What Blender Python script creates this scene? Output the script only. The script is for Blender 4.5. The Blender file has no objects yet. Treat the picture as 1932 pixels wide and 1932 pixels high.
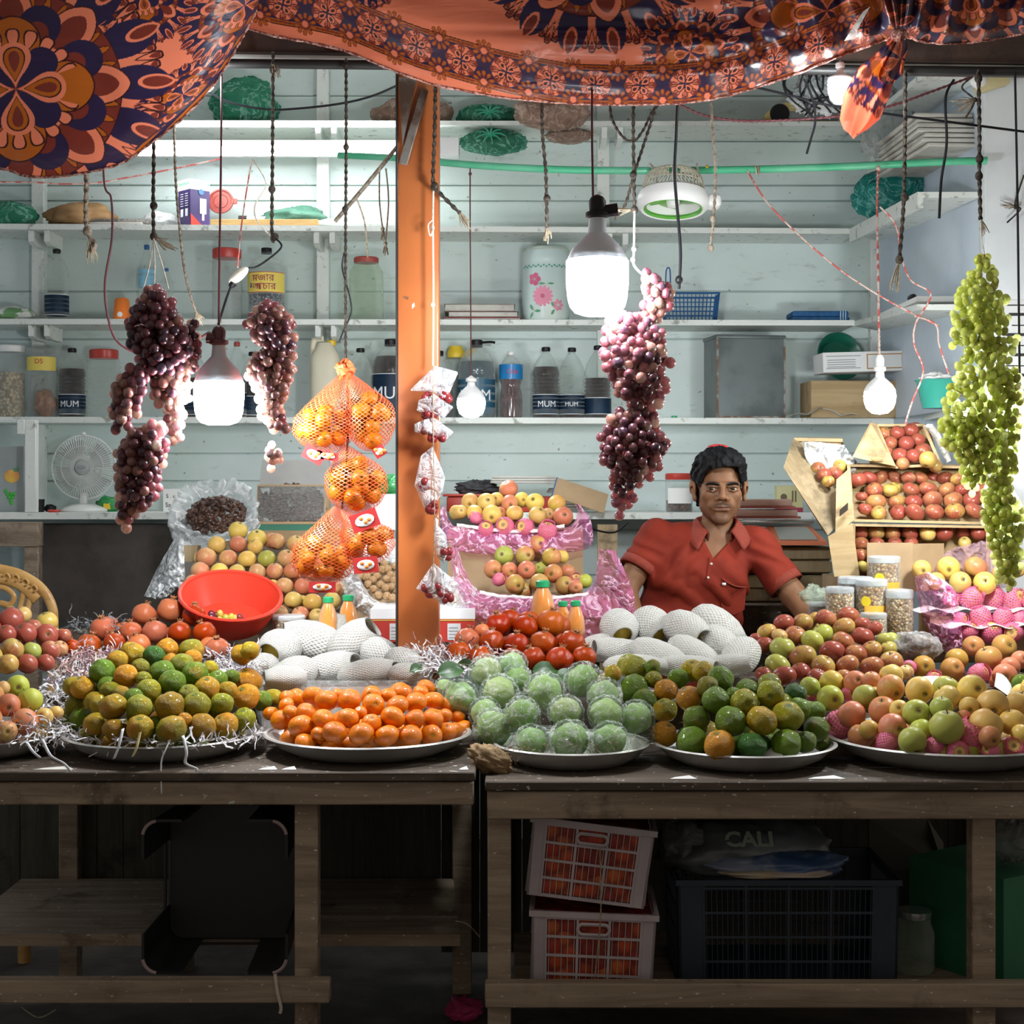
import bpy, bmesh, math, random
import numpy as np
from mathutils import Vector, Matrix, Euler, noise as mnoise
PI = math.pi
RND = random.Random(11)
NPR = np.random.RandomState(5)
SC = bpy.context.scene
COL = SC.collection

# ---------------------------------------------------------------- camera, ambient light, exposure
cam_d = bpy.data.cameras.new('camera')
cam = bpy.data.objects.new('camera', cam_d)
COL.objects.link(cam)
cam.location = (0, 0, 1.5)
cam.rotation_euler = (PI / 2, 0, 0)
cam_d.sensor_width = 36
cam_d.lens = 55.34
cam_d.shift_y = -0.029
cam_d.clip_start = 0.05
SC.camera = cam
world = bpy.data.worlds.new('street_night')
SC.world = world
world.use_nodes = True
world.node_tree.nodes['Background'].inputs[0].default_value = (1.0, 0.90, 0.78, 1)
world.node_tree.nodes['Background'].inputs[1].default_value = 0.155
SC.view_settings.view_transform = 'Standard'
SC.view_settings.look = 'None'
SC.view_settings.exposure = 0.87
SC.view_settings.gamma = 1.0
SC.view_settings.use_curve_mapping = False
SC.cycles.use_denoising = True
SC.cycles.max_bounces = 6
SC.cycles.transparent_max_bounces = 24
SC.cycles.caustics_reflective = False
SC.cycles.caustics_refractive = False
SC.cycles.sample_clamp_indirect = 4.0
BULB, TUBE = 125.0, 34.0          # radiance of the lamps' own diffusers


def P(px, py, d):
	return Vector(((px - 966) * d / 2970, d, 1.5 - (py - 910) * d / 2970))


def PX(px, d):
	return (px - 966) * d / 2970


def PZ(py, d):
	return 1.5 - (py - 910) * d / 2970


# ---------------------------------------------------------------- materials
def _tree(name):
	m = bpy.data.materials.new(name)
	m.use_nodes = True
	nt = m.node_tree
	nt.nodes.clear()
	out = nt.nodes.new('ShaderNodeOutputMaterial')
	return m, nt, out


class NB:
	"""small node builder"""

	def __init__(s, nt):
		s.nt = nt

	def n(s, t, **kw):
		x = s.nt.nodes.new('ShaderNode' + t)
		for k, v in kw.items():
			setattr(x, k, v)
		return x

	def put(s, sock, v):
		if hasattr(v, 'is_linked') or hasattr(v, 'links'):
			s.nt.links.new(v, sock)
		else:
			if isinstance(v, (tuple, list)) and len(v) == 3 and sock.type == 'RGBA':
				v = (*v, 1)
			sock.default_value = v

	def math(s, op, a, b=0.0, c=None):
		x = s.n('Math', operation=op)
		s.put(x.inputs[0], a)
		s.put(x.inputs[1], b)
		if c is not None:
			s.put(x.inputs[2], c)
		return x.outputs[0]

	def ramp(s, v, lo, hi, a=0.0, b=1.0):
		x = s.n('MapRange', interpolation_type='SMOOTHSTEP')
		for i, q in enumerate((v, lo, hi, a, b)):
			s.put(x.inputs[i], q)
		return x.outputs[0]

	def mix(s, f, a, b):
		x = s.n('Mix', data_type='RGBA')
		s.put(x.inputs[0], f)
		s.put(x.inputs[6], a)
		s.put(x.inputs[7], b)
		return x.outputs[2]

	def coord(s, kind='Object', scale=None, rnd=0.0):
		tc = s.n('TexCoord').outputs[kind]
		if rnd:
			oi = s.n('ObjectInfo').outputs['Random']
			a = s.n('VectorMath', operation='ADD')
			s.put(a.inputs[0], tc)
			cm = s.n('CombineXYZ')
			s.put(cm.inputs[0], s.math('MULTIPLY', oi, rnd))
			s.put(cm.inputs[1], s.math('MULTIPLY', oi, rnd * 1.7))
			s.put(cm.inputs[2], s.math('MULTIPLY', oi, rnd * 2.3))
			s.put(a.inputs[1], cm.outputs[0])
			tc = a.outputs[0]
		if scale is not None:
			mp = s.n('Mapping')
			s.put(mp.inputs[0], tc)
			mp.inputs[3].default_value = scale if isinstance(scale, (tuple, list)) else (scale,) * 3
			tc = mp.outputs[0]
		return tc

	def noise(s, co, scale=5.0, detail=3.0, rough=.55, dist=0.0):
		x = s.n('TexNoise')
		s.put(x.inputs['Vector'], co)
		x.inputs['Scale'].default_value = scale
		x.inputs['Detail'].default_value = detail
		x.inputs['Roughness'].default_value = rough
		x.inputs['Distortion'].default_value = dist
		return x.outputs[0]

	def bump(s, h, strength=.3, dist=.01):
		x = s.n('Bump')
		x.inputs['Strength'].default_value = strength
		x.inputs['Distance'].default_value = dist
		s.put(x.inputs['Height'], h)
		return x.outputs[0]

	def bsdf(s, col, rough=.5, **kw):
		x = s.n('BsdfPrincipled')
		s.put(x.inputs['Base Color'], col)
		s.put(x.inputs['Roughness'], rough)
		for k, v in kw.items():
			s.put(x.inputs[{'metal': 'Metallic', 'sss': 'Subsurface Weight', 'ssr': 'Subsurface Radius', 'sss_s': 'Subsurface Scale',
							'spec': 'Specular IOR Level', 'coat': 'Coat Weight', 'trans': 'Transmission Weight', 'sheen': 'Sheen Weight',
							'normal': 'Normal', 'alpha': 'Alpha', 'em': 'Emission Strength', 'emc': 'Emission Color', 'coatr': 'Coat Roughness'}[k]], v)
		return x


_MC = {}


def mat(name, col, rough=.5, col2=None, ns=6.0, nr=(.4, .65), bump=0.0, bs=40.0, aniso=None, det=4.0, coords='Object', **kw):
	"""plain procedural material: noise between col and col2, optional noise bump"""
	if name in _MC:
		return _MC[name]
	m, nt, out = _tree(name)
	b = NB(nt)
	co = b.coord(coords, aniso)
	c = col
	if col == 'obj':
		c = b.n('ObjectInfo').outputs['Color']
	if col2 is not None:
		c = b.mix(b.ramp(b.noise(co, ns, det), *nr), c, col2)
	if bump:
		kw['normal'] = b.bump(b.noise(co, bs, 4), bump, .01)
	s = b.bsdf(c, rough, **kw)
	nt.links.new(s.outputs[0], out.inputs[0])
	_MC[name] = m
	return m


def emit(name, col, strength):
	m, nt, out = _tree(name)
	e = NB(nt).n('Emission')
	e.inputs[0].default_value = (*col, 1)
	e.inputs[1].default_value = strength
	nt.links.new(e.outputs[0], out.inputs[0])
	return m


def film(name, tint, col, fac=.3, edge=.3, rough=.15, wr=30.0, wstr=.5, spec=.5, ridge=0.0, rs=5.0, glint_col=None):
	"""thin see-through plastic: tinted transparency mixed with a glossy sheet, with highlights painted along its crinkles"""
	if name in _MC:
		return _MC[name]
	m, nt, out = _tree(name)
	b = NB(nt)
	co = b.coord('Object', rnd=7.0)
	n1 = b.noise(co, wr, 4, .6, 1.5)
	tr = b.n('BsdfTransparent')
	b.put(tr.inputs[0], tint)
	lw = b.n('LayerWeight')
	lw.inputs[0].default_value = .35
	f = b.math('ADD', b.math('MULTIPLY', lw.outputs[1], edge), b.math('MULTIPLY', n1, fac * 2))
	c, h = col, n1
	if ridge:
		n2 = b.math('ABSOLUTE', b.math('SUBTRACT', b.noise(co, rs, 3, .55, 2.0), .5))
		rd = b.ramp(n2, .0, .055, 1, 0)
		f = b.math('ADD', f, b.math('MULTIPLY', rd, ridge))
		h = b.math('ADD', b.math('MULTIPLY', n1, .4), b.math('MULTIPLY', n2, 2.0))
		if glint_col:
			c = b.mix(rd, col, glint_col)  # crinkle highlights painted in as a paler sheet colour
	s = b.bsdf(c, rough, normal=b.bump(h, wstr, .02), spec=spec)
	f = b.math('MINIMUM', f, .96)
	mx = b.n('MixShader')
	b.put(mx.inputs[0], f)
	nt.links.new(tr.outputs[0], mx.inputs[1])
	nt.links.new(s.outputs[0], mx.inputs[2])
	nt.links.new(mx.outputs[0], out.inputs[0])
	_MC[name] = m
	return m


def netmat(name, col, nu, nv, w=.16, rough=.5, hole=None, bumpy=0.0, **kw):
	"""diamond net over the UVs; the gaps are holes (or hole = (colour) for a closed sheet)"""
	if name in _MC:
		return _MC[name]
	m, nt, out = _tree(name)
	b = NB(nt)
	uv = b.n('SeparateXYZ')
	b.put(uv.inputs[0], b.coord('UV'))
	u = b.math('MULTIPLY', uv.outputs[0], nu)
	v = b.math('MULTIPLY', uv.outputs[1], nv)
	d = []
	for q in (b.math('ADD', u, v), b.math('SUBTRACT', u, v)):
		d.append(b.math('ABSOLUTE', b.math('SUBTRACT', b.math('FRACT', q), .5)))
	line = b.math('MAXIMUM', d[0], d[1])
	mask = b.math('GREATER_THAN', line, .5 - w)
	s = b.bsdf(col, rough, **kw)
	if bumpy:
		b.put(s.inputs['Normal'], b.bump(b.ramp(line, .2, .5), bumpy, .01))
	tr = b.n('BsdfTransparent')
	mx = b.n('MixShader')
	b.put(mx.inputs[0], mask)
	nt.links.new(tr.outputs[0], mx.inputs[1])
	nt.links.new(s.outputs[0], mx.inputs[2])
	nt.links.new(mx.outputs[0], out.inputs[0])
	_MC[name] = m
	return m


def attrmat(name, attr='Col', rough=.5, **kw):
	m, nt, out = _tree(name)
	b = NB(nt)
	a = b.n('Attribute', attribute_name=attr)
	s = b.bsdf(a.outputs[0], rough, **kw)
	nt.links.new(s.outputs[0], out.inputs[0])
	return m


def wood(name, c1, c2, rough=.75, axis=0, sc=1.0, marks=0.0, bump=.25):
	m, nt, out = _tree(name)
	b = NB(nt)
	st = [14 * sc] * 3
	st[axis] = 1.1 * sc
	co = b.coord('Object', tuple(st), rnd=3.0)
	n1 = b.noise(co, 2.2, 6, .65, .6)
	c = b.mix(b.ramp(n1, .3, .7), c1, c2)
	n2 = b.noise(b.coord('Object', rnd=3.0), 5.0 * sc, 5, .7)
	c = b.mix(b.ramp(n2, .52, .72), c, tuple(q * .45 for q in c1))
	if marks:
		n3 = b.noise(b.coord('Object', (9, 9, 20), rnd=5.0), 6, 2)
		c = b.mix(b.ramp(n3, .72 - marks * .06, .74), c, (.55, .55, .52))
	s = b.bsdf(c, rough, normal=b.bump(n1, bump, .006))
	nt.links.new(s.outputs[0], out.inputs[0])
	return m


# ---------------------------------------------------------------- geometry: (verts Nx3, faces, uv Nx2 or None)
def join(*gs):
	V, Fc, U, k = [], [], [], 0
	for v, f, u in gs:
		v = np.asarray(v, float)
		V.append(v)
		Fc += [tuple(i + k for i in q) for q in f]
		U.append(np.zeros((len(v), 2)) if u is None else np.asarray(u, float))
		k += len(v)
	return np.concatenate(V), Fc, np.concatenate(U)


def tf(g, M):
	v = np.asarray(g[0], float)
	M = np.array(M)
	return v @ M[:3, :3].T + M[:3, 3], g[1], g[2]


def mv(g, x=0, y=0, z=0, rz=0, rx=0, ry=0, s=1):
	M = Matrix.Translation((x, y, z)) @ Euler((rx, ry, rz)).to_matrix().to_4x4()
	if s != 1:
		M = M @ Matrix.Diagonal((*((s,) * 3 if not isinstance(s, (tuple, list)) else s), 1))
	return tf(g, M)


def box(x0, y0, z0, x1, y1, z1, bev=0.0, seg=2):
	bm = bmesh.new()
	bmesh.ops.create_cube(bm, size=1)
	for v in bm.verts:
		v.co = Vector((x0 + (v.co.x + .5) * (x1 - x0), y0 + (v.co.y + .5) * (y1 - y0), z0 + (v.co.z + .5) * (z1 - z0)))
	if bev:
		bmesh.ops.bevel(bm, geom=bm.edges[:], offset=bev, segments=seg, profile=.5, affect='EDGES')
	bm.verts.index_update()
	V = np.array([v.co[:] for v in bm.verts])
	Fc = [tuple(v.index for v in f.verts) for f in bm.faces]
	bm.free()
	return V, Fc, None


def grid(X, Y, Z, closed=False):
	"""X, Y, Z arrays (nv, nu); closed joins the last column to the first"""
	nv, nu = X.shape
	V = np.stack([X.ravel(), Y.ravel(), Z.ravel()], 1)
	U = np.stack(np.meshgrid(np.linspace(0, 1, nu), np.linspace(0, 1, nv)), -1).reshape(-1, 2)
	Fc = []
	m = nu if closed else nu - 1
	for j in range(nv - 1):
		for i in range(m):
			a, c = j * nu + i, j * nu + (i + 1) % nu
			Fc.append((a, c, c + nu, a + nu))
	return V, Fc, U


def lathe(prof, seg=24, cap=True, f=None, ang0=0.0):
	"""profile of (radius, z) from bottom to top; f(theta, k) scales the radius"""
	pr = np.array(prof, float)
	th = ang0 + np.linspace(0, 2 * PI, seg + 1)
	r = pr[:, 0][:, None] * np.ones_like(th)[None]
	if f is not None:
		r = r * f(th[None, :], np.arange(len(pr))[:, None] / (len(pr) - 1.0))
	X, Y = r * np.cos(th), r * np.sin(th)
	Z = pr[:, 1][:, None] * np.ones_like(th)[None]
	V, Fc, U = grid(X, Y, Z)
	if cap:
		n = seg + 1
		if pr[0, 0] > 1e-6:
			Fc.append(tuple(range(seg - 1, -1, -1)))
		if pr[-1, 0] > 1e-6:
			k = (len(pr) - 1) * n
			Fc.append(tuple(range(k, k + seg)))
	return V, Fc, U


def ball(r=1.0, nu=16, nv=10, sx=1, sy=1, sz=1):
	pr = [(max(r * math.sin(PI * k / nv), 1e-5), -r * math.cos(PI * k / nv)) for k in range(nv + 1)]
	v, f, u = lathe(pr, nu, cap=False)
	return v * np.array([sx, sy, sz]), f, u


def smoothpath(pts, n=6):
	"""Catmull-Rom through pts"""
	p = [Vector(q) for q in pts]
	if len(p) < 3:
		return [p[0].lerp(p[-1], k / n) for k in range(n + 1)]
	out = []
	for i in range(len(p) - 1):
		a, b_, c, d = p[max(i - 1, 0)], p[i], p[i + 1], p[min(i + 2, len(p) - 1)]
		for k in range(n):
			t = k / n
			out.append(.5 * ((2 * b_) + (c - a) * t + (2 * a - 5 * b_ + 4 * c - d) * t * t + (3 * b_ - a - 3 * c + d) * t ** 3))
	return out + [p[-1]]


def tube(pts, r, seg=8, lobes=0, pitch=.02, lamp=.3, flat=1.0):
	"""pts list of vectors; r number or list; lobes > 0 makes a twisted rope"""
	pts = [Vector(p) for p in pts]
	n = len(pts)
	rr = [r] * n if not isinstance(r, (list, tuple, np.ndarray)) else list(r)
	T = [(pts[min(i + 1, n - 1)] - pts[max(i - 1, 0)]).normalized() for i in range(n)]
	ref = Vector((0, 1, 0)) if abs(T[0].y) < .9 else Vector((1, 0, 0))
	N = (ref - T[0] * ref.dot(T[0])).normalized()
	V, U, L = [], [], 0.0
	for i in range(n):
		if i:
			L += (pts[i] - pts[i - 1]).length
			N = (N - T[i] * N.dot(T[i])).normalized()
		B = T[i].cross(N)
		for k in range(seg):
			a = 2 * PI * k / seg
			q = rr[i]
			if lobes:
				q *= 1 + lamp * math.cos(lobes * (a - 2 * PI * L / pitch / lobes))
			V.append(pts[i] + N * (q * math.cos(a) * flat) + B * (q * math.sin(a)))
			U.append((k / seg, L))
	Fc = []
	for i in range(n - 1):
		for k in range(seg):
			a, c = i * seg + k, i * seg + (k + 1) % seg
			Fc.append((a, c, c + seg, a + seg))
	Fc.append(tuple(range(seg - 1, -1, -1)))
	Fc.append(tuple(range((n - 1) * seg, n * seg)))
	return np.array([v[:] for v in V]), Fc, np.array(U)


def resample(pts, step):
	out, acc = [pts[0]], 0.0
	for a, b_ in zip(pts, pts[1:]):
		L = (b_ - a).length
		k = max(1, int(round(L / step)))
		out += [a.lerp(b_, (i + 1) / k) for i in range(k)]
	return out


def prism(poly, y0, y1):
	"""polygon of (x, z) extruded along y"""
	n = len(poly)
	V = [(x, y0, z) for x, z in poly] + [(x, y1, z) for x, z in poly]
	Fc = [tuple(range(n - 1, -1, -1)), tuple(range(n, 2 * n))] + [(i, (i + 1) % n, n + (i + 1) % n, n + i) for i in range(n)]
	return np.array(V, float), Fc, None


def hexa(c8):
	"""box from eight corners: bottom four counter-clockwise, then top four"""
	return np.array([tuple(v) for v in c8], float), [(3, 2, 1, 0), (4, 5, 6, 7), (0, 1, 5, 4), (1, 2, 6, 5), (2, 3, 7, 6), (3, 0, 4, 7)], None


# ---------------------------------------------------------------- objects
def mk(g, name='m', smooth=True, attrs=None):
	V, Fc, U = g
	V = np.asarray(V, float)
	me = bpy.data.meshes.new(name)
	me.from_pydata(V.tolist(), [], Fc)
	if U is not None:
		li = np.zeros(len(me.loops), np.int32)
		me.loops.foreach_get('vertex_index', li)
		ul = me.uv_layers.new(name='uv')
		ul.data.foreach_set('uv', np.asarray(U, np.float32)[li].ravel())
	if attrs is not None:
		at = me.color_attributes.new('Col', 'FLOAT_COLOR', 'POINT')
		at.data.foreach_set('color', np.asarray(attrs, np.float32).ravel())
	if smooth is True:
		me.polygons.foreach_set('use_smooth', [True] * len(me.polygons))
	elif smooth:
		me.polygons.foreach_set('use_smooth', [True] * len(me.polygons))
		me.set_sharp_from_angle(angle=math.radians(smooth))
	me.update()
	return me


def ob(name, g, m, parent=None, loc=None, smooth=40, attrs=None, rot=None, scale=None):
	me = g if isinstance(g, bpy.types.Mesh) else mk(g, name, smooth, attrs)
	if m is not None and not me.materials:
		me.materials.append(m)
	o = bpy.data.objects.new(name, me)
	COL.objects.link(o)
	if parent is not None:
		o.parent = parent
	if loc is not None:
		o.location = loc
	if rot is not None:
		o.rotation_euler = rot
	if scale is not None:
		o.scale = (scale,) * 3 if not isinstance(scale, (tuple, list)) else scale
	return o


def tag(o, label, cat, group=None, kind=None):
	o['label'] = label
	o['category'] = cat
	if group:
		o['group'] = group
	if kind:
		o['kind'] = kind
	return o


def thing(name, label, cat, loc=(0, 0, 0), rz=0, group=None, rot=None):
	o = bpy.data.objects.new(name, None)
	o.empty_display_size = .05
	COL.objects.link(o)
	o.location = loc
	o.rotation_euler = rot if rot is not None else (0, 0, rz)
	return tag(o, label, cat, group)


def struct(name, g, m, smooth=40):
	o = ob(name, g, m, smooth=smooth)
	o['kind'] = 'structure'
	return o


def stuff(o):
	o['kind'] = 'stuff'
	return o


def dup(o, parent=None):
	"""copy a thing with its parts and sub-parts"""
	c = o.copy()
	COL.objects.link(c)
	if parent is not None:
		c.parent = parent
	for ch in o.children:
		dup(ch, c)
	return c


def text_geo(s, size=.03, bold=0.0, depth=.0004):
	cu = bpy.data.curves.new('lettering', 'FONT')
	cu.body = s
	cu.size = size
	cu.align_x = 'CENTER'
	cu.align_y = 'CENTER'
	cu.offset = bold
	cu.extrude = depth
	cu.resolution_u = 3
	o = bpy.data.objects.new('lettering', cu)
	COL.objects.link(o)
	dg = bpy.context.evaluated_depsgraph_get()
	me = bpy.data.meshes.new_from_object(o.evaluated_get(dg))
	V = np.array([v.co[:] for v in me.vertices]) if len(me.vertices) else np.zeros((0, 3))
	Fc = [tuple(p.vertices) for p in me.polygons]
	bpy.data.objects.remove(o)
	bpy.data.curves.remove(cu)
	bpy.data.meshes.remove(me)
	return (np.stack([V[:, 0], -V[:, 2], V[:, 1]], 1), Fc, None)      # upright, facing -y


def wrap(g, r, z=0.0, a0=-PI / 2):
	"""bend an upright flat shape (x along, z up) round a vertical cylinder of radius r, centred on angle a0"""
	V = np.asarray(g[0], float)
	a = a0 + V[:, 0] / r
	q = r - V[:, 1]
	return np.stack([q * np.cos(a), q * np.sin(a), V[:, 2] + z], 1), g[1], g[2]


def band(r, z0, z1, a0, a1, n=24):
	a = np.linspace(a0, a1, n + 1)
	X = np.stack([r * np.cos(a)] * 2)
	Y = np.stack([r * np.sin(a)] * 2)
	Z = np.stack([np.full(n + 1, z0), np.full(n + 1, z1)])
	return grid(X, Y, Z)


ORD = ['first', 'second', 'third', 'fourth', 'fifth', 'sixth', 'seventh', 'eighth', 'ninth', 'tenth', 'eleventh', 'twelfth', 'thirteenth', 'fourteenth', 'fifteenth', 'sixteenth']


def row_labels(items, place, gap=.85):
	"""items: dicts with px, py, r, noun -> unique label by row and order"""
	rows, cur = [], []
	for it in sorted(items, key=lambda q: -q['py']):
		if cur and cur[0]['py'] - it['py'] > gap * it['r'] * 1.6:
			rows.append(cur)
			cur = []
		cur.append(it)
	rows.append(cur)
	for k, row in enumerate(rows):
		row.sort(key=lambda q: q['px'])
		rn = 'bottom row' if k == 0 else ('top row' if k == len(rows) - 1 else ORD[k] + ' row up')
		for i, it in enumerate(row):
			if len(row) == 1:
				w = 'alone in the ' + rn
			elif i == len(row) - 1:
				w = 'rightmost in ' + rn
			elif i == 0:
				w = 'leftmost in ' + rn
			else:
				w = ORD[i] + ' from left in ' + rn
			it['label'] = f"{it['noun']}, {w}, {place}"
# ================================================================ the setting
PAINT, PTREE, POUT = _tree('pale green wall paint')
b = NB(PTREE)
co = b.coord('Object')
n1 = b.noise(co, 1.3, 5, .6)
n2 = b.noise(b.coord('Object', (3, 3, 9)), 3.0, 6, .7)
n3 = b.noise(co, 38, 2)
c = b.mix(b.ramp(n1, .3, .7), (.54, .64, .60), (.66, .76, .75))
c = b.mix(b.ramp(n2, .56, .78), c, (.40, .46, .41))
c = b.mix(b.ramp(n3, .70, .76), c, (.26, .28, .25))
s = b.bsdf(c, .5, normal=b.bump(b.noise(co, 60, 3), .15, .004))
PTREE.links.new(s.outputs[0], POUT.inputs[0])
WHITEWOOD = mat('chipped white shelf paint', (.74, .78, .74), .55, col2=(.34, .35, .31), ns=26, nr=(.58, .72), bump=.2, bs=60)
BLUEWALL = mat('bluish white wall paint', (.62, .70, .78), .55, col2=(.50, .58, .66), ns=2.2, nr=(.35, .7), bump=.1)
PANEL = mat('white painted panel', (.80, .84, .86), .5, col2=(.70, .75, .78), ns=3)
DARKW = wood('dark weathered wood', (.055, .040, .028), (.11, .082, .06), marks=1.0)
GREYW = wood('grey bench wood', (.20, .145, .10), (.36, .28, .20), axis=0, marks=.7)
BLACKW = wood('dirty black boards', (.035, .034, .024), (.075, .07, .05), axis=2)
BROWNP = mat('dark brown board', (.085, .07, .058), .55, col2=(.05, .042, .036), ns=5, bump=.15)
FLOORM = mat('dirty dark floor', (.06, .045, .04), .8, col2=(.11, .085, .07), ns=5, bump=.4, bs=20)
BEAMM = mat('dark brown beam', (.07, .042, .030), .6, col2=(.035, .024, .02), ns=6, bump=.2)

struct('floor', box(-4, -1.0, -.06, 4, 6.8, 0), FLOORM)
struct('ceiling', box(-4, 3.2, 3.42, 4, 6.8, 3.48), mat('dusty ceiling', (.45, .47, .45), .8, col2=(.3, .3, .28)))
WY = 6.6
# plank courses of the back wall, thin gaps between them
edges = [0.0, .45, .8, 1.11, 1.30, 1.505, 1.62, 2.10, 2.30, 2.68, 2.745, 2.93, 3.12, 3.42]
pl = []
for z0, z1 in zip(edges, edges[1:]):
	pl.append(box(-2.7, WY, z0 + .002, 1.62, WY + .03, z1 - .002, .003, 1))
pl.append(box(-2.7, WY + .012, 0, 1.62, WY + .05, 3.42))
struct('wall_back', join(*pl), PAINT)
# right-hand wall, slightly out of square, then the white panel end facing the street
struct('wall_right', hexa([(1.515, 6.62, 0), (1.60, 5.36, 0), (1.68, 5.36, 0), (1.60, 6.62, 0), (1.515, 6.62, 3.42), (1.60, 5.36, 3.42), (1.68, 5.36, 3.42), (1.60, 6.62, 3.42)]), BLUEWALL)
struct('wall_right_end', box(1.592, 5.30, 0, 2.7, 5.36, 3.42, .004), PANEL)
struct('wall_left', box(-2.75, 3.2, 0, -2.7, 6.65, 3.42), BLUEWALL)
# beam across the shop front, its pale strip and the rail that the ropes hang from
def sloped(y0, y1, zl, zr, h):
	return hexa([(-2.7, y0, zl), (2.7, y0, zr), (2.7, y1, zr), (-2.7, y1, zl), (-2.7, y0, zl + h), (2.7, y0, zr + h), (2.7, y1, zr + h), (-2.7, y1, zl + h)])


struct('beam_front', sloped(4.34, 4.5, 2.715, 2.639, .12), BEAMM)
struct('trim_1', sloped(4.36, 4.40, 2.698, 2.622, .015), mat('pale strip paint', (.62, .66, .62), .5))
struct('trim_2', tube([Vector((-2.7, 4.33, 2.672)), Vector((2.7, 4.33, 2.616))], .013, 10), mat('black iron rail', (.02, .02, .02), .5))
# vertical battens on the back wall
for k, (px, z0, z1) in enumerate([(74, 1.4, 3.3), (610, 1.4, 3.3), (1138, 1.9, 3.3), (1652, 1.3, 3.3)]):
	x = PX(px, 6.57)
	struct('trim_%d' % (k + 3), box(x - .026, 6.545, z0, x + .026, 6.6, z1, .003, 1), WHITEWOOD)

# ---------------------------------------------------------------- shelves along the walls: each board with its bracket pairs
SH = {}


def shelf(key, pyl, pyr, x0px, x1px, yf, th, label, brackets, back=6.6):
	z0, z1 = PZ(pyl, yf), PZ(pyr, yf)
	xa, xb = PX(x0px, yf), PX(x1px, yf)
	t = thing('wall_shelf', label, 'shelf', (0, 0, 0), group='white wall shelves')
	ob('board', hexa([(xa, yf, z0 - th), (xb, yf, z1 - th), (xb, back, z1 - th), (xa, back, z0 - th), (xa, yf, z0), (xb, yf, z1), (xb, back, z1), (xa, back, z0)]), WHITEWOOD, t)
	for px in brackets:
		x = PX(px, yf + .03)
		z = z0 + (z1 - z0) * (x - xa) / (xb - xa) - th
		for dx in (-.032, .032):
			ob('bracket', prism([(yf + .025, z - .001), (yf + .025, z - .045), (yf + .06, z - .055), (back - .06, z - .055), (back - .058, z - .001)], -.011, .011), WHITEWOOD, t).matrix_local = \
				Matrix.Translation((x + dx, 0, 0)) @ Matrix(((0, 1, 0, 0), (1, 0, 0, 0), (0, 0, 1, 0), (0, 0, 0, 1)))
	SH[key] = lambda px, z0=z0, z1=z1, xa=xa, xb=xb, d=yf: z0 + (z1 - z0) * (PX(px, d + .1) - xa) / (xb - xa)
	return t


shelf(1, 226, 229, -160, 1612, 6.33, .018, 'topmost white wall shelf carrying net bags and yellow case', [615, 1155])
shelf(2, 421, 431, -160, 1612, 6.33, .022, 'white wall shelf above the bottles, lamp carton standing on it', [74, 612, 1165])
shelf(3, 601, 604, -160, 1612, 6.33, .022, 'white wall shelf with the floral drum and blue basket', [74, 615])
shelf(4, 786, 789, -160, 1762, 6.33, .024, 'white wall shelf with a row of dark syrup bottles', [])
shelf(5, 967, 967, -160, 345, 6.05, .026, 'low white shelf that the table fan stands on', [], 6.6)
shelf(6, 967, 967, 900, 1560, 6.15, .026, 'low white shelf behind the seller under papers and jars', [], 6.6)


def side_shelf(pa, pb, th, fas, label):
	"""shelf on the right wall: front edge from pixel pa at the corner to pb at the wall's end"""
	A, B = P(*pa, 6.33), P(*pb, 5.37)
	t = thing('side_shelf', label, 'shelf', (0, 0, 0), group='shelves on the side wall')
	A2, B2 = Vector((1.535, 6.55, A.z)), Vector((1.592, 5.37, B.z))
	d = Vector((0, 0, th))
	A.x -= .0
	ob('board', hexa([A - d, B - d, B2 - d, A2 - d, A, B, B2, A2]), WHITEWOOD, t)
	if fas:
		f = Vector((0, 0, fas))
		o = Vector((.02, 0, 0))
		ob('fascia', hexa([A - f - o, B - f - o, B - f, A - f, A - o, B - o, B, A]), WHITEWOOD, t)
	return A, B


side_shelf((1612, 432), (1742, 362), .02, .055, 'side wall shelf with teal bag and paper stack on it')
side_shelf((1612, 606), (1730, 574), .02, 0, 'side wall shelf with papers under the teal bag')
side_shelf((1720, 789), (1786, 774), .02, 0, 'side wall shelf low behind the green grapes with teal tray')
side_shelf((1612, 240), (1735, 140), .02, 0, 'topmost side wall shelf under the ceiling')
# upright board between shelf and counter at the far left, beam and leg below it
t = thing('shelf_upright', 'white chipped upright board between fan and peach sticker panel', 'board', (PX(57, 6.06), 6.06, 1.385))
ob('board', box(-.021, 0, 0, .021, .04, .355, .002, 1), WHITEWOOD, t)
ob('packing_block', box(-.05, -.004, .30, -.021, .03, .355, .002, 1), WHITEWOOD, t)
t = thing('counter_stand', 'grey wooden counter frame under the low shelf by the chair', 'stand', (PX(36, 6.0), 6.0, 0))
ob('beam', box(-.30, -.01, 1.255, .075, .06, 1.348, .003, 1), GREYW, t)
ob('post', box(.018, 0, 0, .073, .055, 1.255, .003, 1), GREYW, t)
t = thing('plank_partition', 'dark brown board closing the counter below the table fan', 'partition', (PX(220, 6.2), 6.2, 0))
ob('board', box(-.31, 0, .93, .36, .02, 1.338, .002, 1), BROWNP, t)
ob('base_plank', box(-.27, -.02, .86, .36, .03, .925, .003, 1), GREYW, t)

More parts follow.
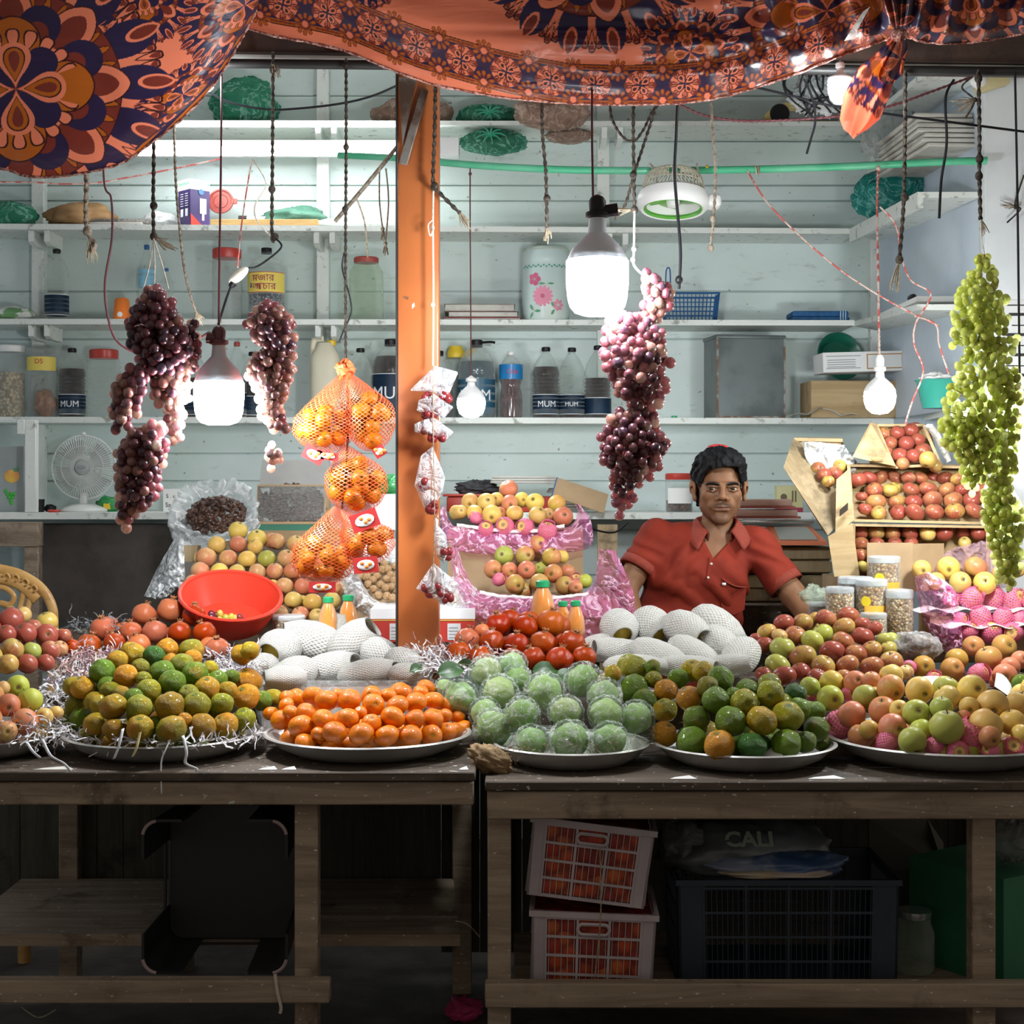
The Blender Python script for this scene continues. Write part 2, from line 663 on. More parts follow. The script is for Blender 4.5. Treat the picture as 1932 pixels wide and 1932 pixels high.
# ---------------------------------------------------------------- orange post
t = thing('steel_post', 'orange painted steel post with chipped paint in the middle', 'post', (PX(787, 4.45), 4.45, 0))
m, nt, out = _tree('chipped orange paint')
b = NB(nt)
co = b.coord('Object')
nn = b.noise(co, 9, 6, .65)
n4 = b.noise(b.coord('Object', (1, 1, .35)), 26, 4, .6)
c = b.mix(b.ramp(b.noise(co, 2, 3), .3, .7), (.46, .145, .038), (.33, .09, .026))
c = b.mix(b.ramp(nn, .66, .70), c, (.12, .065, .04))
c = b.mix(b.ramp(n4, .70, .72), c, (.55, .62, .58))
s = b.bsdf(c, .38, normal=b.bump(nn, .15, .004))
nt.links.new(s.outputs[0], out.inputs[0])
ob('face', box(-.0555, -.004, .902, .0605, .10, 2.655, .004), m, t)
ob('edge_strip', box(-.0605, -.006, .902, -.0555, .10, 2.655), mat('dark steel edge', (.05, .055, .06), .45, metal=.6), t)
STEELR = mat('rusty grey steel', (.22, .20, .18), .5, col2=(.08, .05, .035), ns=14, metal=.5)
ob('hinge_strap', mv(box(-.012, -.016, -.16, .012, -.006, .06, .002, 1), .005, 0, 2.55, ry=.28), STEELR, t)
ob('gusset', prism([(-.05, 2.64), (.0, 2.64), (-.04, 2.45)], -.02, -.006), STEELR, t)

# ---------------------------------------------------------------- the two tables
TZL, TZR, TF = .817, .795, 3.72


def table(label, x0, x1, z, yb, legs, rail_px, lowrail, name='market_table'):
	t = thing(name, label, 'table', ((x0 + x1) / 2, TF, 0))
	ox = (x0 + x1) / 2
	# top made of boards running along x
	n = 6
	w = (yb - TF) / n
	ob('tabletop', join(*[box(x0 - ox, k * w + (.0 if k else -.012), z - .022, x1 - ox, (k + 1) * w - .004, z, .003, 1) for k in range(n)]), DARKW, t)
	r0, r1 = rail_px
	zr = PZ(r1, TF)
	ob('apron', box(x0 - ox + .005, 0, zr, x1 - ox - .004, .035, z - .026, .003, 1), GREYW, t)
	for px, dy in legs:
		x = PX(px, TF + .04) - ox
		ob('leg', box(x - .028, .037 + dy, 0, x + .028, .09 + dy, z - .024, .003, 1), GREYW, t)
	for a, b_, pa, pb, dy in lowrail:
		ob('lower_rail', box(PX(a, TF) - ox, dy, PZ(pb, TF), PX(b_, TF) - ox, dy + .04, PZ(pa, TF), .003, 1), GREYW, t)
	return t


table('longer wooden market table holding green oranges and mandarins', PX(-90, TF), PX(897, TF), TZL, 4.75, [(578, 0), (-60, 0), (-60, .85), (850, .85)], (1475, 1519), [(-90, 622, 1850, 1893, -.002)])
table('wooden market table above the two white crates', PX(915, TF), PX(2080, TF), TZR, 4.75, [(942, 0), (1856, 0), (942, .85), (2060, .85)], (1492, 1546), [(915, 2080, 1856, 1902, -.002)])
# low shelf boards under the left table
t = ob('under_shelf', hexa([P(-90, 1785, 4.05), P(868, 1785, 4.05) + Vector((0, 0, .0)), Vector((PX(840, 4.05), 4.62, PZ(1785, 4.05))), Vector((PX(-90, 4.05), 4.62, PZ(1785, 4.05))),
							P(-90, 1785, 4.05) + Vector((0, 0, .03)), P(868, 1785, 4.05) + Vector((0, 0, .03)), Vector((PX(840, 4.05), 4.62, PZ(1785, 4.05) + .03)), Vector((PX(-90, 4.05), 4.62, PZ(1785, 4.05) + .03))]), GREYW)
tag(t, 'low plank shelf under the table with the black stool', 'shelf')
# boards closing the back under the tables: gaps let light through
bp = []
x = PX(-90, 4.66)
pxs = [-90, 38, 122, 183, 233, 285, 330, 560, 690, 800, 832]
for a, b_ in zip(pxs, pxs[1:]):
	g = .0045 if b_ in (38, 183, 233) else .0012
	bp.append(box(PX(a, 4.66) + g * .5, 4.66, .25, PX(b_, 4.66) - g * .5, 4.68, .80))
t = ob('back_boards', join(*bp), BLACKW)
tag(t, 'dark upright boards closing the back under the long table', 'board wall')
# risers behind: step on the tables and the rear display bench
t = ob('display_step', box(PX(80, 4.4), 4.44, TZL + .001, PX(885, 4.4), 4.74, .90, .004), DARKW)
tag(t, 'dark wooden step on the table behind the fruit dishes', 'step')
RB = wood('rough rear bench wood', (.10, .075, .05), (.2, .15, .10))


def rear_bench(x0, x1, y0, y1, z, label):
	t = thing('display_bench', label, 'bench', ((x0 + x1) / 2, y0, 0))
	w = (x1 - x0) / 2
	ob('top', box(-w, 0, z - .03, w, y1 - y0, z, .003, 1), RB, t)
	for sx in (-1, 1):
		for yy in (.03, y1 - y0 - .08):
			ob('leg', box(sx * (w - .06) - .025, yy, 0, sx * (w - .06) + .025, yy + .05, z - .03), RB, t)


rear_bench(PX(318, 4.9), PX(1150, 4.9), 4.80, 5.75, .98, 'rear display bench under the pale apples and pink bags')
rear_bench(PX(1545, 4.9), PX(2050, 4.9), 4.80, 5.34, .98, 'rear display bench under the apple crates')

t = thing('wall_notice', 'white notice with rows of black print on the white wall end', 'notice', (PX(1925, 5.3), 5.296, PZ(650, 5.3)))
ob('sheet', box(-.07, 0, -.16, .12, .003, .15), mat('notice paper', (.78, .80, .80), .6), t)
ob('print', join(*[box(-.05 + .01 * (k % 3), -.001, .13 - .034 * k, .10 - .012 * (k * 5 % 4), 0, .134 - .034 * k + .006 * (k % 2)) for k in range(8)]), mat('black print', (.03, .03, .03), .6), t)
# ================================================================ printed awning cloth
CORAL, NAVY, MAROON, ORNG, INK = (.93, .25, .135), (.030, .018, .062), (.22, .035, .022), (.52, .125, .012), (.045, .010, .012)


def _petal(th, r, n, ph, r0, r1, w, blunt=.45, tip=.7):
	a = ((th * n / (2 * PI) + ph) % 1.0 - .5) * 2
	t = np.clip((r - r0) / (r1 - r0), 1e-4, 1 - 1e-4)
	sh = t ** blunt * (1 - t) ** tip
	sh = sh / ((blunt / (blunt + tip)) ** blunt * (tip / (blunt + tip)) ** tip)
	return (np.abs(a) < w * sh) & (r > r0) & (r < r1)


def mandala(C, X, Y, cx, cy, R, rot=0.0, asp=1.0, shear=0.0):
	x, y = (X - cx) + shear * (Y - cy), (Y - cy) * asp
	r, th = np.hypot(x, y) / R, np.arctan2(y, x) + rot

	def put(mask, col):
		C[mask] = col
	# fringe scallops, then the big outer petals
	for k in (-.16, .0, .16):
		put(_petal(th, r, 16, k, .80, 1.0 - abs(k) * .2, .17, .8, .3), INK)
		put(_petal(th, r, 16, k, .82, .985 - abs(k) * .2, .12, .8, .3), CORAL)
		put(_petal(th, r, 16, k, .90, .98 - abs(k) * .2, .11, .8, .3), MAROON)
	put(_petal(th, r, 16, .5, .55, 1.02, .80, .5, .6), NAVY)
	put(_petal(th, r, 16, .5, .80, 1.05, .30, .5, .7), CORAL)
	put(_petal(th, r, 16, .5, .83, 1.03, .21, .5, .7), MAROON)
	put(r < .70, INK)
	put(r < .692, MAROON)
	for k in (-.22, 0, .22):
		put(_petal(th, r, 8, k, .48, .69, .14), INK)
		put(_petal(th, r, 8, k, .49, .68, .11), ORNG)
	put(_petal(th, r, 8, .5, .22, .76, .72, .6, .7), INK)
	put(_petal(th, r, 8, .5, .23, .75, .68, .6, .7), CORAL)
	put(_petal(th, r, 8, .5, .38, .68, .40, .6, .7), MAROON)
	put(_petal(th, r, 8, 0, .20, .62, .80, .5, .5), NAVY)
	put(_petal(th, r, 8, 0, .22, .50, .55, .5, .5), MAROON)
	put(_petal(th, r, 4, .5, .02, .52, .74, .6, .6), INK)
	put(_petal(th, r, 4, .5, .03, .51, .70, .6, .6), ORNG)
	for k in range(5):
		put(_petal(th, r, 20, .5, .27, .43, .8, .8, .35) & (np.cos(2 * th) < .8), INK)
		put(_petal(th, r, 20, .5, .28, .42, .6, .8, .35) & (np.cos(2 * th) < .8), CORAL)
	put(_petal(th, r, 4, 0, .0, .36, .62, .5, .5), NAVY)
	put(_petal(th, r, 4, .5, .0, .33, .66, .6, .5), CORAL)
	put(_petal(th, r, 4, .5, .05, .30, .45, .6, .5), INK)
	put(_petal(th, r, 4, .5, .06, .29, .40, .6, .5), ORNG)
	put(_petal(th, r, 4, .5, .12, .27, .22, .6, .5), MAROON)


def rosette(C, X, Y, cx, cy, R):
	x, y = X - cx, Y - cy
	r, th = np.hypot(x, y) / R, np.arctan2(y, x)
	C[_petal(th, r, 8, .5, .3, 1.08, .9, .5, .4)] = MAROON
	C[_petal(th, r, 8, 0, .3, 1.0, .85, .5, .4)] = CORAL
	C[_petal(th, r, 16, 0, .5, .95, .35, .5, .4)] = MAROON
	C[_petal(th, r, 4, .12, .05, .72, .8, .6, .6)] = INK
	C[_petal(th, r, 4, .12, .08, .68, .62, .6, .6)] = CORAL
	C[_petal(th, r, 4, .12, .25, .6, .3, .6, .6)] = INK


def border(C, U, Vd, pitch, vc, hw, u0):
	"""dark band with rosettes; U along the cloth, Vd distance from its lower edge"""
	C[np.abs(Vd - vc) < hw + 10] = INK
	C[np.abs(Vd - vc) < hw + 8] = ORNG
	z = np.abs(((U / 9.0) % 1.0) - .5) * 8
	C[(np.abs(np.abs(Vd - vc) - hw - 4) < 1.2 + z * .3)] = MAROON
	C[np.abs(Vd - vc) < hw] = NAVY
	u = (U - u0 + pitch / 2) % pitch - pitch / 2
	rosette(C, u, Vd, 0, vc, hw * .98)
	u2 = (U - u0) % pitch - pitch / 2
	for sg in (-1, 1):
		th, r = np.arctan2((Vd - vc) * sg + hw, u2), np.hypot(u2, (Vd - vc) * sg + hw) / (hw * .75)
		C[_petal(th, r, 10, 0, .25, 1, .8, .5, .4)] = MAROON
		C[_petal(th, r, 10, 0, .5, .95, .5, .5, .4)] = ORNG
		C[r < .28] = CORAL


m, nt, out = _tree('printed satin')
b = NB(nt)
a_ = b.n('Attribute', attribute_name='Col').outputs[0]
wv = b.noise(b.coord('Object', (1.2, 3, 4)), 4.0, 3, .5, .8)
s = b.bsdf(a_, .34, spec=.45, normal=b.bump(wv, .25, .03), sheen=.15)
tl = b.n('BsdfTranslucent')
b.put(tl.inputs[0], a_)
mx = b.n('MixShader')
mx.inputs[0].default_value = .40
nt.links.new(s.outputs[0], mx.inputs[1])
nt.links.new(tl.outputs[0], mx.inputs[2])
nt.links.new(mx.outputs[0], out.inputs[0])
SATIN = m
FRINGE = mat('frayed cloth edge', (.62, .36, .30), .9, col2=(.20, .05, .04), ns=120, nr=(.4, .6))


def cloth_piece(name, label, cols, nu, nv, depthf, paint, hem=True):
	"""cols: (bottom px, bottom py, top px, top py) control columns; depthf(t, s, X, Y) in metres; paint fills colours"""
	c4 = np.array(cols, float)
	tk = np.linspace(0, 1, len(c4))
	t = np.linspace(0, 1, nu)
	# smooth interpolation of control columns
	sm = np.array([[p.x, p.y, 0] for p in smoothpath([(q[0], q[1], 0) for q in c4], 16)])
	st = np.array([[p.x, p.y, 0] for p in smoothpath([(q[2], q[3], 0) for q in c4], 16)])
	ts = np.linspace(0, 1, len(sm))
	bx, by = np.interp(t, ts, sm[:, 0]), np.interp(t, ts, sm[:, 1])
	tx, ty = np.interp(t, ts, st[:, 0]), np.interp(t, ts, st[:, 1])
	s_ = np.linspace(0, 1, nv) ** 1.25
	X = bx[None] + (tx - bx)[None] * s_[:, None]
	Y = by[None] + (ty - by)[None] * s_[:, None]
	D = depthf(t[None] * np.ones_like(X), s_[:, None] * np.ones_like(X), X, Y)
	C = np.empty(X.shape + (3,))
	C[:] = CORAL
	paint(C, X, Y, np.hypot(X - bx[None], Y - by[None]), t[None] * np.ones_like(X))
	A = np.concatenate([C.reshape(-1, 3), np.ones((C.size // 3, 1))], 1)
	g = grid((X - 966) * D / 2970, D, 1.5 - (Y - 910) * D / 2970)
	o = ob(name, g, SATIN, smooth=True, attrs=A)
	if label:
		tag(o, label, 'cloth')
	if hem:
		V = g[0].reshape(nv, nu, 3)[0][::6]
		ob('hem', tube([Vector(v) for v in V], .0035, 6, 2, .012, .4), FRINGE, o)
	return o


def lobe_d(t, s, X, Y):
	d = 3.74 + .30 * (1 - s) ** 1.2 + .10 * np.exp(-((1 - t) / .16) ** 2) * s
	d += .012 * np.sin(9 * t + 5 * s) * (1 - s) + .02 * np.sin(5 * t + 1) * s
	d += .05 * np.exp(-(s / .05) ** 2)
	return d


def lobe_c(C, X, Y, V, t):
	mandala(C, X, Y, 268, -12, 100, .2)
	mandala(C, X, Y, 462, 10, 105, .1, 1, .65)
	mandala(C, X, Y, 345, 178, 74, .3, 1, .9)
	mandala(C, X, Y, 30, 168, 288, .06, 1.08)
	band_ = (V < 14)
	C[band_ & (t > .45)] = NAVY
	q = ((X + Y) // 9 % 2 == 0) & (V < 11) & (t > .45)
	C[q] = ORNG


cloth_piece('awning_cloth', 'orange printed cloth bulging down by the big round flower pattern', [
	(-160, 300, -160, -330), (0, 318, 0, -330), (45, 331, 40, -330), (95, 334, 90, -330), (165, 325, 150, -330), (232, 306, 210, -330), (290, 266, 280, -330),
	(345, 222, 330, -330), (400, 163, 380, -330), (440, 100, 430, -330), (470, 46, 465, -330), (498, -8, 490, -330), (530, -90, 530, -330)], 780, 540, lobe_d, lobe_c)


def swag_d(t, s, X, Y):
	kn = np.hypot(X - 1695, Y - 66)
	near = np.exp(-(kn / 330) ** 2)
	d = 3.80 + .33 * (1 - s) ** 1.3
	d += .022 * np.sin(17 * s + 1.5 * t * 3) * (1 - near) * np.minimum(1, s * 6)
	d += .018 * np.sin(46 * s ** .8 + 9 * t) * np.clip((X - 900) / 500, 0, 1) * (1 - near)
	d += near * (.030 * np.sin(150 * t + 2 * np.sin(3 * s)) + .018 * np.sin(61 * t + 1.0)) * np.minimum(1, kn / 60)
	d += .05 * np.exp(-(s / .03) ** 2) * np.clip((X - 700) / 300, 0, 1)
	fold = np.exp(-((Y - 62 + (X - 1150) * -.02) / 9.0) ** 2) * np.exp(-((X - 1200) / 260) ** 2)
	return d + .02 * fold


def swag_c(C, X, Y, V, t):
	mandala(C, X, Y, 1118, -128, 228, .19, 1.0)
	mandala(C, X, Y, 1560, 20, 205, .1, 1.2, .2)
	mandala(C, X, Y, 1302, 98, 92, .3, 1.1)
	mandala(C, X, Y, 690, -60, 80, .2)
	mandala(C, X, Y, 1830, -20, 150, .1, 1.1)
	vv = V + np.clip((X - 820) / 260, 0, 1) * 26
	k = X < 1640
	C2 = C.copy()
	border(C2, X * 1.02, vv, 86, 62, 29, 702 * 1.02)
	C[k] = C2[k]


kn_cols = [(462, 52, 440, -330), (520, 68, 520, -330), (600, 83, 600, -330), (660, 99, 660, -330), (740, 132, 740, -330), (810, 157, 810, -330), (880, 172, 880, -330), (960, 185, 960, -330),
		   (1050, 193, 1050, -330), (1130, 197, 1120, -330), (1210, 197, 1190, -330), (1290, 194, 1260, -330), (1360, 183, 1320, -330), (1430, 164, 1380, -330), (1500, 140, 1430, -330),
		   (1570, 112, 1480, -330), (1640, 86, 1530, -330), (1686, 70, 1580, -330), (1693, 67, 1640, -330), (1698, 66, 1700, -330), (1703, 67, 1760, -330), (1712, 70, 1820, -330), (1750, 80, 1870, -330),
		   (1810, 82, 1920, -330), (1880, 73, 1970, -330), (1950, 60, 2030, -330), (2030, 45, 2100, -330)]
swag = cloth_piece('awning_cloth', 'orange printed cloth swagged across the stall and knotted near the small lamp', kn_cols, 1150, 420, swag_d, swag_c)


def tail_geo(cols, nv, d0, amp, nf):
	c = np.array(cols, float)
	n = 40
	f = np.linspace(0, 1, n)
	k = np.linspace(0, 1, nv)
	cc = [np.interp(k, np.linspace(0, 1, len(c)), c[:, j]) for j in range(3)]
	X = cc[0][:, None] + cc[2][:, None] * (2 * f[None] - 1)
	Y = cc[1][:, None] + 10 * np.sin(f[None] * PI) * k[:, None]
	D = d0 + amp * np.sin(f[None] * PI * nf + 2 * k[:, None]) * np.minimum(1, k[:, None] * 4 + .3)
	return X, Y, D


for cols, d0, nf in (([(1697, 62, 9), (1680, 95, 22), (1655, 130, 38), (1635, 180, 44), (1622, 225, 38), (1614, 245, 22), (1610, 252, 6)], 4.08, 3.0), ([(1700, 66, 8), (1693, 90, 20), (1685, 115, 22), (1680, 140, 24), (1676, 150, 16)], 4.05, 2.4)):
	X, Y, D = tail_geo(cols, 60, d0, .028, nf)
	C = np.empty(X.shape + (3,))
	C[:] = CORAL
	mandala(C, X, Y, 1700, 110, 120, .4)
	ob('tail', grid((X - 966) * D / 2970, D, 1.5 - (Y - 910) * D / 2970), SATIN, swag, smooth=True, attrs=np.concatenate([C.reshape(-1, 3), np.ones((C.size // 3, 1))], 1))
ob('knot', mv(ball(1, 16, 10, .022, .02, .018), *P(1697, 66, 4.06)), FRINGE, swag)
o = ob('tape_strip', hexa([P(1592, 78, 4.06), P(1608, 74, 4.06), P(1608, 74, 4.07), P(1592, 78, 4.07), P(1628, 22, 3.98), P(1642, 12, 3.98), P(1642, 12, 3.99), P(1628, 22, 3.99)]), film('clear tape', (.9, .92, .92), (.7, .75, .72), .4), swag)

# ================================================================ ropes, strings, wires
ROPE = {'dark': mat('dark twisted rope', (.030, .024, .021), .9, col2=(.085, .07, .055), ns=90, spec=.1),
		'brown': mat('worn brown rope', (.12, .09, .065), .85, col2=(.24, .20, .15), ns=90),
		'white': mat('white cotton string', (.70, .66, .58), .8, col2=(.5, .46, .4), ns=70),
		'black': mat('black cable', (.008, .008, .010), .5, spec=.2),
		'maroon': mat('maroon cable', (.10, .022, .028), .45),
		'red': mat('red wire', (.55, .10, .09), .5, col2=(.62, .50, .44), ns=45, nr=(.45, .55)),
		'jute': mat('frayed jute', (.36, .30, .21), .9, col2=(.20, .16, .11), ns=90)}


def tassel(at, d, L, w, n=18):
	at, d = Vector(at), Vector(d).normalized()
	gs = []
	for k in range(n):
		q = Vector((RND.uniform(-1, 1), RND.uniform(-1, 1), RND.uniform(-1, 1))) * w
		gs.append(tube(smoothpath([at, at + d * L * .5 + q * .6, at + d * L * RND.uniform(.8, 1.1) + q], 3), .0011, 4))
	return join(*gs)


def rope(name, label, pts, d, r=3.0, mkey='dark', knots=(), tas=None, lobes=2, cat='rope', group=None, dz=None):
	"""pts in pixels (optionally with their own depth); r radius in pixels"""
	v = [P(p[0], p[1], p[2] if len(p) > 2 else d) for p in pts]
	R_ = r * d / 2970
	path = smoothpath(v, 10)
	if lobes:
		path = resample(path, .004 if R_ > .0025 else .008)
	o0 = v[0]
	g = tube(path, R_, 8 if lobes else 6, lobes, pitch=max(.016, R_ * 5))
	o = ob(name, mv(g, *(-o0)), ROPE[mkey], loc=o0)
	tag(o, label, cat, group)
	for px, py in knots:
		ob('knot', mv(ball(1, 10, 7, R_ * 2.3, R_ * 2.1, R_ * 2.6), *(P(px, py, d) - o0)), ROPE[mkey], o)
	if tas:
		px, py, dx, dy, L, w = tas
		ob('tassel', tassel(P(px, py, d) - o0, (dx, 0, -dy), L * d / 2970, w * d / 2970), ROPE['jute' if mkey != 'white' else 'white'], o)
	return o


RD = 4.31
rope('rope', 'short thick rope with a frayed looped end beside the orange cloth', [(163, 128), (163, 330), (162, 400), (165, 440), (180, 462), (168, 475)], RD, 4, 'brown', [(165, 436)], (168, 450, .1, 1, 42, 10))
rope('cable', 'thin brown cable sagging from the cloth to the broad grape lamp', [(193, 128), (196, 335), (210, 375), (211, 450), (198, 535), (204, 600), (222, 645), (265, 668), (320, 668), (365, 645), (392, 628, 4.12)], 4.2, 2.2, 'maroon', lobes=0, cat='cable')
rope('rope', 'rope with one knot that carries the big dark grape bunches', [(290, 127), (290, 300), (289, 385), (290, 450)], 4.1, 3.2, 'dark', [(290, 388), (290, 446)], (291, 448, 1, .5, 34, 12))
for k, (a, b_) in enumerate([((270, 545), 'white string splayed to the far side of the tallest grape bunch'), ((318, 545), 'white string running down beside the tallest grape bunch'), ((290, 555), 'white string straight down into the tallest grape bunch')]):
	rope('string', b_, [(290, 450), ((290 + a[0]) / 2 + 2, 500), a], 4.06, 1.3, 'white', lobes=0, cat='string')
rope('rope', 'thin fraying rope drifting down behind the lamp carton', [(327, 127), (330, 300), (336, 400), (350, 520), (372, 596)], RD, 2.3, 'brown', [], (370, 588, .4, 1, 18, 9))
rope('cable', 'straight maroon cable of the lamp between the grape bunches', [(418, 128, 4.3), (417, 300, 4.2), (414, 500, 4.1), (413, 625, 4.05)], 4.1, 2.2, 'maroon', lobes=0, cat='cable')
rope('rope', 'dark knotted rope in front of the tall sweet jar', [(515, 98), (514, 300), (513, 440), (518, 455)], RD, 3.0, 'dark', [(515, 132), (513, 357), (519, 447)], (515, 118, .3, 1, 26, 9))
rope('cable', 'black wire bent from the knotted rope to the taped joint', [(520, 450), (531, 466), (505, 490), (482, 504), (464, 506)], 4.29, 2.0, 'black', lobes=0, cat='cable')
rope('cable', 'black wire from the taped joint to the lamp between grapes', [(436, 540), (425, 570), (412, 612, 4.1)], 4.2, 2.4, 'black', lobes=0, cat='cable')
t = thing('taped_joint', 'white taped wire joint hanging before the red lidded jar', 'cable joint', P(450, 520, 4.28))
ob('tape', mv(ball(1, 12, 8, .034, .016, .014), 0, 0, 0, ry=-.7), mat('white tape', (.75, .72, .62), .5), t)
ob('plug', tube([Vector((-.014, 0, -.02)), Vector((-.022, 0, -.032))], [.012, .006], 10), ROPE['black'], t)
rope('rope', 'thin dark rope holding the orange net bags', [(653, 110), (653, 280), (652, 460), (652, 690)], RD, 2.6, 'dark', [(653, 278), (652, 125), (651, 395)])
rope('cable', 'black wire looping beside the net bag rope', [(652, 470), (646, 505), (660, 560), (663, 590), (650, 620), (640, 645)], 4.33, 1.8, 'black', lobes=0, cat='cable')
rope('string', 'pink string slanting down to the taped joint', [(475, 300), (462, 380), (454, 440), (448, 505)], 4.35, 1.5, 'red', lobes=0, cat='string')
rope('string', 'pale string curling from the tube lamp to the knotted rope', [(476, 300), (498, 335), (500, 355), (482, 385), (482, 410), (500, 435), (517, 450)], 4.34, 1.4, 'white', lobes=0, cat='string')
rope('string', 'pinkish twine sagging level under the long lamp tube', [(-60, 343), (60, 344), (115, 347), (180, 345), (240, 335), (330, 318), (415, 300)], 4.45, 1.6, 'red', lobes=0, cat='string')
t = rope('stick', 'slanting bamboo stick with knotted strings beside the post', [(632, 418), (690, 350), (750, 276, 4.47)], 4.5, 4.2, 'brown', lobes=0, cat='stick')
for k, (a, c_, lb) in enumerate([((672, 372), [(688, 420), (694, 485)], 'string from stick down to the strung glass jar'), ((716, 322), [(716, 380), (722, 432)], 'string from stick ending in a green tied knot'), ((728, 318), [(733, 380), (727, 460)], 'tasselled string from stick nearest the post')]):
	rope('string', lb, [a] + c_, 4.53, 1.7, 'jute', [c_[1]] if k else [], (c_[1][0], c_[1][1], 0, 1, 18, 6) if k else None, lobes=0, cat='string')
rope('rope', 'dark rope down the post kinking out to a tufted end', [(822, 145), (820, 250), (817, 345), (822, 356), (850, 385), (868, 402)], 4.40, 3.4, 'dark', [(820, 352)], (866, 400, .55, 1, 30, 11))
rope('string', 'white string tied down the face of the post', [(818, 352), (817, 430), (818, 560), (817, 690)], 4.41, 1.8, 'white', [(816, 430), (817, 575)], lobes=0, cat='string')
rope('string', 'loose bow of white string on the post edge', [(817, 415), (808, 425), (812, 445), (818, 432)], 4.40, 1.3, 'white', lobes=0, cat='string')
rope('cable', 'thin wire from the green pipe to the small middle lamp', [(887, 314, 5.54), (887, 420), (888, 560), (889, 722)], 5.5, 1.4, 'maroon', [(887, 328)], lobes=0, cat='cable')
rope('rope', 'rope with one knot and white tuft above the floral drum', [(1022, 120), (1023, 240), (1030, 330), (1032, 430)], RD, 3.0, 'dark', [(1032, 375)], (1032, 428, 0, 1, 22, 9))
rope('cable', 'black cable of the largest lamp', [(1117, 120, 4.2), (1117, 260, 4.0), (1119, 372, 3.9)], 3.9, 2.4, 'maroon', lobes=0, cat='cable')
rope('rope', 'dark rope beside the largest lamp with tied crossing', [(1195, 120), (1195, 260), (1196, 330), (1197, 398)], 4.2, 3.0, 'dark', [(1195, 330), (1197, 396)])
rope('string', 'white string carrying the lamp side grape bunches', [(1197, 398), (1196, 470), (1196, 500), (1215, 520)], 4.05, 2.0, 'white', [(1196, 470), (1194, 490)], lobes=0, cat='string')
rope('rope', 'slack loop of dark rope under the cloth by the largest lamp', [(1150, 190), (1155, 225), (1175, 258), (1196, 266), (1214, 245), (1235, 205), (1262, 192)], 4.26, 2.4, 'dark')
rope('rope', 'dark rope tail slanting to the frayed tie beside largest lamp', [(1240, 195), (1222, 250), (1196, 330), (1180, 385), (1160, 415)], 4.25, 2.6, 'dark', [], (1195, 395, -1, .1, 48, 12))
rope('cable', 'doubled black cable hanging in front of the round fan', [(1281, 130), (1276, 250), (1273, 330), (1280, 420), (1284, 480), (1281, 545)], RD, 3.2, 'black', [(1281, 528)], lobes=0, cat='cable')
rope('rope', 'thin rope with knotted end right of the round fan', [(1337, 130), (1344, 240), (1350, 320), (1347, 400), (1341, 465)], RD, 2.6, 'brown', [(1345, 412), (1341, 468)])
rope('rope', 'long dark rope with broom like tip before the side wall', [(1708, 134), (1707, 280), (1705, 380), (1697, 490)], RD, 3.4, 'dark', [(1707, 372), (1697, 490)], (1697, 490, -.2, 1, 55, 10))
rope('rope', 'dark rope above the green grapes with furry end', [(1846, 132), (1848, 250), (1848, 330), (1850, 415)], RD, 3.4, 'dark', [(1848, 300), (1847, 332), (1846, 148)], (1852, 415, .3, 1, 26, 9))
rope('string', 'thin thread from rope to the green grapes', [(1850, 415), (1852, 450), (1858, 482)], 4.2, 1.0, 'white', lobes=0, cat='string')
rope('string', 'bunch of loose black ends tied to the rope by the wall end', [(1835, 145), (1815, 165), (1838, 190), (1822, 222)], RD, 1.8, 'dark', [(1840, 188)], (1840, 188, -1, .4, 30, 16), lobes=0, cat='string')
rope('cable', 'twisted pair of wires drooping past the yellow case', [(1283, 198), (1330, 218), (1400, 228), (1500, 226), (1590, 218), (1680, 200), (1760, 172), (1836, 144)], 4.5, 2.2, 'maroon', lobes=2, cat='cable')
rope('cable', 'black wire slanting across to the wall end under the knot', [(1422, 164), (1500, 182), (1560, 198), (1660, 213), (1790, 230), (1960, 252)], 4.42, 2.4, 'black', lobes=0, cat='cable')
rope('cable', 'black wire hanging between two ropes before the side shelf', [(1800, 150), (1784, 185), (1786, 270), (1776, 340), (1772, 412)], 4.36, 2.6, 'black', lobes=0, cat='cable')
rope('cable', 'short black wire end hanging beside the small upper lamp', [(1518, 150), (1534, 190), (1538, 230), (1530, 262), (1522, 290)], 4.4, 2.4, 'black', [(1526, 200)], lobes=0, cat='cable')
rope('cable', 'dark wire sagging past the green bag to the post', [(392, 172), (430, 192), (500, 206), (560, 205), (640, 196), (700, 182), (748, 162)], 4.4, 2.2, 'black', lobes=0, cat='cable')
rope('string', 'red wire falling from the pipe across the side corner', [(1410, 322, 5.285), (1450, 385), (1520, 455), (1600, 520), (1690, 575), (1772, 615)], 5.25, 1.8, 'red', lobes=0, cat='cable')
rope('string', 'red and white twisted wire of the lamp by the boxes', [(1657, 312, 5.25), (1655, 400), (1657, 520, 5.05), (1659, 675, 4.88)], 5.2, 2.0, 'red', [(1657, 318)], lobes=2, cat='cable')
rope('string', 'red wire winding from side rope past the carton to the apples', [(1660, 390), (1690, 425), (1702, 490), (1720, 530), (1756, 556), (1728, 610), (1725, 650), (1742, 700), (1720, 760), (1708, 800)], 5.2, 1.8, 'red', lobes=0, cat='cable')
rope('string', 'red wire from the side shelf to the carton end', [(1725, 596), (1765, 612), (1772, 650), (1790, 705)], 5.22, 1.8, 'red', lobes=0, cat='cable')
rope('string', 'dark twig like string tied to the white wall end', [(1932, 330), (1915, 385), (1925, 395), (1900, 420)], 5.27, 1.8, 'dark', [(1916, 390)], (1916, 390, -1, -.2, 22, 9), lobes=0, cat='string')

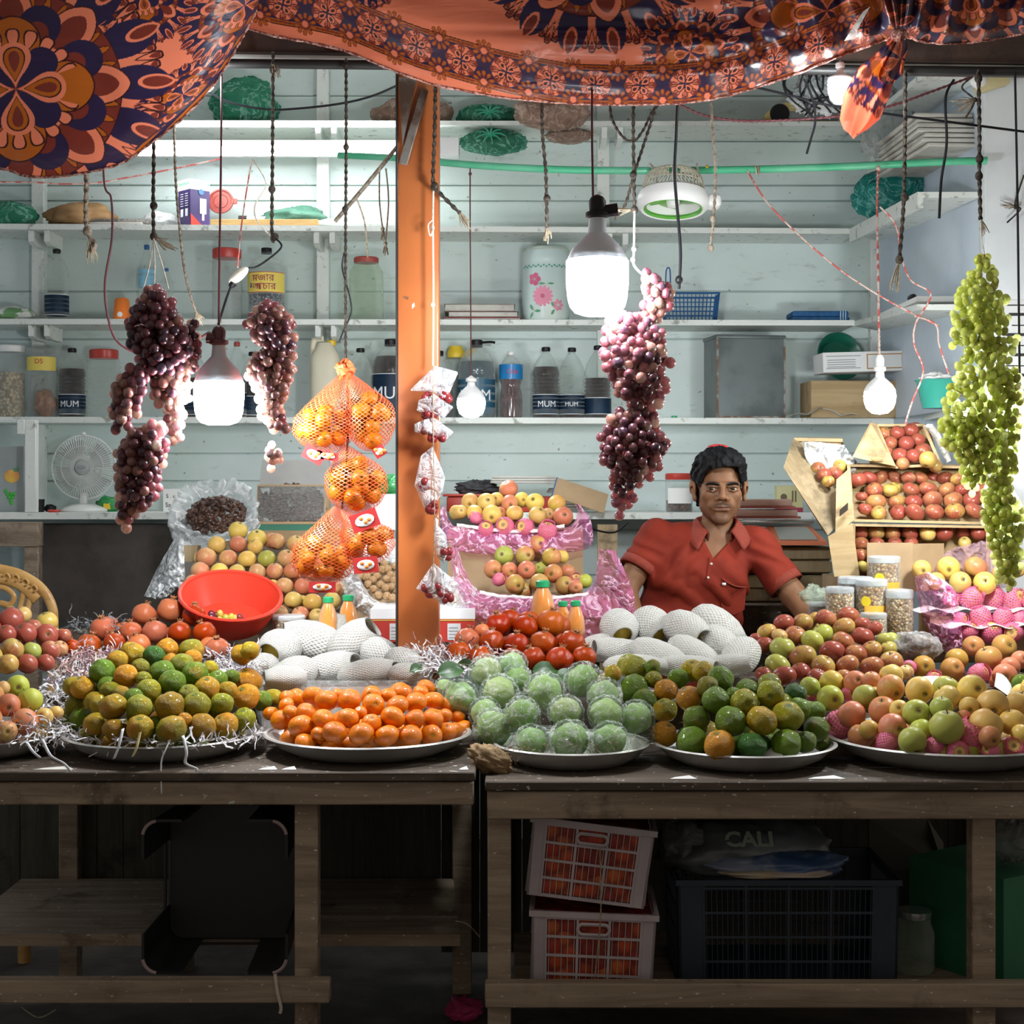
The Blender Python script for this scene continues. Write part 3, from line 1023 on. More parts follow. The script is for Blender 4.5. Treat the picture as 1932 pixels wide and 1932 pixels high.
# ================================================================ lamps
LED = emit('lamp diffuser glow', (.93, .97, 1.0), BULB)
LED3 = emit('bare lamp diffuser glow', (.95, .98, 1.0), BULB * 1.3)
LED2 = emit('small lamp diffuser glow', (.93, .97, 1.0), BULB * .48)
TUBEM = emit('tube lamp glow', (.95, .98, 1.0), TUBE)
HOUS = mat('blue grey lamp housing', (.55, .60, .66), .4)
HOUSW = mat('white lamp housing', (.85, .86, .86), .4)
SOCK = mat('black lamp socket', (.01, .01, .012), .45, spec=.25)
SOCKP = mat('maroon lamp socket', (.10, .03, .035), .4)
SOCKW = mat('white lamp socket', (.8, .8, .78), .4)
BRASS = mat('brass contact', (.6, .38, .14), .3, metal=1.0)


def lamp(label, px, ps, pn, ph, pdm, pb, w, d, sock, glow, hous=HOUS, bucket=True, adapter=0):
	"""pixel rows: socket top, neck, housing top, diffuser top, bottom; w diffuser width in pixels"""
	k = d / 2970
	z = lambda py: (pb - py) * k
	r = w * k / 2
	t = thing('hanging_lamp', label, 'lamp', P(px, pb, d))
	h = z(pdm)
	if bucket:
		pr = [(1e-5, 0), (r * .45, .001), (r * .72, h * .06), (r * .88, h * .17), (r * .95, h * .32), (r, h * .62), (r * 1.0, h)]
	else:
		pr = [(1e-5, 0), (r * .5, h * .06), (r * .82, h * .25), (r * .97, h * .55), (r, h * .8), (r * .95, h)]
	ob('diffuser', lathe(pr, 32), glow, t, smooth=True)
	hz, nz, sz = z(ph), z(pn), z(ps)
	ob('housing', lathe([(r * .97, h), (r * .98, h + .004), (r * .80, h + (hz - h) * .45), (r * .50, h + (hz - h) * .8), (r * .30, hz), (r * .26, nz)], 32), hous, t)
	ob('cap', lathe([(r * .24, nz - .004), (r * .24, nz + .006)], 20), BRASS, t)
	ob('socket', lathe([(r * .22, nz), (r * .38, nz + .004), (r * .38, nz + .014), (r * .26, nz + .018), (r * .28, sz - .01), (r * .2, sz), (r * .06, sz + .006)], 20), sock, t)
	if adapter:
		ob('side_outlet', tube([Vector((0, -.0, nz + .016)), Vector((adapter, -.0, nz + .022))], [.014, .016], 14), sock, t)
	return t


lamp('large glowing bucket lamp between the dark grape bunches', 413, 618, 652, 672, 722, 802, 94, 4.04, SOCKP, LED, adapter=-.03)
lamp('largest glowing bucket lamp beside the drum and dark grapes', 1127, 372, 412, 440, 493, 596, 118, 3.90, SOCK, LED, adapter=.05)
lamp('small glowing lamp hanging before the big syrup jug', 889, 712, 722, 728, 752, 789, 54, 5.5, SOCKW, LED2, HOUSW, False)
lamp('small glowing lamp in front of the wooden box and carton', 1660, 672, 702, 712, 738, 782, 60, 4.88, SOCKW, LED2, HOUSW, False)
lamp('small glowing lamp by the hanging knotted cloth tail', 1585, 118, 130, 138, 150, 197, 46, 4.22, SOCKW, LED2, HOUSW, False)
lamp('small lamp peeping out from behind the orange cloth edge', 385, 108, 118, 126, 138, 174, 42, 4.30, SOCKW, LED2, HOUSW, False)
lamp('lamp hidden glaring behind the green grapes', 1924, 735, 750, 758, 775, 850, 70, 4.30, SOCKW, LED3, HOUSW, False)
rope('cable', 'cable of the lamp behind the green grapes', [(1915, 135), (1920, 400), (1924, 735)], 4.30, 2.2, 'black', lobes=0, cat='cable')
# fluorescent tube on the wall under the top shelf
t = thing('tube_lamp', 'long glowing tube lamp on the wall under the top shelf', 'lamp', P(550, 285, 6.3))
k = 6.3 / 2970
ob('tube', mv(lathe([(.018, -310 * k), (.018, 262 * k)], 20), 0, 0, .004 * 0, ry=PI / 2), TUBEM, t)
ob('fitting', box(-330 * k, .022, -.012, 316 * k, .07, .05, .004), HOUSW, t)
for sx in (-312, 262):
	ob('end_cap', mv(lathe([(.02, -.02), (.021, .045), (.017, .05)], 18), sx * k, 0, 0, ry=PI / 2), HOUSW, t)
ob('end_holder', box(280 * k, -.02, -.02, 316 * k, .07, .052, .004), HOUSW, t)
# ================================================================ things on the shelves
PET = film('clear bottle plastic', (.93, .95, .94), (.85, .88, .86), .05, .42, .08, 26, .6)
PETG = film('greenish jar glass', (.82, .88, .80), (.75, .80, .72), .09, .45, .08, 12, .4)
PETM = film('milky jar plastic', (.86, .88, .87), (.80, .82, .80), .11, .35, .2, 18, .3)
SYRUP = mat('dark syrup', (.012, .005, .004), .2, col2=(.03, .012, .010), ns=9, spec=.2)
NAVYL = mat('navy bottle label', (.006, .020, .045), .45, col2=(.012, .035, .07), ns=4, spec=.2)
WHITEP = mat('white print', (.80, .82, .84), .5)
BLACKP = mat('black plastic', (.009, .009, .010), .4, spec=.25)
REDP = mat('red plastic lid', (.48, .045, .030), .35)
REDDULL = mat('dull red plastic', (.40, .07, .05), .5, col2=(.32, .05, .04), ns=12)
YELP = mat('yellow plastic', (.75, .52, .03), .4)
BLUEC = mat('blue plastic cap', (.03, .12, .32), .4)
GREENC = mat('green plastic cap', (.02, .36, .14), .35)
ORGP = mat('orange plastic', (.82, .20, .025), .35)
WHITEPL = mat('white plastic', (.80, .81, .80), .4)
CREAM = mat('cream plastic can', (.72, .68, .52), .45, col2=(.60, .56, .42), ns=5)
CARD = mat('brown cardboard', (.42, .29, .165), .8, col2=(.34, .23, .125), ns=5, bump=.1)
PAPER = mat('old grey paper', (.58, .57, .52), .85, col2=(.42, .40, .36), ns=9, bump=.3, bs=12)
PAPERW = mat('white paper', (.80, .80, .78), .8)
PINE = wood('pale crate wood', (.36, .245, .115), (.50, .37, .20), sc=.8)
PINEV = wood('weathered crate wood', (.24, .175, .09), (.36, .27, .155), axis=2, sc=.8)
TINGREY = mat('dull galvanised tin', (.13, .155, .155), .42, col2=(.08, .095, .095), ns=5, metal=.3, bump=.05)


def voro(name, cols, scale=60, rough=.5, bump=.8, dark=.25):
	m, nt, out = _tree(name)
	b = NB(nt)
	co = b.coord('Object')
	v = b.n('TexVoronoi')
	b.put(v.inputs['Vector'], co)
	v.inputs['Scale'].default_value = scale
	r = b.n('ValToRGB')
	r.color_ramp.interpolation = 'CONSTANT'
	sx = b.n('SeparateXYZ')
	b.put(sx.inputs[0], v.outputs['Color'])
	b.put(r.inputs[0], sx.outputs[0])
	while len(r.color_ramp.elements) < len(cols):
		r.color_ramp.elements.new(.5)
	for k, c in enumerate(cols):
		r.color_ramp.elements[k].position = k / len(cols)
		r.color_ramp.elements[k].color = (*c, 1)
	edge = b.ramp(v.outputs['Distance'], .25, .75, 1.0, dark)
	c = b.mix(edge, tuple(q * .3 for q in cols[0]), r.outputs[0])
	s = b.bsdf(c, rough, normal=b.bump(b.math('SUBTRACT', 1.0, v.outputs['Distance']), bump, .006))
	nt.links.new(s.outputs[0], out.inputs[0])
	return m


CASHEW = voro('pale cashew pieces', [(.62, .50, .33), (.72, .60, .42), (.55, .42, .26)], 75)
NUTMIX = voro('mixed nuts', [(.42, .22, .08), (.62, .44, .22), (.22, .10, .04), (.70, .56, .36), (.50, .30, .12)], 125)
BLACKSEED = voro('dark pellets', [(.05, .06, .07), (.16, .19, .22), (.30, .33, .35)], 120)
NUTDARK = voro('dark dried fruit', [(.10, .05, .035), (.05, .025, .02), (.20, .11, .06)], 80)

BPRO = {
	'std': [(.0, .0), (.80, .0), (.96, .02), (1, .05), (1, .30), (1, .62), (.98, .66), (.86, .74), (.62, .83), (.36, .90), (.25, .925), (.25, .955)],
	'waist': [(.0, .0), (.85, .0), (.98, .03), (1, .10), (1, .30), (.96, .38), (.86, .46), (.86, .50), (.97, .56), (1, .60), (1, .74), (.90, .80), (.66, .86), (.36, .92), (.24, .94), (.24, .96)],
	'jug': [(.0, .0), (.90, .0), (.99, .02), (1, .06), (1, .30), (1, .55), (.97, .64), (.88, .73), (.70, .82), (.48, .88), (.34, .90), (.34, .93)],
	'big': [(.0, .0), (.88, .0), (.98, .02), (1, .05), (1, .36), (1, .70), (.97, .78), (.82, .82), (.72, .83), (.72, .88), (.45, .90), (.28, .92), (.28, .96)],
}


def prof(kind, r, h, ribs=0, z0=.12, z1=.6, amp=.03):
	p = [(max(a * r, 1e-5), z * h) for a, z in BPRO[kind]]
	if ribs:
		zs = np.linspace(z0, z1, ribs * 4 + 1)
		base = np.array(BPRO[kind])
		ins = [(float(np.interp(z, base[:, 1], base[:, 0])) * r * (1 - amp + amp * math.cos(2 * PI * ribs * (z - z0) / (z1 - z0))), z * h) for z in zs]
		p = [q for q in p if q[1] < z0 * h] + ins + [q for q in p if q[1] > z1 * h]
	return p


def cut(p, f, h, sc=.95):
	"""liquid: profile up to f of the height, slightly inside"""
	q = [(r * sc, max(z, .003)) for r, z in p if z <= f * h]
	r_end = float(np.interp(f * h, [z for r, z in p], [r for r, z in p])) * sc
	return q + [(r_end, f * h), (1e-5, f * h)]


def bottle(label, px, pyt, w, sh, d=6.44, kind='std', drink=None, fill=.7, lab=None, txt=None, capm=BLACKP, body=None, ribs=9, pyb=None, caph=.06, handle=False, name='bottle', group=None, txs=.45, txtm=None):
	z = SH[sh](px) if pyb is None else PZ(pyb, d)
	h = PZ(pyt, d) - z
	r = w * d / 2970 / 2
	t = thing(name, label, 'bottle', (PX(px, d), d, z), group=group, rz=RND.uniform(-.15, .15))
	p = prof(kind, r, h, ribs)
	ob('body', lathe(p, 28), body or PET, t)
	if drink:
		ob('drink', lathe(cut(p, fill, h), 24), drink, t)
	if lab:
		m_, z0, z1 = lab
		rr = float(np.interp((z0 + z1) / 2 * h, [q[1] for q in p], [q[0] for q in p])) * 1.012 + .0008
		L = ob('label_band', band(rr, z0 * h, z1 * h, 0, 2 * PI, 28), m_, t)
		if m_ is NAVYL:
			for zz in (z0, z1):
				ob('label_line', band(rr + .0005, zz * h - .0012, zz * h + .0012, 0, 2 * PI, 28), WHITEP, L)
		if txt:
			ob('lettering', wrap(text_geo(txt, (z1 - z0) * h * txs, .0), rr + .001, (z0 + z1) / 2 * h), txtm or WHITEP, L)
	ct = h
	ob('cap', lathe([(r * .30, h * (1 - caph)), (r * .32, h * (1 - caph) + .002), (r * .32, h - .003), (r * .26, h)], 20), capm, t)
	if handle:
		ob('handle', tube(smoothpath([Vector((0, -.01, h * .955)), Vector((r * .7, -.02, h * .965)), Vector((r * 1.0, -.02, h * .955))]), [.005] * 12 + [.004], 8), capm, t)
	return t


# --- upper of the two bottle shelves
bottle('clear ribbed water bottle with dark blue label by the post batten', 107, 470, 46, 3, ribs=8, lab=(NAVYL, .08, .36), capm=BLACKP)
bottle('water bottle with pale blue label behind the white grape strings', 277, 462, 32, 3, d=6.5, lab=(mat('sky label', (.25, .55, .72), .4), .45, .68), capm=BLUEC)
bottle('small blue capped water bottle beside the tall grape bunch', 314, 506, 26, 3, d=6.4, capm=BLUEC, ribs=7)
t = thing('cup', 'orange plastic cup upside down on the shelf by grapes', 'cup', (PX(230, 6.4), 6.4, SH[3](230)))
h = 42 * 6.4 / 2970
ob('body', lathe([(.037, 0), (.036, .01), (.030, h - .008), (.024, h), (1e-5, h)], 28), ORGP, t)
ob('sticker', wrap(mv(lathe([(1e-5, 0), (.011, .0002)], 18, cap=False), rx=PI / 2), .0355, .022), PAPERW, t)


def jar(label, px, pyt, w, sh, d=6.43, body=PET, lid=REDP, cont=None, fill=.6, lab=None, txt=None, lidh=.10, lidr=1.0, pyb=None, ribs=0, name='jar', cat='jar', txm=None, shape=None, group=None):
	z = SH[sh](px) if pyb is None else PZ(pyb, d)
	h = PZ(pyt, d) - z
	r = w * d / 2970 / 2
	t = thing(name, label, cat, (PX(px, d), d, z), group=group)
	hb = h * (1 - lidh)
	if shape:
		p = [(max(a * r, 1e-5), q * h) for a, q in shape]
	else:
		p = [(1e-5, 0), (r * .92, 0), (r, h * .03), (r, hb * .93), (r * .95, hb * .97), (r * .93 * lidr, hb)]
		if ribs:
			p = [(1e-5, 0), (r * .92, 0)] + [(r * (.97 + .03 * math.cos(2 * PI * ribs * k / (ribs * 4))), h * .03 + (hb * .93 - h * .03) * k / (ribs * 4)) for k in range(ribs * 4 + 1)] + [(r * .85 * lidr, hb)]
	ob('body', lathe(p, 30), body, t)
	if cont:
		ob('contents', lathe(cut(p, fill, h, .94), 28), cont, t)['kind'] = 'stuff'
	rl = p[-1][0] * 1.05
	if lid:
		L = ob('lid', lathe([(rl, hb - .004), (rl * 1.03, hb), (rl * 1.03, h - .004), (rl * .95, h), (1e-5, h)], 30), lid, t)
	if lab:
		m_, z0, z1, a = lab
		B = ob('label_band', band(r * 1.015, z0 * h, z1 * h, -PI / 2 - a, -PI / 2 + a, 24), m_, t)
		if txt:
			for s_, sz, dx, dz, tm in txt:
				ob('lettering', mv(wrap(mv(text_geo(s_, sz * h, .0), dx * r), r * 1.02 + .0006, (z0 + z1) / 2 * h + dz * h)), tm, B)
	return t


REDT = mat('red lettering', (.50, .04, .05), .5)
MARN = mat('maroon lettering', (.30, .02, .06), .5)
BLUET = mat('blue lettering', (.02, .06, .25), .5)
YLAB = mat('yellow paper label', (.80, .64, .12), .5)
jar('tall milky jar with red lid behind the taped wire joint', 428, 470, 54, 3, body=PETM, lidh=.12)
t = jar('big clear jar with yellow and red sweet label', 503, 468, 70, 3, lid=None, cont=BLACKSEED, fill=.36, shape=[(0, 0), (.92, 0), (1, .03), (1, .34), (.99, .68), (.97, .74), (.80, .78), (.80, .84), (.45, .87), (.30, .90), (.30, .94)],
		lab=(YLAB, .38, .64, 1.35), txt=[('মজার', .13, -.05, .055, MARN), ('আচার', .13, .0, -.06, MARN), ('a', .13, -.80, -.03, BLUET)])
h_ = PZ(468, 6.43) - SH[3](503)
for zz in (.385, .635):
	ob('label_stripe', band(.0765 * 1.0, zz * h_ - .004, zz * h_ + .004, -PI / 2 - 1.35, -PI / 2 + 1.35), REDP, t)
ob('cap', lathe([(.022, h_ * .92), (.022, h_ * .995), (.018, h_)], 20), BLACKP, t)
t = jar('large empty greenish glass jar with red lid on strings', 691, 486, 66, 3, body=PETG, lid=REDDULL, shape=[(0, 0), (.9, 0), (1, .04), (1, .62), (.96, .78), (.72, .88), (.66, .92)], lidh=.07)
jar('orange tinted tin lid jar behind seller, red lid', 1281, 893, 52, 6, d=6.3, lid=REDP, cont=NUTDARK, fill=.3, lab=(PAPERW, .22, .62, 1.0), lidh=.14)
# notebooks stack left of the drum
for k, (x0, x1, y0, y1, c_, lb) in enumerate([(835, 983, 597, 604, (.30, .03, .03), 'red covered ledger lowest under the maroon ledgers'), (845, 978, 585, 597, (.13, .05, .05), 'maroon ledger in the middle of the shelf stack'), (838, 972, 570, 585, (.25, .22, .16), 'worn grey ledger on top of the shelf stack')]):
	d = 6.36
	x0, x1 = PX(x0, d), PX(x1, d)
	zz = SH[3](900) + (.000, .012, .036)[k]
	th = (.012, .024, .030)[k]
	t = thing('ledger', lb, 'book', ((x0 + x1) / 2, d, zz), rz=RND.uniform(-.04, .04), group='ledgers beside the floral drum')
	hw = (x1 - x0) / 2
	mm = mat('ledger cover %d' % k, c_, .6, col2=tuple(q * .6 for q in c_), ns=20)
	ob('pages', box(-hw + .004, .004, .003, hw - .004, .19, th - .003), PAPER, t)
	ob('cover', join(box(-hw, 0, 0, hw, .2, .003), box(-hw, 0, th - .003, hw, .2, th)), mm, t)
# floral drum
t = thing('drum', 'tall pale drum printed with pink flowers on the shelf', 'drum', (PX(1030, 6.42), 6.42, SH[3](1030)))
d = 6.42
r, h = 45 * d / 2970, PZ(470, d) - SH[3](1030)
ob('body', lathe([(1e-5, 0), (r * .9, 0), (r * .97, .01), (r, h * .3), (r, h * .75), (r * .98, h * .8), (r * 1.0, h * .82), (r, h * .9), (r * .94, h * .97)], 36), mat('pale blue enamel', (.50, .62, .60), .3, col2=(.58, .66, .62), ns=4), t)
ob('lid', lathe([(r * .96, h * .955), (r * 1.0, h * .97), (r * .96, h * 1.0), (r * .6, h * 1.025), (1e-5, h * 1.03)], 36), mat('grey green lid', (.42, .50, .45), .4), t)
FL1, FL2, FLG = mat('pink petals', (.72, .25, .36), .5), mat('deep pink print', (.55, .10, .20), .5), mat('leaf print', (.10, .30, .16), .5)


def flat_petals(n, r0, r1, w):
	gs = []
	for k in range(n):
		a = 2 * PI * k / n
		ca, sa = math.cos(a), math.sin(a)
		pts = [(r0, 0), ((r0 + r1) * .55, w), (r1, w * .5), (r1 * 1.03, 0), (r1, -w * .5), ((r0 + r1) * .55, -w)]
		gs.append((np.array([(x * ca - y * sa, 0, x * sa + y * ca) for x, y in pts]), [tuple(range(6))], None))
	return join(*gs)


def disc(r, n=20):
	return np.array([(r * math.cos(2 * PI * k / n), 0, r * math.sin(2 * PI * k / n)) for k in range(n)]), [tuple(range(n))], None


fl = ob('flower_print', wrap(mv(flat_petals(14, .006, .042, .008), -.015), r + .002, h * .32), FL1, t)
ob('flower_heart', wrap(mv(disc(.009), -.015), r + .003, h * .32), FL2, fl)
ob('flower_print', wrap(mv(flat_petals(5, .003, .026, .012), -.05), r + .002, h * .55), FL2, t)
ob('flower_print', wrap(mv(flat_petals(7, .004, .024, .007), .05), r + .002, h * .2), FL1, t)
ob('leaf_print', wrap(join(mv(flat_petals(3, .002, .03, .006), -.055, 0, -.06), mv(flat_petals(3, .002, .028, .006), .035, 0, -.05), mv(flat_petals(2, .002, .03, .005), .0, 0, .05)), r + .0015, h * .32), FLG, t)
ob('check_band', wrap(join(*[mv(box(-.004, -.0008, -.003, .004, 0, .003), (k - 10) * .011, 0, .006 * (k % 2)) for k in range(21)]), r + .0015, h * .72), mat('green print', (.08, .30, .22), .5), t)


# blue basket
def basket(label, x0, x1, y0, y1, d, m_, z, depth=.16, nb=14, nr=6, name='basket', solid=False, taper=.9):
	xa, xb = PX(x0, d), PX(x1, d)
	w, h = (xb - xa), (y1 - y0) * d / 2970
	t = thing(name, label, 'basket', ((xa + xb) / 2, d, z))
	hw = w / 2

	def q(x, y, zz):
		f = taper + (1 - taper) * zz / h
		return Vector((x * f, y * f if False else (depth / 2 + (y - depth / 2) * f), zz))
	gs = []
	for k in range(nb + 1):
		x = -hw + w * k / nb
		for y in (0, depth):
			gs.append(tube([q(x, y, .002), q(x, y, h)], .0014, 4))
	for k in range(int(nb * depth / w) + 1):
		y = depth * k / max(int(nb * depth / w), 1)
		for x in (-hw, hw):
			gs.append(tube([q(x, y, .002), q(x, y, h)], .0014, 4))
	for k in range(nr + 1):
		zz = h * k / nr
		for a, c_ in (((-hw, 0), (hw, 0)), ((hw, 0), (hw, depth)), ((hw, depth), (-hw, depth)), ((-hw, depth), (-hw, 0))):
			gs.append(tube([q(*a, zz), q(*c_, zz)], .0016 if k < nr else .004, 4))
	ob('lattice', join(*gs), m_, t)
	ob('base', box(-hw * taper, depth * .05, 0, hw * taper, depth * .95, .003), m_, t)
	return t


t = basket('blue plastic lattice basket on the shelf by the largest lamp', 1252, 1358, 548, 600, 6.36, mat('blue basket plastic', (.02, .11, .30), .4), SH[3](1300))
ob('handle', tube(smoothpath([Vector((-.105, 0, .10)), Vector((-.103, 0, .20)), Vector((-.088, 0, .205)), Vector((-.086, 0, .11))]), .003, 6), mat('blue basket plastic', (0, 0, 0)), t)
# folded blue cloth
t = thing('folded_towel', 'folded blue towel with pale stripes near the side wall', 'towel', (PX(1545, 6.4), 6.4, SH[3](1545)))
ob('fold', join(box(-.115, -.03, 0, .12, .12, .018, .006), box(-.113, -.03, .0185, .116, .12, .042, .008)), mat('blue towel', (.012, .075, .20), .8, col2=(.02, .11, .27), ns=30), t)
ob('stripe', join(*[box(x, -.032, .002, x + .004, .121, .0435) for x in (.08, .09, .10)]), mat('towel stripe', (.35, .50, .62), .8), t)


def lump(rx, ry, rz, amp=.15, fr=2.0, seed=0, nu=44, nv=30, cr=0.0, flat=.0):
	V, Fc, U = ball(1, nu, nv)
	out_ = []
	for v in V:
		p = Vector(v) * fr + Vector((seed * 7.3, seed * 3.1, seed))
		k = 1 + amp * mnoise.noise(p) + cr * abs(mnoise.noise(p * 3.1)) + cr * .5 * mnoise.noise(p * 7)
		q = Vector(v) * k
		if flat and q.z < -flat:
			q.z = -flat
		out_.append((q.x * rx, q.y * ry, q.z * rz))
	return np.array(out_), Fc, U


GREENBAG = film('green thin plastic', (.30, .72, .55), (.06, .33, .22), .32, .3, .2, 9, .9, ridge=.22, rs=9, glint_col=(.25, .55, .43))
TEALBAG = film('teal thin plastic', (.22, .68, .62), (.03, .34, .31), .32, .3, .2, 9, .9, ridge=.22, rs=9, glint_col=(.22, .58, .55))
BROWNBAG = film('brown thin plastic', (.75, .58, .48), (.45, .30, .23), .42, .3, .3, 12, .8, ridge=.2, rs=9, glint_col=(.55, .40, .33))
TANBAG = mat('brown cloth sack', (.26, .14, .055), .8, col2=(.36, .21, .09), ns=7, bump=.5, bs=14)
STRAWBALE = mat('packed brown stuff', (.34, .24, .19), .9, col2=(.20, .15, .11), ns=9, bump=.6, bs=18)


def bag(label, x0, y0, x1, y1, d, m_, sh=None, inner=None, amp=.18, cr=.14, seed=1, ry=.085, name='plastic_bag', knot=None, cat='bag', flat=.75):
	rx, rz = (x1 - x0) / 2 * d / 2970 * 1.06, (y1 - y0) / 2 * d / 2970 * 1.22
	z = PZ((y0 + y1) / 2, d)
	if sh:
		z = SH[sh]((x0 + x1) / 2) + rz * flat
	t = thing(name, label, cat, (PX((x0 + x1) / 2, d), d, z))
	ob('skin', lump(rx * .95, ry, rz * .97, amp, 1.7, seed, cr=cr, flat=flat if sh else 0), m_, t, smooth=True)
	if inner:
		ob('contents', lump(rx * .80, ry * .8, rz * .78, amp, 1.7, seed, cr=.1, flat=flat if sh else 0), inner, t, smooth=True)['kind'] = 'stuff'
	if knot:
		gs = []
		for k in range(9):
			a = 2 * PI * k / 9
			e = Vector((math.cos(a) * .06, -.012 * RND.random(), math.sin(a) * .035))
			gs.append(tube(smoothpath([Vector((0, 0, 0)), e * .5 + Vector((0, -.006, .008)), e], 4), [.006, .006, .005, .005, .004, .004, .003, .003, .002], 5))
		ob('knot', mv(join(*gs), knot[0], -ry * .98, knot[1]), mat('green twisted plastic', (.02, .30, .17), .4), t)
	return t


bag('big green translucent bag on the top shelf near orange cloth', 398, 140, 524, 226, 6.46, GREENBAG, 1, mat('green packed stuff', (.10, .30, .21), .8, col2=(.2, .4, .3), ns=9), seed=2)
bag('brown bulging bag on the top shelf behind the post', 705, 172, 850, 226, 6.47, BROWNBAG, 1, STRAWBALE, seed=3)
bag('dark green tied bag on the top shelf beside the post', 862, 186, 985, 226, 6.46, GREENBAG, 1, STRAWBALE, seed=4, knot=(.0, .0))
bag('pinkish brown bag sagging over the top shelf edge', 973, 182, 1112, 240, 6.24, BROWNBAG, None, STRAWBALE, seed=5, ry=.085)
bag('green and brown bag hung under the top shelf', 868, 250, 992, 288, 6.42, GREENBAG, None, STRAWBALE, seed=6, knot=(-.01, .01))
bag('small brown bag bulging under the top shelf', 1028, 246, 1115, 267, 6.44, BROWNBAG, None, STRAWBALE, seed=7)
bag('pale green bag at the shelf end left of the brown sack', -30, 374, 70, 420, 6.44, GREENBAG, 2, seed=8)
bag('brown cloth sack on the shelf left of the lamp carton', 88, 378, 212, 421, 6.44, TANBAG, 2, seed=9, name='cloth_sack', amp=.3)
bag('dark green rag bag behind the white tube', 492, 378, 617, 421, 6.5, mat('dark green rag', (.03, .12, .075), .7, col2=(.08, .2, .14), ns=9, bump=.4), 2, seed=10, amp=.35)
bag('white and red packet lying beside the lamp carton', 270, 388, 338, 421, 6.5, mat('white packet', (.70, .70, .70), .4, col2=(.55, .56, .56), ns=6, bump=.3, bs=12), 2, seed=12, name='packet', cat='packet')
bag('white and green packet at the end of the drum shelf', -25, 576, 66, 602, 6.44, mat('white green packet', (.72, .74, .70), .4, col2=(.16, .34, .14), ns=7, nr=(.55, .6)), 3, seed=13, name='packet', cat='packet', ry=.06)
bag('teal plastic bag on the side wall shelf', 1617, 322, 1755, 412, 6.05, TEALBAG, None, mat('teal packed stuff', (.04, .30, .28), .7, col2=(.12, .42, .38), ns=8), seed=14, ry=.11)
# folded books and papers on the second shelf
t = thing('paper_stack', 'flat stack of worn books beside the brown sack', 'papers', (PX(225, 6.4), 6.4, SH[2](225)))
ob('lower_book', box(-.115, -.03, 0, .10, .12, .016, .002), PAPER, t)
ob('upper_book', box(-.105, -.025, .0165, .115, .12, .03, .002), mat('dark book', (.10, .09, .08), .7, col2=(.3, .28, .25), ns=30), t)
# lamp carton
t = thing('lamp_carton', 'tall violet and white lamp carton on the shelf', 'carton', (PX(366, 6.42), 6.42, SH[2](366)), rz=.75)
VIO = mat('violet carton print', (.030, .018, .085), .4, col2=(.06, .03, .14), ns=5)
hh = PZ(342, 6.42) - SH[2](366)
ob('box', box(-.046, -.046, 0, .046, .046, hh, .001, 1), VIO, t)
f = ob('front_print', box(-.0455, -.0475, hh * .78, .0455, -.0465, hh - .001), WHITEPL, t)
ob('lettering', mv(text_geo('ট্রান্সটেক', .020), 0, -.048, hh * .90), GREENC, f)
f2 = ob('side_print', box(-.0475, -.0455, hh * .78, -.0465, .0455, hh - .001), WHITEPL, t)
ob('lettering', mv(text_geo('ট্রান্সটেক', .018), -.048, 0, hh * .90, rz=-PI / 2), GREENC, f2)
ob('logo', mv(disc(.012), .004, -.049, hh * .74), BLUEC, t)
ob('lamp_picture', join(mv(box(-.014, -.0492, hh * .28, .016, -.047, hh * .60, .0008, 1), .012), mv(box(-.004, -.0492, hh * .14, .006, -.047, hh * .29), .012)), WHITEPL, t)
ob('red_corner', prism([(-.044, .004), (.012, .004), (-.044, .05)], -.0485, -.047), REDP, t)
ob('spec_panel', join(*[box(-.0485, y, hh * .22, -.047, y + .018, hh * .38) for y in (-.03, .005)], *[box(-.0485, y, hh * (.44 + .05 * k), -.047, y + .02, hh * (.452 + .05 * k)) for y in (-.03, .005) for k in range(6)]), WHITEP, t)
# round red lid leaning on the wall, batten, white tube
t = thing('jar_cover', 'dull red round jar cover leaning behind the wooden batten', 'lid', (PX(417, 6.5), 6.5, PZ(381, 6.5)), rot=(PI / 2 - .2, 0, 0))
ob('disc', lathe([(1e-5, 0), (.050, 0), (.053, .004), (.052, .012), (.046, .012), (.044, .006), (.03, .006), (.029, .009), (.027, .006), (1e-5, .006)], 32), REDDULL, t)
ob('tab', box(.04, -.012, .003, .068, .012, .008, .003), REDDULL, t)
tag(ob('wooden_batten', mv(box(PX(397, 6.36), 6.36, 0, PX(600, 6.36), 6.39, .029, .002, 1), 0, 0, SH[2](500)), mat('yellow pine batten', (.50, .32, .12), .6, col2=(.40, .24, .09), ns=9, aniso=(2, 20, 20))), 'yellow wooden batten lying along the shelf edge', 'batten')
t = thing('spare_tube', 'white unlit spare tube lying behind the wooden batten', 'tube', (PX(600, 6.45), 6.45, SH[2](600) + .035))
ob('tube', mv(lathe([(.014, -.31), (.014, .31)], 14), ry=PI / 2 + .03), WHITEPL, t)
ob('end_cap', mv(lathe([(.015, -.325), (.015, -.29)], 14), ry=PI / 2 + .03), BLACKP, t)
ob('prop', box(.2, -.012, -.04, .24, .012, -.016), WHITEWOOD, t)
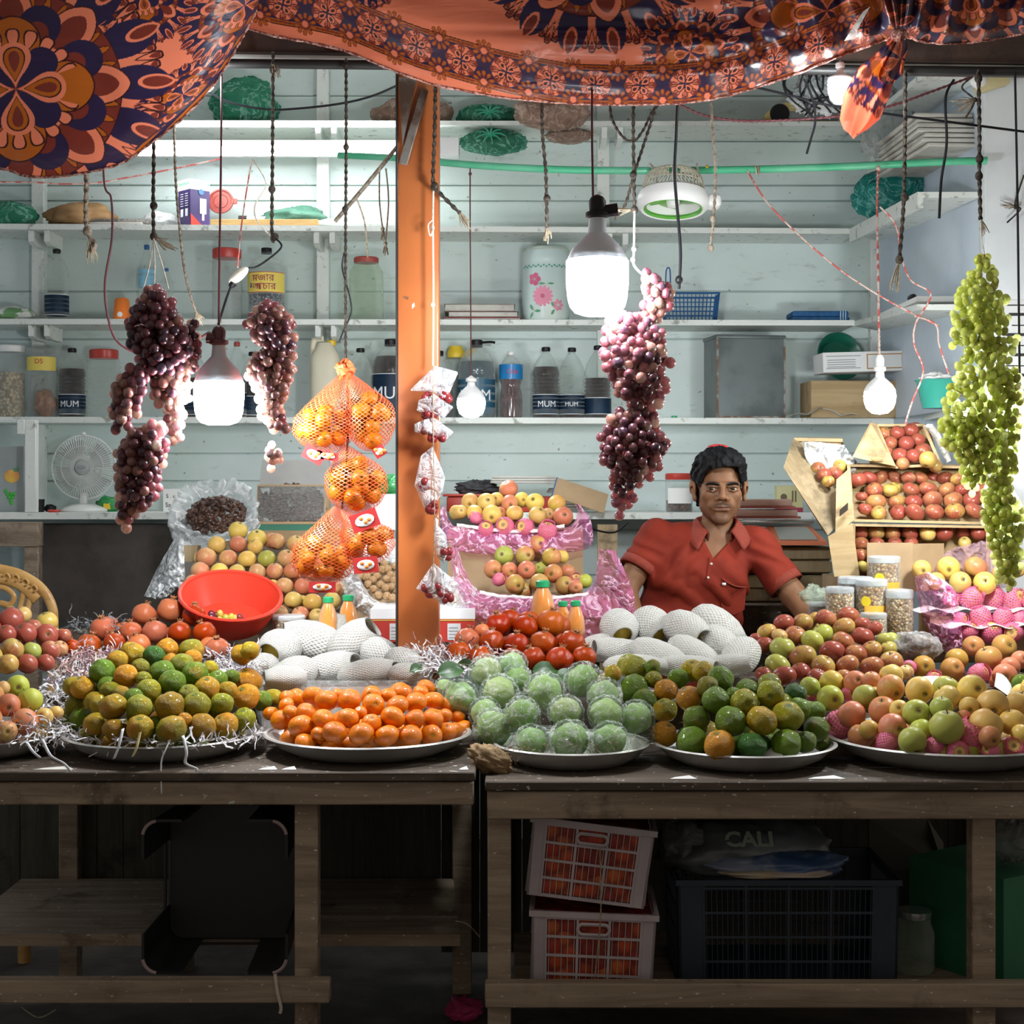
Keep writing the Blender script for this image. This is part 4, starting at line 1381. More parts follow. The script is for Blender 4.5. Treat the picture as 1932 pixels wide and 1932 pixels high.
# yellow case and cable bundle on the top shelf
t = thing('tool_case', 'yellow and grey hand tool case on the top shelf', 'case', (PX(1508, 6.4), 6.4, SH[1](1508)))
YC = mat('faded yellow plastic', (.55, .43, .16), .45, col2=(.62, .52, .26), ns=5)
ob('shell', prism([(-.145, 0), (.15, 0), (.15, .055), (.12, .08), (-.06, .085), (-.11, .07), (-.145, .035)], -.03, .09), YC, t)
ob('stripe', box(-.10, -.034, .012, .15, -.029, .05, .002), mat('grey plastic', (.22, .24, .23), .5), t)
ob('wheel', mv(lathe([(1e-5, -.008), (.036, -.008), (.04, 0), (.036, .008), (1e-5, .008)], 24), -.085, -.034, .04, rx=PI / 2), BLACKP, t)
gs = [tube(smoothpath([Vector((RND.uniform(-.05, .05), RND.uniform(-.02, .02), .13 + .05 * RND.random())), Vector((RND.uniform(-.1, .1), RND.uniform(-.03, .03), .02)), Vector((RND.uniform(-.06, .09), RND.uniform(-.02, .02), -.07 + .05 * RND.random()))]), .003, 5) for k in range(16)]
tag(ob('cable_bundle', join(*gs), ROPE['black'], loc=P(1540, 175, 4.6)), 'tangle of black wires hanging near the small upper lamp', 'cables')
tag(ob('plastic_wrap', lump(.075, .03, .055, .4, 2.5, 21, cr=.4), film('silver plastic', (.85, .88, .88), (.6, .63, .62), .35, .5, .1, 14, 1.2), loc=P(1545, 178, 4.63), smooth=True), 'silvery plastic wrapped round the black wire tangle', 'plastic')
tag(ob('plastic_sheet', lump(.10, .03, .11, .4, 2.2, 24, cr=.35), film('silver plastic', (0, 0, 0), (0, 0, 0)), loc=P(1672, 228, 5.9), smooth=True), 'crumpled clear plastic stuffed at the corner of the top shelf', 'plastic')
t = thing('wall_fitting', 'cream lamp fitting at the top of the white wall end', 'lamp fitting', P(1868, 158, 5.2))
ob('box', mv(box(-.05, -.02, -.02, .06, .03, .02, .006), ry=-.3), mat('cream fitting', (.62, .55, .30), .5), t)
ob('dome', mv(ball(1, 16, 10, .03, .02, .03), -.04, -.01, .01), WHITEPL, t)

# papers on the side wall shelves
for k in range(7):
	z = 2.655 + k * .017
	tag(ob('newspaper_fold', box(-.10 + .008 * RND.uniform(-1, 1), -.30, 0, .10, .30 - .02 * k, .014, .004, 1), PAPER, loc=(1.50 - .004 * k, 5.72, z), rot=(-.004, 0, .06 + RND.uniform(-.03, .03))),
		('%s folded newspaper up in the pile on the side wall shelf' % ['lowest', 'second', 'third', 'fourth', 'fifth', 'sixth', 'topmost'][k]), 'newspaper', 'folded newspapers on the side wall shelf')
t = thing('paper_bundle', 'white papers with black scissors on the lower side shelf', 'papers', (1.46, 5.75, 2.125))
ob('sheets', box(-.06, -.3, .0, .10, .3, .02, .004), PAPERW, t)
ob('scissor_handle', join(mv(ball(1, 12, 8, .012, .05, .012), -.03, -.12, .036), mv(ball(1, 12, 8, .010, .05, .010), .0, -.02, .040)), BLACKP, t)

# --- lower bottle shelf
jar('wide milky jar of cashews at the shelf end', 20, 652, 54, 4, body=PETM, lid=WHITEPL, cont=CASHEW, fill=.62, lidh=.08)
t = jar('jar with yellow label and brown packets inside', 80, 656, 56, 4, body=PETM, lid=None, cont=None, lab=(YLAB, .66, .86, 1.3), txt=[('DS', .10, .05, .03, REDT)], lidh=.02)
h_ = PZ(656, 6.43) - SH[4](80)
for zz in (.665, .855):
	ob('label_stripe', band(.0615, zz * h_ - .003, zz * h_ + .003, -PI / 2 - 1.3, -PI / 2 + 1.3), BLUEC, t)
ob('packet', lump(.042, .035, .052, .3, 2, 31, cr=.2), mat('orange brown packet', (.42, .17, .06), .35, col2=(.30, .11, .04), ns=9), t, loc=(.012, 0, .056), smooth=True)
ob('lid', lathe([(.062, h_ * .92), (.064, h_ * .93), (.064, h_ * .99), (.058, h_), (1e-5, h_)], 30), PETM, t)
bottle('dark syrup bottle with navy label between two jars', 136, 657, 51, 4, drink=SYRUP, fill=.70, lab=(NAVYL, .05, .33), txt='MUM', ribs=9)
jar('ribbed clear jar with red and white lid left of grapes', 196, 660, 64, 4, body=PET, lid=REDP, ribs=11, lidh=.12, lidr=.92)
bottle('dark bottle half hidden behind the tallest grape bunch', 372, 668, 50, 4, drink=SYRUP, fill=.62, lab=(NAVYL, .05, .33))
bottle('small clear bottle with printed neck beside the bucket lamp', 447, 645, 36, 4, drink=SYRUP, fill=.5, lab=(NAVYL, .05, .33), capm=REDDULL)
bottle('clear bottle behind the bucket lamp next to printed bottle', 476, 664, 44, 4, d=6.5, drink=SYRUP, fill=.55, lab=(NAVYL, .05, .33))
t = thing('jerrycan', 'cream plastic jerrycan with yellow cap behind the net bags', 'can', (PX(614, 6.42), 6.42, SH[4](614)))
h = PZ(640, 6.42) - SH[4](614)
ob('body', lathe([(1e-5, 0), (.055, 0), (.066, .012), (.066, h * .72), (.060, h * .80), (.040, h * .90), (.030, h * .95)], 28, f=lambda a, k: 1 + .06 * np.cos(4 * a + PI)), CREAM, t)
ob('handle', tube(smoothpath([Vector((-.05, 0, h * .78)), Vector((-.045, -.01, h * .98)), Vector((-.005, -.01, h * 1.0))]), .013, 10), CREAM, t)
ob('cap', lathe([(.018, h * .93), (.019, h * .99), (.015, h * 1.0)], 18), YELP, t, loc=(.025, 0, -.004))
bottle('small clear bottle with a little syrup behind the net bags', 680, 657, 50, 4, drink=SYRUP, fill=.28, d=6.42)
bottle('huge syrup jug with navy label half behind the post', 737, 640, 72, 4, kind='jug', drink=SYRUP, fill=.78, lab=(NAVYL, .06, .55), txt='MUM', handle=True, ribs=5, caph=.09, d=6.45)
bottle('syrup jug peeping out right of the orange post', 828, 662, 56, 4, kind='jug', drink=SYRUP, fill=.6, ribs=4, caph=.08, d=6.46)
t = thing('squeeze_bottle', 'funnel shaped bottle with yellow cap by the post', 'bottle', (PX(860, 6.545), 6.545, SH[4](860)))
ob('body', lathe([(1e-5, 0), (.02, 0), (.022, .18), (.05, .24), (.052, .25), (.03, .26)], 24), PETM, t)
ob('cap', lathe([(.034, .255), (.036, .262), (.036, .283), (.028, .295), (.028, .305), (1e-5, .306)], 24), YELP, t)
ob('loop', tube(smoothpath([Vector((.03, 0, .27)), Vector((.06, 0, .29)), Vector((.075, 0, .30)), Vector((.07, 0, .28)), Vector((.04, 0, .262))]), .005, 6), YELP, t)
bottle('biggest pale syrup jug with handled black cap behind small lamp', 899, 641, 72, 4, kind='jug', drink=mat('blue grey syrup', (.05, .085, .10), .2), fill=.72, lab=(mat('blue jug label', (.02, .09, .15), .35), .06, .50), txt='MUM', handle=True, ribs=5, caph=.10)
bottle('waisted cola bottle with bright blue label', 964, 663, 44, 4, kind='waist', drink=mat('cola', (.055, .022, .022), .15, col2=(.12, .06, .06), ns=25), fill=.80, lab=(mat('bright blue label', (.01, .18, .46), .3, col2=(.02, .30, .62), ns=6), .58, .80), txt='Cola', capm=WHITEPL, ribs=0, txtm=REDT)
bottle('dark syrup bottle next to the clear one with boxed label', 1030, 655, 52, 4, drink=SYRUP, fill=.72, lab=(NAVYL, .06, .33), txt='MUM')
t = bottle('nearly empty clear bottle with boxed navy label', 1079, 656, 50, 4, drink=SYRUP, fill=.06, lab=(NAVYL, .06, .33), txt='MUM', txs=.32)
bottle('syrup bottle partly behind the big dark grapes', 1128, 652, 50, 4, drink=SYRUP, fill=.55, lab=(NAVYL, .06, .28))
tag(ob('screw_top', lathe([(.012, 0), (.012, .008), (.01, .01), (1e-5, .01)], 14), GREENC, loc=(PX(1272, 6.38), 6.38, SH[4](1272))), 'loose green screw top on the shelf right of grapes', 'cap')
# galvanised tin
t = thing('tin_box', 'grey galvanised tin box standing on the bottle shelf', 'tin', (PX(1410, 6.40), 6.40, SH[4](1410)), rz=.16)
w, h = 132 * 6.4 / 2970, PZ(634, 6.4) - SH[4](1410)
ob('body', box(-w / 2, -.05, 0, w / 2, .14, h - .012, .002, 1), TINGREY, t)
ob('lid', box(-w / 2 - .004, -.054, h - .016, w / 2 + .004, .144, h, .004), TINGREY, t)
RUST = mat('rusty edge', (.16, .09, .05), .7, col2=(.30, .32, .31), ns=25)
ob('edge_rib', join(box(-w / 2 - .002, -.053, 0, -w / 2 + .006, -.045, h - .014), box(w / 2 - .006, -.053, 0, w / 2 + .002, -.045, h - .014), box(-w / 2, -.053, 0, w / 2, -.046, .008)), RUST, t)
# wooden tray box, white carton, basins at the right end
t = thing('wooden_box', 'long open wooden box on the shelf under the white carton', 'box', (PX(1643, 6.36), 6.30, SH[4](1643)), rz=.04)
hw = 120 * 6.3 / 2970
hz = 70 * 6.3 / 2970
ob('front_board', box(-hw, 0, 0, hw, .014, hz, .002, 1), PINE, t)
ob('end_board', box(-hw, .014, 0, -hw + .022, .2, hz, .002, 1), PINE, t)
ob('end_board', box(hw - .022, .014, 0, hw, .2, hz, .002, 1), PINE, t)
ob('back_board', box(-hw + .022, .186, 0, hw - .022, .2, hz, .002, 1), PINE, t)
t = thing('white_carton', 'long white printed carton lying on the wooden box', 'carton', (PX(1676, 6.2), 6.22, PZ(700, 6.22)), rz=.05, rot=(0, -.03, .05))
hw, hz = 122 * 6.2 / 2970, 38 * 6.2 / 2970
ob('box', box(-hw, 0, 0, hw, .16, hz, .002, 1), WHITEPL, t)
OCH = mat('ochre print', (.45, .22, .05), .6)
ob('print_frame', join(box(-.08, -.0012, hz - .014, hw - .01, 0, hz - .010), box(-.08, -.0012, .010, hw - .01, 0, .014), box(-.08, -.0012, .01, -.076, 0, hz - .01)), OCH, t)
ob('food_picture', box(.06, -.0016, .018, .12, 0, hz - .008, .0), mat('food print', (.50, .22, .05), .6, col2=(.65, .45, .2), ns=40), t)
ob('side_label', join(box(-hw + .012, -.0014, .014, -.105, -.0004, .017), box(-hw + .012, -.0014, hz - .017, -.105, -.0004, hz - .014), *[box(-hw + .016, -.0014, .02 + .009 * k, -.125, -.0004, .023 + .009 * k) for k in range(4)]), mat('grey print', (.3, .3, .32), .6), t)
ob('lettering', mv(text_geo('mayfair food', .016), .19, -.0012, hz * .5), REDT, t)
t = thing('green_basin', 'dark green plastic basin standing behind the white carton', 'basin', (PX(1585, 6.52), 6.52, PZ(672, 6.52)), rot=(1.35, 0, .25))
ob('bowl', lathe([(.05, -.05), (.075, -.03), (.095, .0), (.1, .004), (.092, .0), (.07, -.028), (1e-5, -.04)], 32), mat('dark green plastic', (.01, .14, .085), .3), t)
ob('rim', lathe([(.098, -.002), (.103, .003), (.098, .006), (.093, .002), (.098, -.002)], 32, cap=False), mat('dark green plastic', (0, 0, 0)), t)
t = thing('teal_tray', 'teal plastic tray with pale bits right of the box', 'tray', (PX(1768, 5.45), 5.45, 1.756))
ob('tray', lathe([(1e-5, 0), (.05, 0), (.07, .09), (.078, .098), (.066, .094), (.046, .006), (1e-5, .006)], 28), mat('teal tray plastic', (.05, .38, .30), .35), t)
ob('contents', lump(.055, .05, .03, .3, 3, 41, cr=.3), PAPERW, t, loc=(0, 0, .09), smooth=True)
for k, (x0, x1, lb) in enumerate([(1483, 1545, 'torn newspaper piece beside the tin on the shelf'), (1548, 1612, 'curled white paper scrap before the wooden box')]):
	n = 12
	X, Y = np.meshgrid(np.linspace(PX(x0, 6.3), PX(x1, 6.3), n), np.linspace(6.25, 6.34, n))
	Z = SH[4](1500) + .003 + .012 * np.abs(np.sin(X * 40 + k)) + (.03 * (np.linspace(0, 1, n)[None] ** 3) * (1 - k) + .03 * k * (1 - np.linspace(0, 1, n)[None]) ** 3)
	o = tag(ob('paper_scrap', grid(X, Y - .0, Z), PAPERW if k else PAPER, smooth=True), lb, 'paper')
	o.modifiers.new('thick', 'SOLIDIFY').thickness = .001

# --- low shelf: table fan and neighbours
FW = mat('fan white plastic', (.66, .68, .66), .4)
FWD = mat('fan grey plastic', (.42, .46, .45), .4)
t = thing('table_fan', 'white table fan on the low shelf beside the grapes', 'fan', (PX(158, 6.2), 6.2, SH[5](158)))
k_ = 6.2 / 2970
ob('base', lathe([(1e-5, 0), (.088, 0), (.092, .006), (.085, .014), (.05, .028), (.02, .032)], 32), FW, t)
ob('stem', box(-.014, -.01, .028, .014, .012, .075, .004), FW, t)
cz = PZ(882, 6.2) - SH[5](158)
rg = 60 * k_
ob('motor', mv(lathe([(1e-5, 0), (.04, .004), (.045, .03), (.035, .08), (1e-5, .09)], 24), 0, .03, cz, rx=-PI / 2), FW, t)
g1 = [tube([Vector((math.cos(a) * .032, -.028, math.sin(a) * .032 + cz)), Vector((math.cos(a) * rg * .65, -.026, math.sin(a) * rg * .65 + cz)), Vector((math.cos(a) * rg, -.002, math.sin(a) * rg + cz))], .0012, 4) for a in np.linspace(0, 2 * PI, 72, endpoint=False)]
ring = lambda R_, y, q: tube([Vector((math.cos(a) * R_, y, math.sin(a) * R_ + cz)) for a in np.linspace(0, 2 * PI, 61)], q, 6)
ob('front_grille', join(*g1, ring(rg, 0, .0035), ring(rg * .66, -.026, .0013), ring(rg * .35, -.028, .0013)), FW, t)
ob('back_grille', join(*[tube([Vector((math.cos(a) * .04, .03, math.sin(a) * .04 + cz)), Vector((math.cos(a) * rg, .004, math.sin(a) * rg + cz))], .0011, 4) for a in np.linspace(0, 2 * PI, 40, endpoint=False)]), FW, t)
ob('hub_badge', mv(lathe([(1e-5, 0), (.026, 0), (.031, -.004), (.026, -.008), (1e-5, -.008)], 28), 0, -.022, cz, rx=PI / 2), FWD, t)
ob('badge_mark', mv(ball(1, 16, 6, .018, .002, .007), 0, -.032, cz), mat('grey print', (0, 0, 0)), t)
bl = []
for k in range(4):
	a = np.linspace(0, 1.1, 8)[None] + k * PI / 2
	rr = np.linspace(.02, rg * .86, 6)[:, None]
	bl.append(grid(rr * np.cos(a), .002 + .02 * (a - k * PI / 2 - .5) + 0 * rr, cz + rr * np.sin(a)))
o = ob('blades', join(*bl), FWD, t)
ob('top_knob', mv(ball(.009, 12, 8), 0, 0, cz + rg + .006), FW, t)
t = thing('sticker_panel', 'grey panel with peach and green grape stickers at the shelf end', 'panel', (PX(10, 6.2), 6.2, SH[5](10)))
ob('panel', box(-.12, 0, 0, .075, .012, .26, .002, 1), mat('frosted grey panel', (.33, .36, .36), .35, col2=(.27, .30, .29), ns=3), t)
ob('peach_sticker', mv(ball(1, 20, 12, .030, .003, .026), .026, -.002, .14), mat('peach print', (.80, .55, .08), .4, col2=(.78, .28, .10), ns=14), t)
ob('leaf_sticker', mv(ball(1, 12, 8, .014, .002, .007), .044, -.003, .166, ry=-.5), FLG, t)
ob('grape_sticker', join(*[mv(ball(1, 8, 6, .008, .003, .008), .022 + dx, -.002, .07 - dz) for dx, dz in [(-.014, 0), (0, 0), (.014, 0), (-.008, .013), (.007, .013), (0, .025), (.003, .036), (-.02, -.012)]]), mat('grape print', (.06, .42, .06), .4), t)
tag(ob('cup', lathe([(.014, 0), (.017, .05), (.015, .05), (.012, .004), (1e-5, .004)], 18), BLACKP, loc=(PX(76, 6.15), 6.15, SH[5](76))), 'small black cup beside the white upright board', 'cup')
tag(ob('black_pouch', lump(.024, .02, .016, .2, 2, 3), BLACKP, loc=(PX(90, 6.15), 6.18, SH[5](90) + .014), smooth=True), 'small black pouch by the fan base', 'pouch')
tag(ob('red_ring', mv(lathe([(.022, 0), (.026, .005), (.022, .01), (.018, .005), (.022, 0)], 24, cap=False), 0, 0, 0), REDP, loc=(PX(102, 6.1), 6.10, SH[5](102))), 'flat red plastic ring in front of the fan', 'ring')
t = thing('packet', 'green and yellow packet behind the fan base', 'packet', (PX(205, 6.25), 6.25, SH[5](205)))
ob('pack', lump(.045, .03, .032, .25, 2, 17, cr=.2, flat=.8), mat('green packet', (.03, .25, .07), .35), t, loc=(0, 0, .026), smooth=True)
ob('yellow_panel', box(-.012, -.034, .01, .014, -.026, .035), YELP, t)
tag(ob('wire_heap', join(*[tube(smoothpath([Vector((RND.uniform(-.03, .03), RND.uniform(-.02, .02), RND.uniform(.0, .05))) for q in range(5)], 4), .003, 5) for k in range(6)]), ROPE['black'], loc=(PX(195, 6.3), 6.3, SH[5](195) + .005)), 'small heap of wires behind the fan', 'wires')
t = thing('paper_sign', 'white paper with hand lettering behind the lower grapes', 'sign', (PX(322, 6.3), 6.3, SH[5](322)))
ob('sheet', box(-.03, 0, 0, .04, .003, .09), PAPERW, t)
ob('lettering', join(mv(text_geo('S . c', .022), -.0, -.001, .06), mv(text_geo('Sa', .026), -.01, -.001, .025)), BLACKP, t)

# ---------------------------------------------------------------- green pipe and hanging round fan
pts = [P(640, 293, 5.9), P(745, 298, 5.75), P(830, 306, 5.6), P(930, 314, 5.5), P(1060, 320, 5.4), P(1200, 322, 5.33), P(1400, 320, 5.3), P(1600, 314, 5.27), P(1760, 306, 5.25), P(1862, 303, 5.24)]
tag(ob('pipe', tube(smoothpath(pts, 8), [.0125] * 73, 14), mat('green plastic pipe', (.08, .50, .27), .35, col2=(.16, .58, .36), ns=6)), 'bowed green plastic pipe hung across the stall', 'pipe')
for k, (px, c_) in enumerate([(1322, 'yellow'), (1430, 'red'), (1658, 'red')]):
	cc = P(px, 321 if k < 2 else 311, 5.29)
	o = ob('tie_wire', tube([cc + Vector(((a / 9 - 1) * .013 * (1 if k else -2), .0145 * math.cos(a), .0145 * math.sin(a))) for a in np.linspace(0, 4 * PI if k else 2.6, 30)], .002 if k else .004, 6), ROPE['red'] if k else YELP)
	tag(o, ['yellow wire tied on the pipe above the round fan', 'red wire coiled on the pipe right of the fan', 'red wire coiled on the pipe by the side wall'][k], 'wire')
t = thing('round_fan', 'white and green round fan hanging from the green pipe', 'fan', P(1270, 378, 5.18), rot=(-.16, .04, 0))
k_ = 5.2 / 2970
R1 = 68 * k_
ob('ring_housing', lathe([(R1 * .80, -.030), (R1 * .88, -.034), (R1 * .98, -.022), (R1 * 1.0, .0), (R1 * .95, .022), (R1 * .82, .032), (R1 * .74, .02), (R1 * .76, -.01), (R1 * .80, -.030)], 40, cap=False), WHITEPL, t)
ob('side_lug', box(R1 * .92, -.03, -.022, R1 * 1.32, .03, .022, .014, 3), WHITEPL, t)
gs = []
for a in np.linspace(0, 2 * PI, 44, endpoint=False):
	ca, sa = math.cos(a), math.sin(a)
	gs.append(tube(smoothpath([Vector((ca * R1 * .86, sa * R1 * .86, .028)), Vector((ca * R1 * .80, sa * R1 * .80, .07)), Vector((ca * R1 * .6, sa * R1 * .6, .097)), Vector((ca * R1 * .2, sa * R1 * .2, .105))], 4), .0016, 4))
ob('cage', join(*gs, *[tube([Vector((math.cos(a) * q, math.sin(a) * q, z)) for a in np.linspace(0, 2 * PI, 41)], .0016, 5) for q, z in ((R1 * .82, .055), (R1 * .70, .086), (R1 * .3, .104))]), mat('cream wire', (.62, .58, .46), .5), t)
ob('green_rim', lathe([(R1 * .74, -.026), (R1 * .80, -.033), (R1 * .81, -.028), (R1 * .76, -.02)], 40, cap=False), mat('leaf green plastic', (.10, .38, .05), .35), t)
bl = []
for k in range(5):
	a = np.linspace(0, 1.15, 8)[None] + k * 2 * PI / 5
	rr = np.linspace(.018, R1 * .72, 6)[:, None]
	bl.append(grid(rr * np.cos(a), rr * np.sin(a), .005 + .018 * (a - k * 2 * PI / 5 - .5) + 0 * rr))
ob('blades', join(*bl), mat('translucent green blade', (.16, .36, .09), .3, col2=(.2, .42, .12)), t)
ob('hub', lathe([(1e-5, -.026), (.018, -.022), (.022, -.008), (.022, .03), (1e-5, .04)], 24), WHITEPL, t)
for dx, lb in ((-30, 'pale cord tying one side of the round fan to the pipe'), (44, 'pale cord tying the lug side of the round fan to the pipe')):
	rope('string', lb, [(1270 + dx, 352, 5.2), (1268 + dx * 1.1, 325, 5.22), (1262 + dx * 1.2, 309, 5.25), (1274 + dx * 1.0, 330, 5.31)], 5.2, 2.0, 'white', lobes=0, cat='string')
# ================================================================ fruit: meshes and materials
def fruit_material(name, blush, rough=.33, streak=0.0, calyx=None, spec=.33, bumpy=0.0, patch=.0, pscale=2.2, sss=.025, speck=None, coat=0.0, sat=1.12, val=.88):
	"""base colour = the object's own colour, alpha = how much blush it carries"""
	m, nt, out = _tree(name)
	b = NB(nt)
	oi = b.n('ObjectInfo')
	co = b.coord('Object', rnd=9.0)
	raw = b.n('SeparateXYZ')
	b.put(raw.inputs[0], b.coord('Object'))
	ang = b.n('TexNoise')
	b.put(ang.inputs['Vector'], b.coord('Object', (9, 9, .7), rnd=9.0))
	ang.inputs['Scale'].default_value = 2.0
	n1 = b.noise(co, .55, 2)
	f = b.math('ADD', b.math('MULTIPLY', n1, 1.0), b.math('MULTIPLY', b.math('SUBTRACT', ang.outputs[0], .5), streak))
	f = b.ramp(b.math('ADD', f, b.math('SUBTRACT', oi.outputs['Alpha'], .5)), .30, .74)
	c = b.mix(f, oi.outputs['Color'], blush)
	if patch:
		c = b.mix(b.math('MULTIPLY', b.ramp(b.noise(co, pscale, 5, .65), .55, .75), patch), c, (.10, .055, .015))
	if speck:
		c = b.mix(b.ramp(b.noise(co, 22, 2), .66, .72, 0, .6), c, speck)
	if calyx:
		rr = b.math('SQRT', b.math('ADD', b.math('POWER', raw.outputs[0], 2.0), b.math('POWER', raw.outputs[1], 2.0)))
		k = b.math('MULTIPLY', b.ramp(rr, .13, .30, 1, 0), b.ramp(raw.outputs[2], -.1, .1, 1, .8))
		c = b.mix(k, c, calyx)
	kw = {}
	if bumpy:
		kw['normal'] = b.bump(b.math('ADD', b.math('MULTIPLY', b.noise(co, 30, 2), .35), b.noise(co, 3.2, 4, .6)), bumpy, .08)
	hs = b.n('HueSaturation')
	hs.inputs['Saturation'].default_value = sat
	hs.inputs['Value'].default_value = val
	b.put(hs.inputs['Color'], c)
	s = b.bsdf(hs.outputs[0], rough, sss=sss, ssr=(.8, .35, .12), sss_s=.15, spec=spec, coat=coat, coatr=.12, **kw)
	nt.links.new(s.outputs[0], out.inputs[0])
	return m


M_APPLE = fruit_material('apple skin', (.33, .068, .046), .30, .6, (.16, .10, .03), speck=(.75, .55, .25), sat=1.0, val=.86)
M_PALE = fruit_material('pale apple skin', (.62, .22, .13), .38, .6, (.20, .14, .05), speck=(.60, .45, .20), sat=1.04, val=.95)
M_ORANGE = fruit_material('green orange peel', (.58, .25, .015), .40, .1, (.10, .13, .03), bumpy=.45, coat=.2, patch=.45, pscale=1.6)
M_MAND = fruit_material('mandarin peel', (.80, .20, .008), .30, .1, (.30, .16, .02), bumpy=.22, coat=.4)
M_POM = fruit_material('pomegranate skin', (.36, .040, .018), .25, .2, bumpy=.12, speck=(.55, .24, .10))
M_PEAR = fruit_material('pear skin', (.65, .45, .10), .45, .1)
M_GUAVA = fruit_material('guava skin', (.25, .38, .13), .45, .15, bumpy=.35, sss=.04)
STEM = mat('fruit stem', (.10, .065, .03), .8)
CROWN = mat('pomegranate crown', (.36, .12, .04), .6, col2=(.20, .12, .05), ns=60)


def apple_prof(k=0.0, tall=.93):
	pr = []
	for a in np.linspace(-1, 1, 19):
		th = a * PI / 2 * .985
		r = math.cos(th) ** (.86) * (1 - .10 * max(0, -a) - .0 * a)
		z = math.sin(th) * tall * (1 + .05 * a)
		pr.append((max(r, .015), z - (.17 if a > 0 else -.12) * math.exp(-(r / .24) ** 2) * (1 if a > 0 else 1)))
	return pr


G_APPLE = mk(lathe(apple_prof(), 24, f=lambda th, k: 1 + .035 * np.cos(5 * th) * np.clip(.5 - k, 0, 1)), 'apple', True)
G_APPLE.materials.append(M_APPLE)
G_PALE = G_APPLE.copy()
G_PALE.materials.clear()
G_PALE.materials.append(M_PALE)
G_ASTEM = mk(tube(smoothpath([Vector((0, 0, .72)), Vector((.02, .01, .9)), Vector((.09, .03, 1.06))], 4), [.035] * 8 + [.055], 6), 'stem')
G_ASTEM.materials.append(STEM)


def orange_mesh(seed, amp, sz=.92, name='orange', m_=None):
	V, Fc, U = ball(1, 28, 20, 1, 1, sz)
	o_ = []
	for v in V:
		p = Vector(v)
		k = 1 + amp * mnoise.noise(p * 1.6 + Vector((seed, 0, 0))) + amp * .35 * mnoise.noise(p * 4.5 + Vector((0, seed, 0)))
		rr = math.hypot(p.x, p.y)
		k -= .10 * math.exp(-(rr / .20) ** 2) * (1 if p.z > 0 else .6)
		o_.append((p.x * k, p.y * k, p.z * k))
	me = mk((np.array(o_), Fc, U), name, True)
	me.materials.append(m_)
	return me


G_OR = [orange_mesh(s_, .09, .93, 'orange', M_ORANGE) for s_ in (1, 5, 9)]
G_MA = [orange_mesh(s_, .05, .86, 'mandarin', M_MAND) for s_ in (2, 6)]
G_POM = orange_mesh(3, .07, .94, 'pomegranate', M_POM)
G_BUTTON = mk(mv(lathe([(.10, .80), (.11, .835), (.06, .87), (1e-5, .875)], 8), 0, 0, 0), 'button')
G_BUTTON.materials.append(mat('green stem button', (.12, .16, .03), .7))
G_CROWN = mk(join(lathe([(.30, .84), (.22, .93), (.20, 1.02), (.26, 1.10), (.22, 1.10), (.14, 1.0), (1e-5, .98)], 18, f=lambda th, k: 1 + .12 * np.cos(6 * th) * (k > .3)),
				  *[mv(prism([(-.07, 0), (.07, 0), (.0, .17)], -.012, .012), .22 * math.sin(a), -.22 * math.cos(a), 1.06, rz=a, rx=.25) for a in np.linspace(0, 2 * PI, 6, endpoint=False)]), 'crown')
G_CROWN.materials.append(CROWN)

COLS = {  # letter: (rgb, blush share, colour word)
	'apple': {'r': ((.52, .26, .10), .62, 'red flushed apple'), 'R': ((.36, .12, .06), .82, 'deep red apple'), 'g': ((.42, .44, .09), .16, 'yellow green apple'), 'y': ((.72, .50, .15), .22, 'yellow apple'),
			  'm': ((.56, .42, .10), .45, 'blushed apple'), 'b': ((.45, .27, .07), .42, 'brownish apple'), 'p': ((.70, .46, .20), .55, 'pinkish apple')},
	'orange': {'g': ((.13, .22, .022), .18, 'green orange'), 'G': ((.045, .14, .022), .05, 'dark green orange'), 'm': ((.25, .25, .02), .30, 'olive green orange'), 'y': ((.42, .32, .018), .42, 'yellow orange'),
			   'o': ((.62, .26, .012), .62, 'ripe orange'), 'b': ((.34, .20, .02), .40, 'brownish orange')},
	'mandarin': {'o': ((.80, .21, .006), .4, 'mandarin')},
	'pomegranate': {'r': ((.40, .085, .045), .45, 'red pomegranate'), 'p': ((.54, .19, .115), .20, 'pinkish pomegranate'), 'o': ((.44, .13, .06), .42, 'brownish pomegranate'), 'R': ((.42, .03, .025), .8, 'dark red pomegranate')},
}


def parse(s, x0, y0, k):
	"""'X,Y,r,c ...' in a zoomed crop -> pixels"""
	out_ = []
	for q in s.split():
		a = q.split(',')
		out_.append(dict(px=x0 + float(a[0]) * k, py=y0 + float(a[1]) * k, r=float(a[2]) * k, c=a[3]))
	return out_


def settle(items, d0):
	"""keep the sight lines, slide fruit in depth until none is inside another"""
	n = len(items)
	dep = np.array([it['d'] for it in items])
	px, py, rp = (np.array([it[k] for it in items]) for k in ('px', 'py', 'r'))
	for _ in range(220):
		pos = np.stack([(px - 966) * dep / 2970, dep, 1.5 - (py - 910) * dep / 2970], 1)
		rr = rp * dep / 2970
		dd = pos[:, None] - pos[None]
		dist = np.sqrt((dd ** 2).sum(-1)) + np.eye(n)
		pen = np.clip((rr[:, None] + rr[None]) * .99 - dist, 0, None)
		np.fill_diagonal(pen, 0)
		if pen.max() < .001:
			break
		sg = np.sign(dep[:, None] - dep[None] + 1e-4 * np.sign(py[None] - py[:, None]) + 1e-7 * (np.arange(n)[:, None] - np.arange(n)[None]))
		dep = dep + np.clip((pen * sg).sum(1) * .35, -.02, .02)
	for it, q in zip(items, dep):
		it['d'] = float(q)


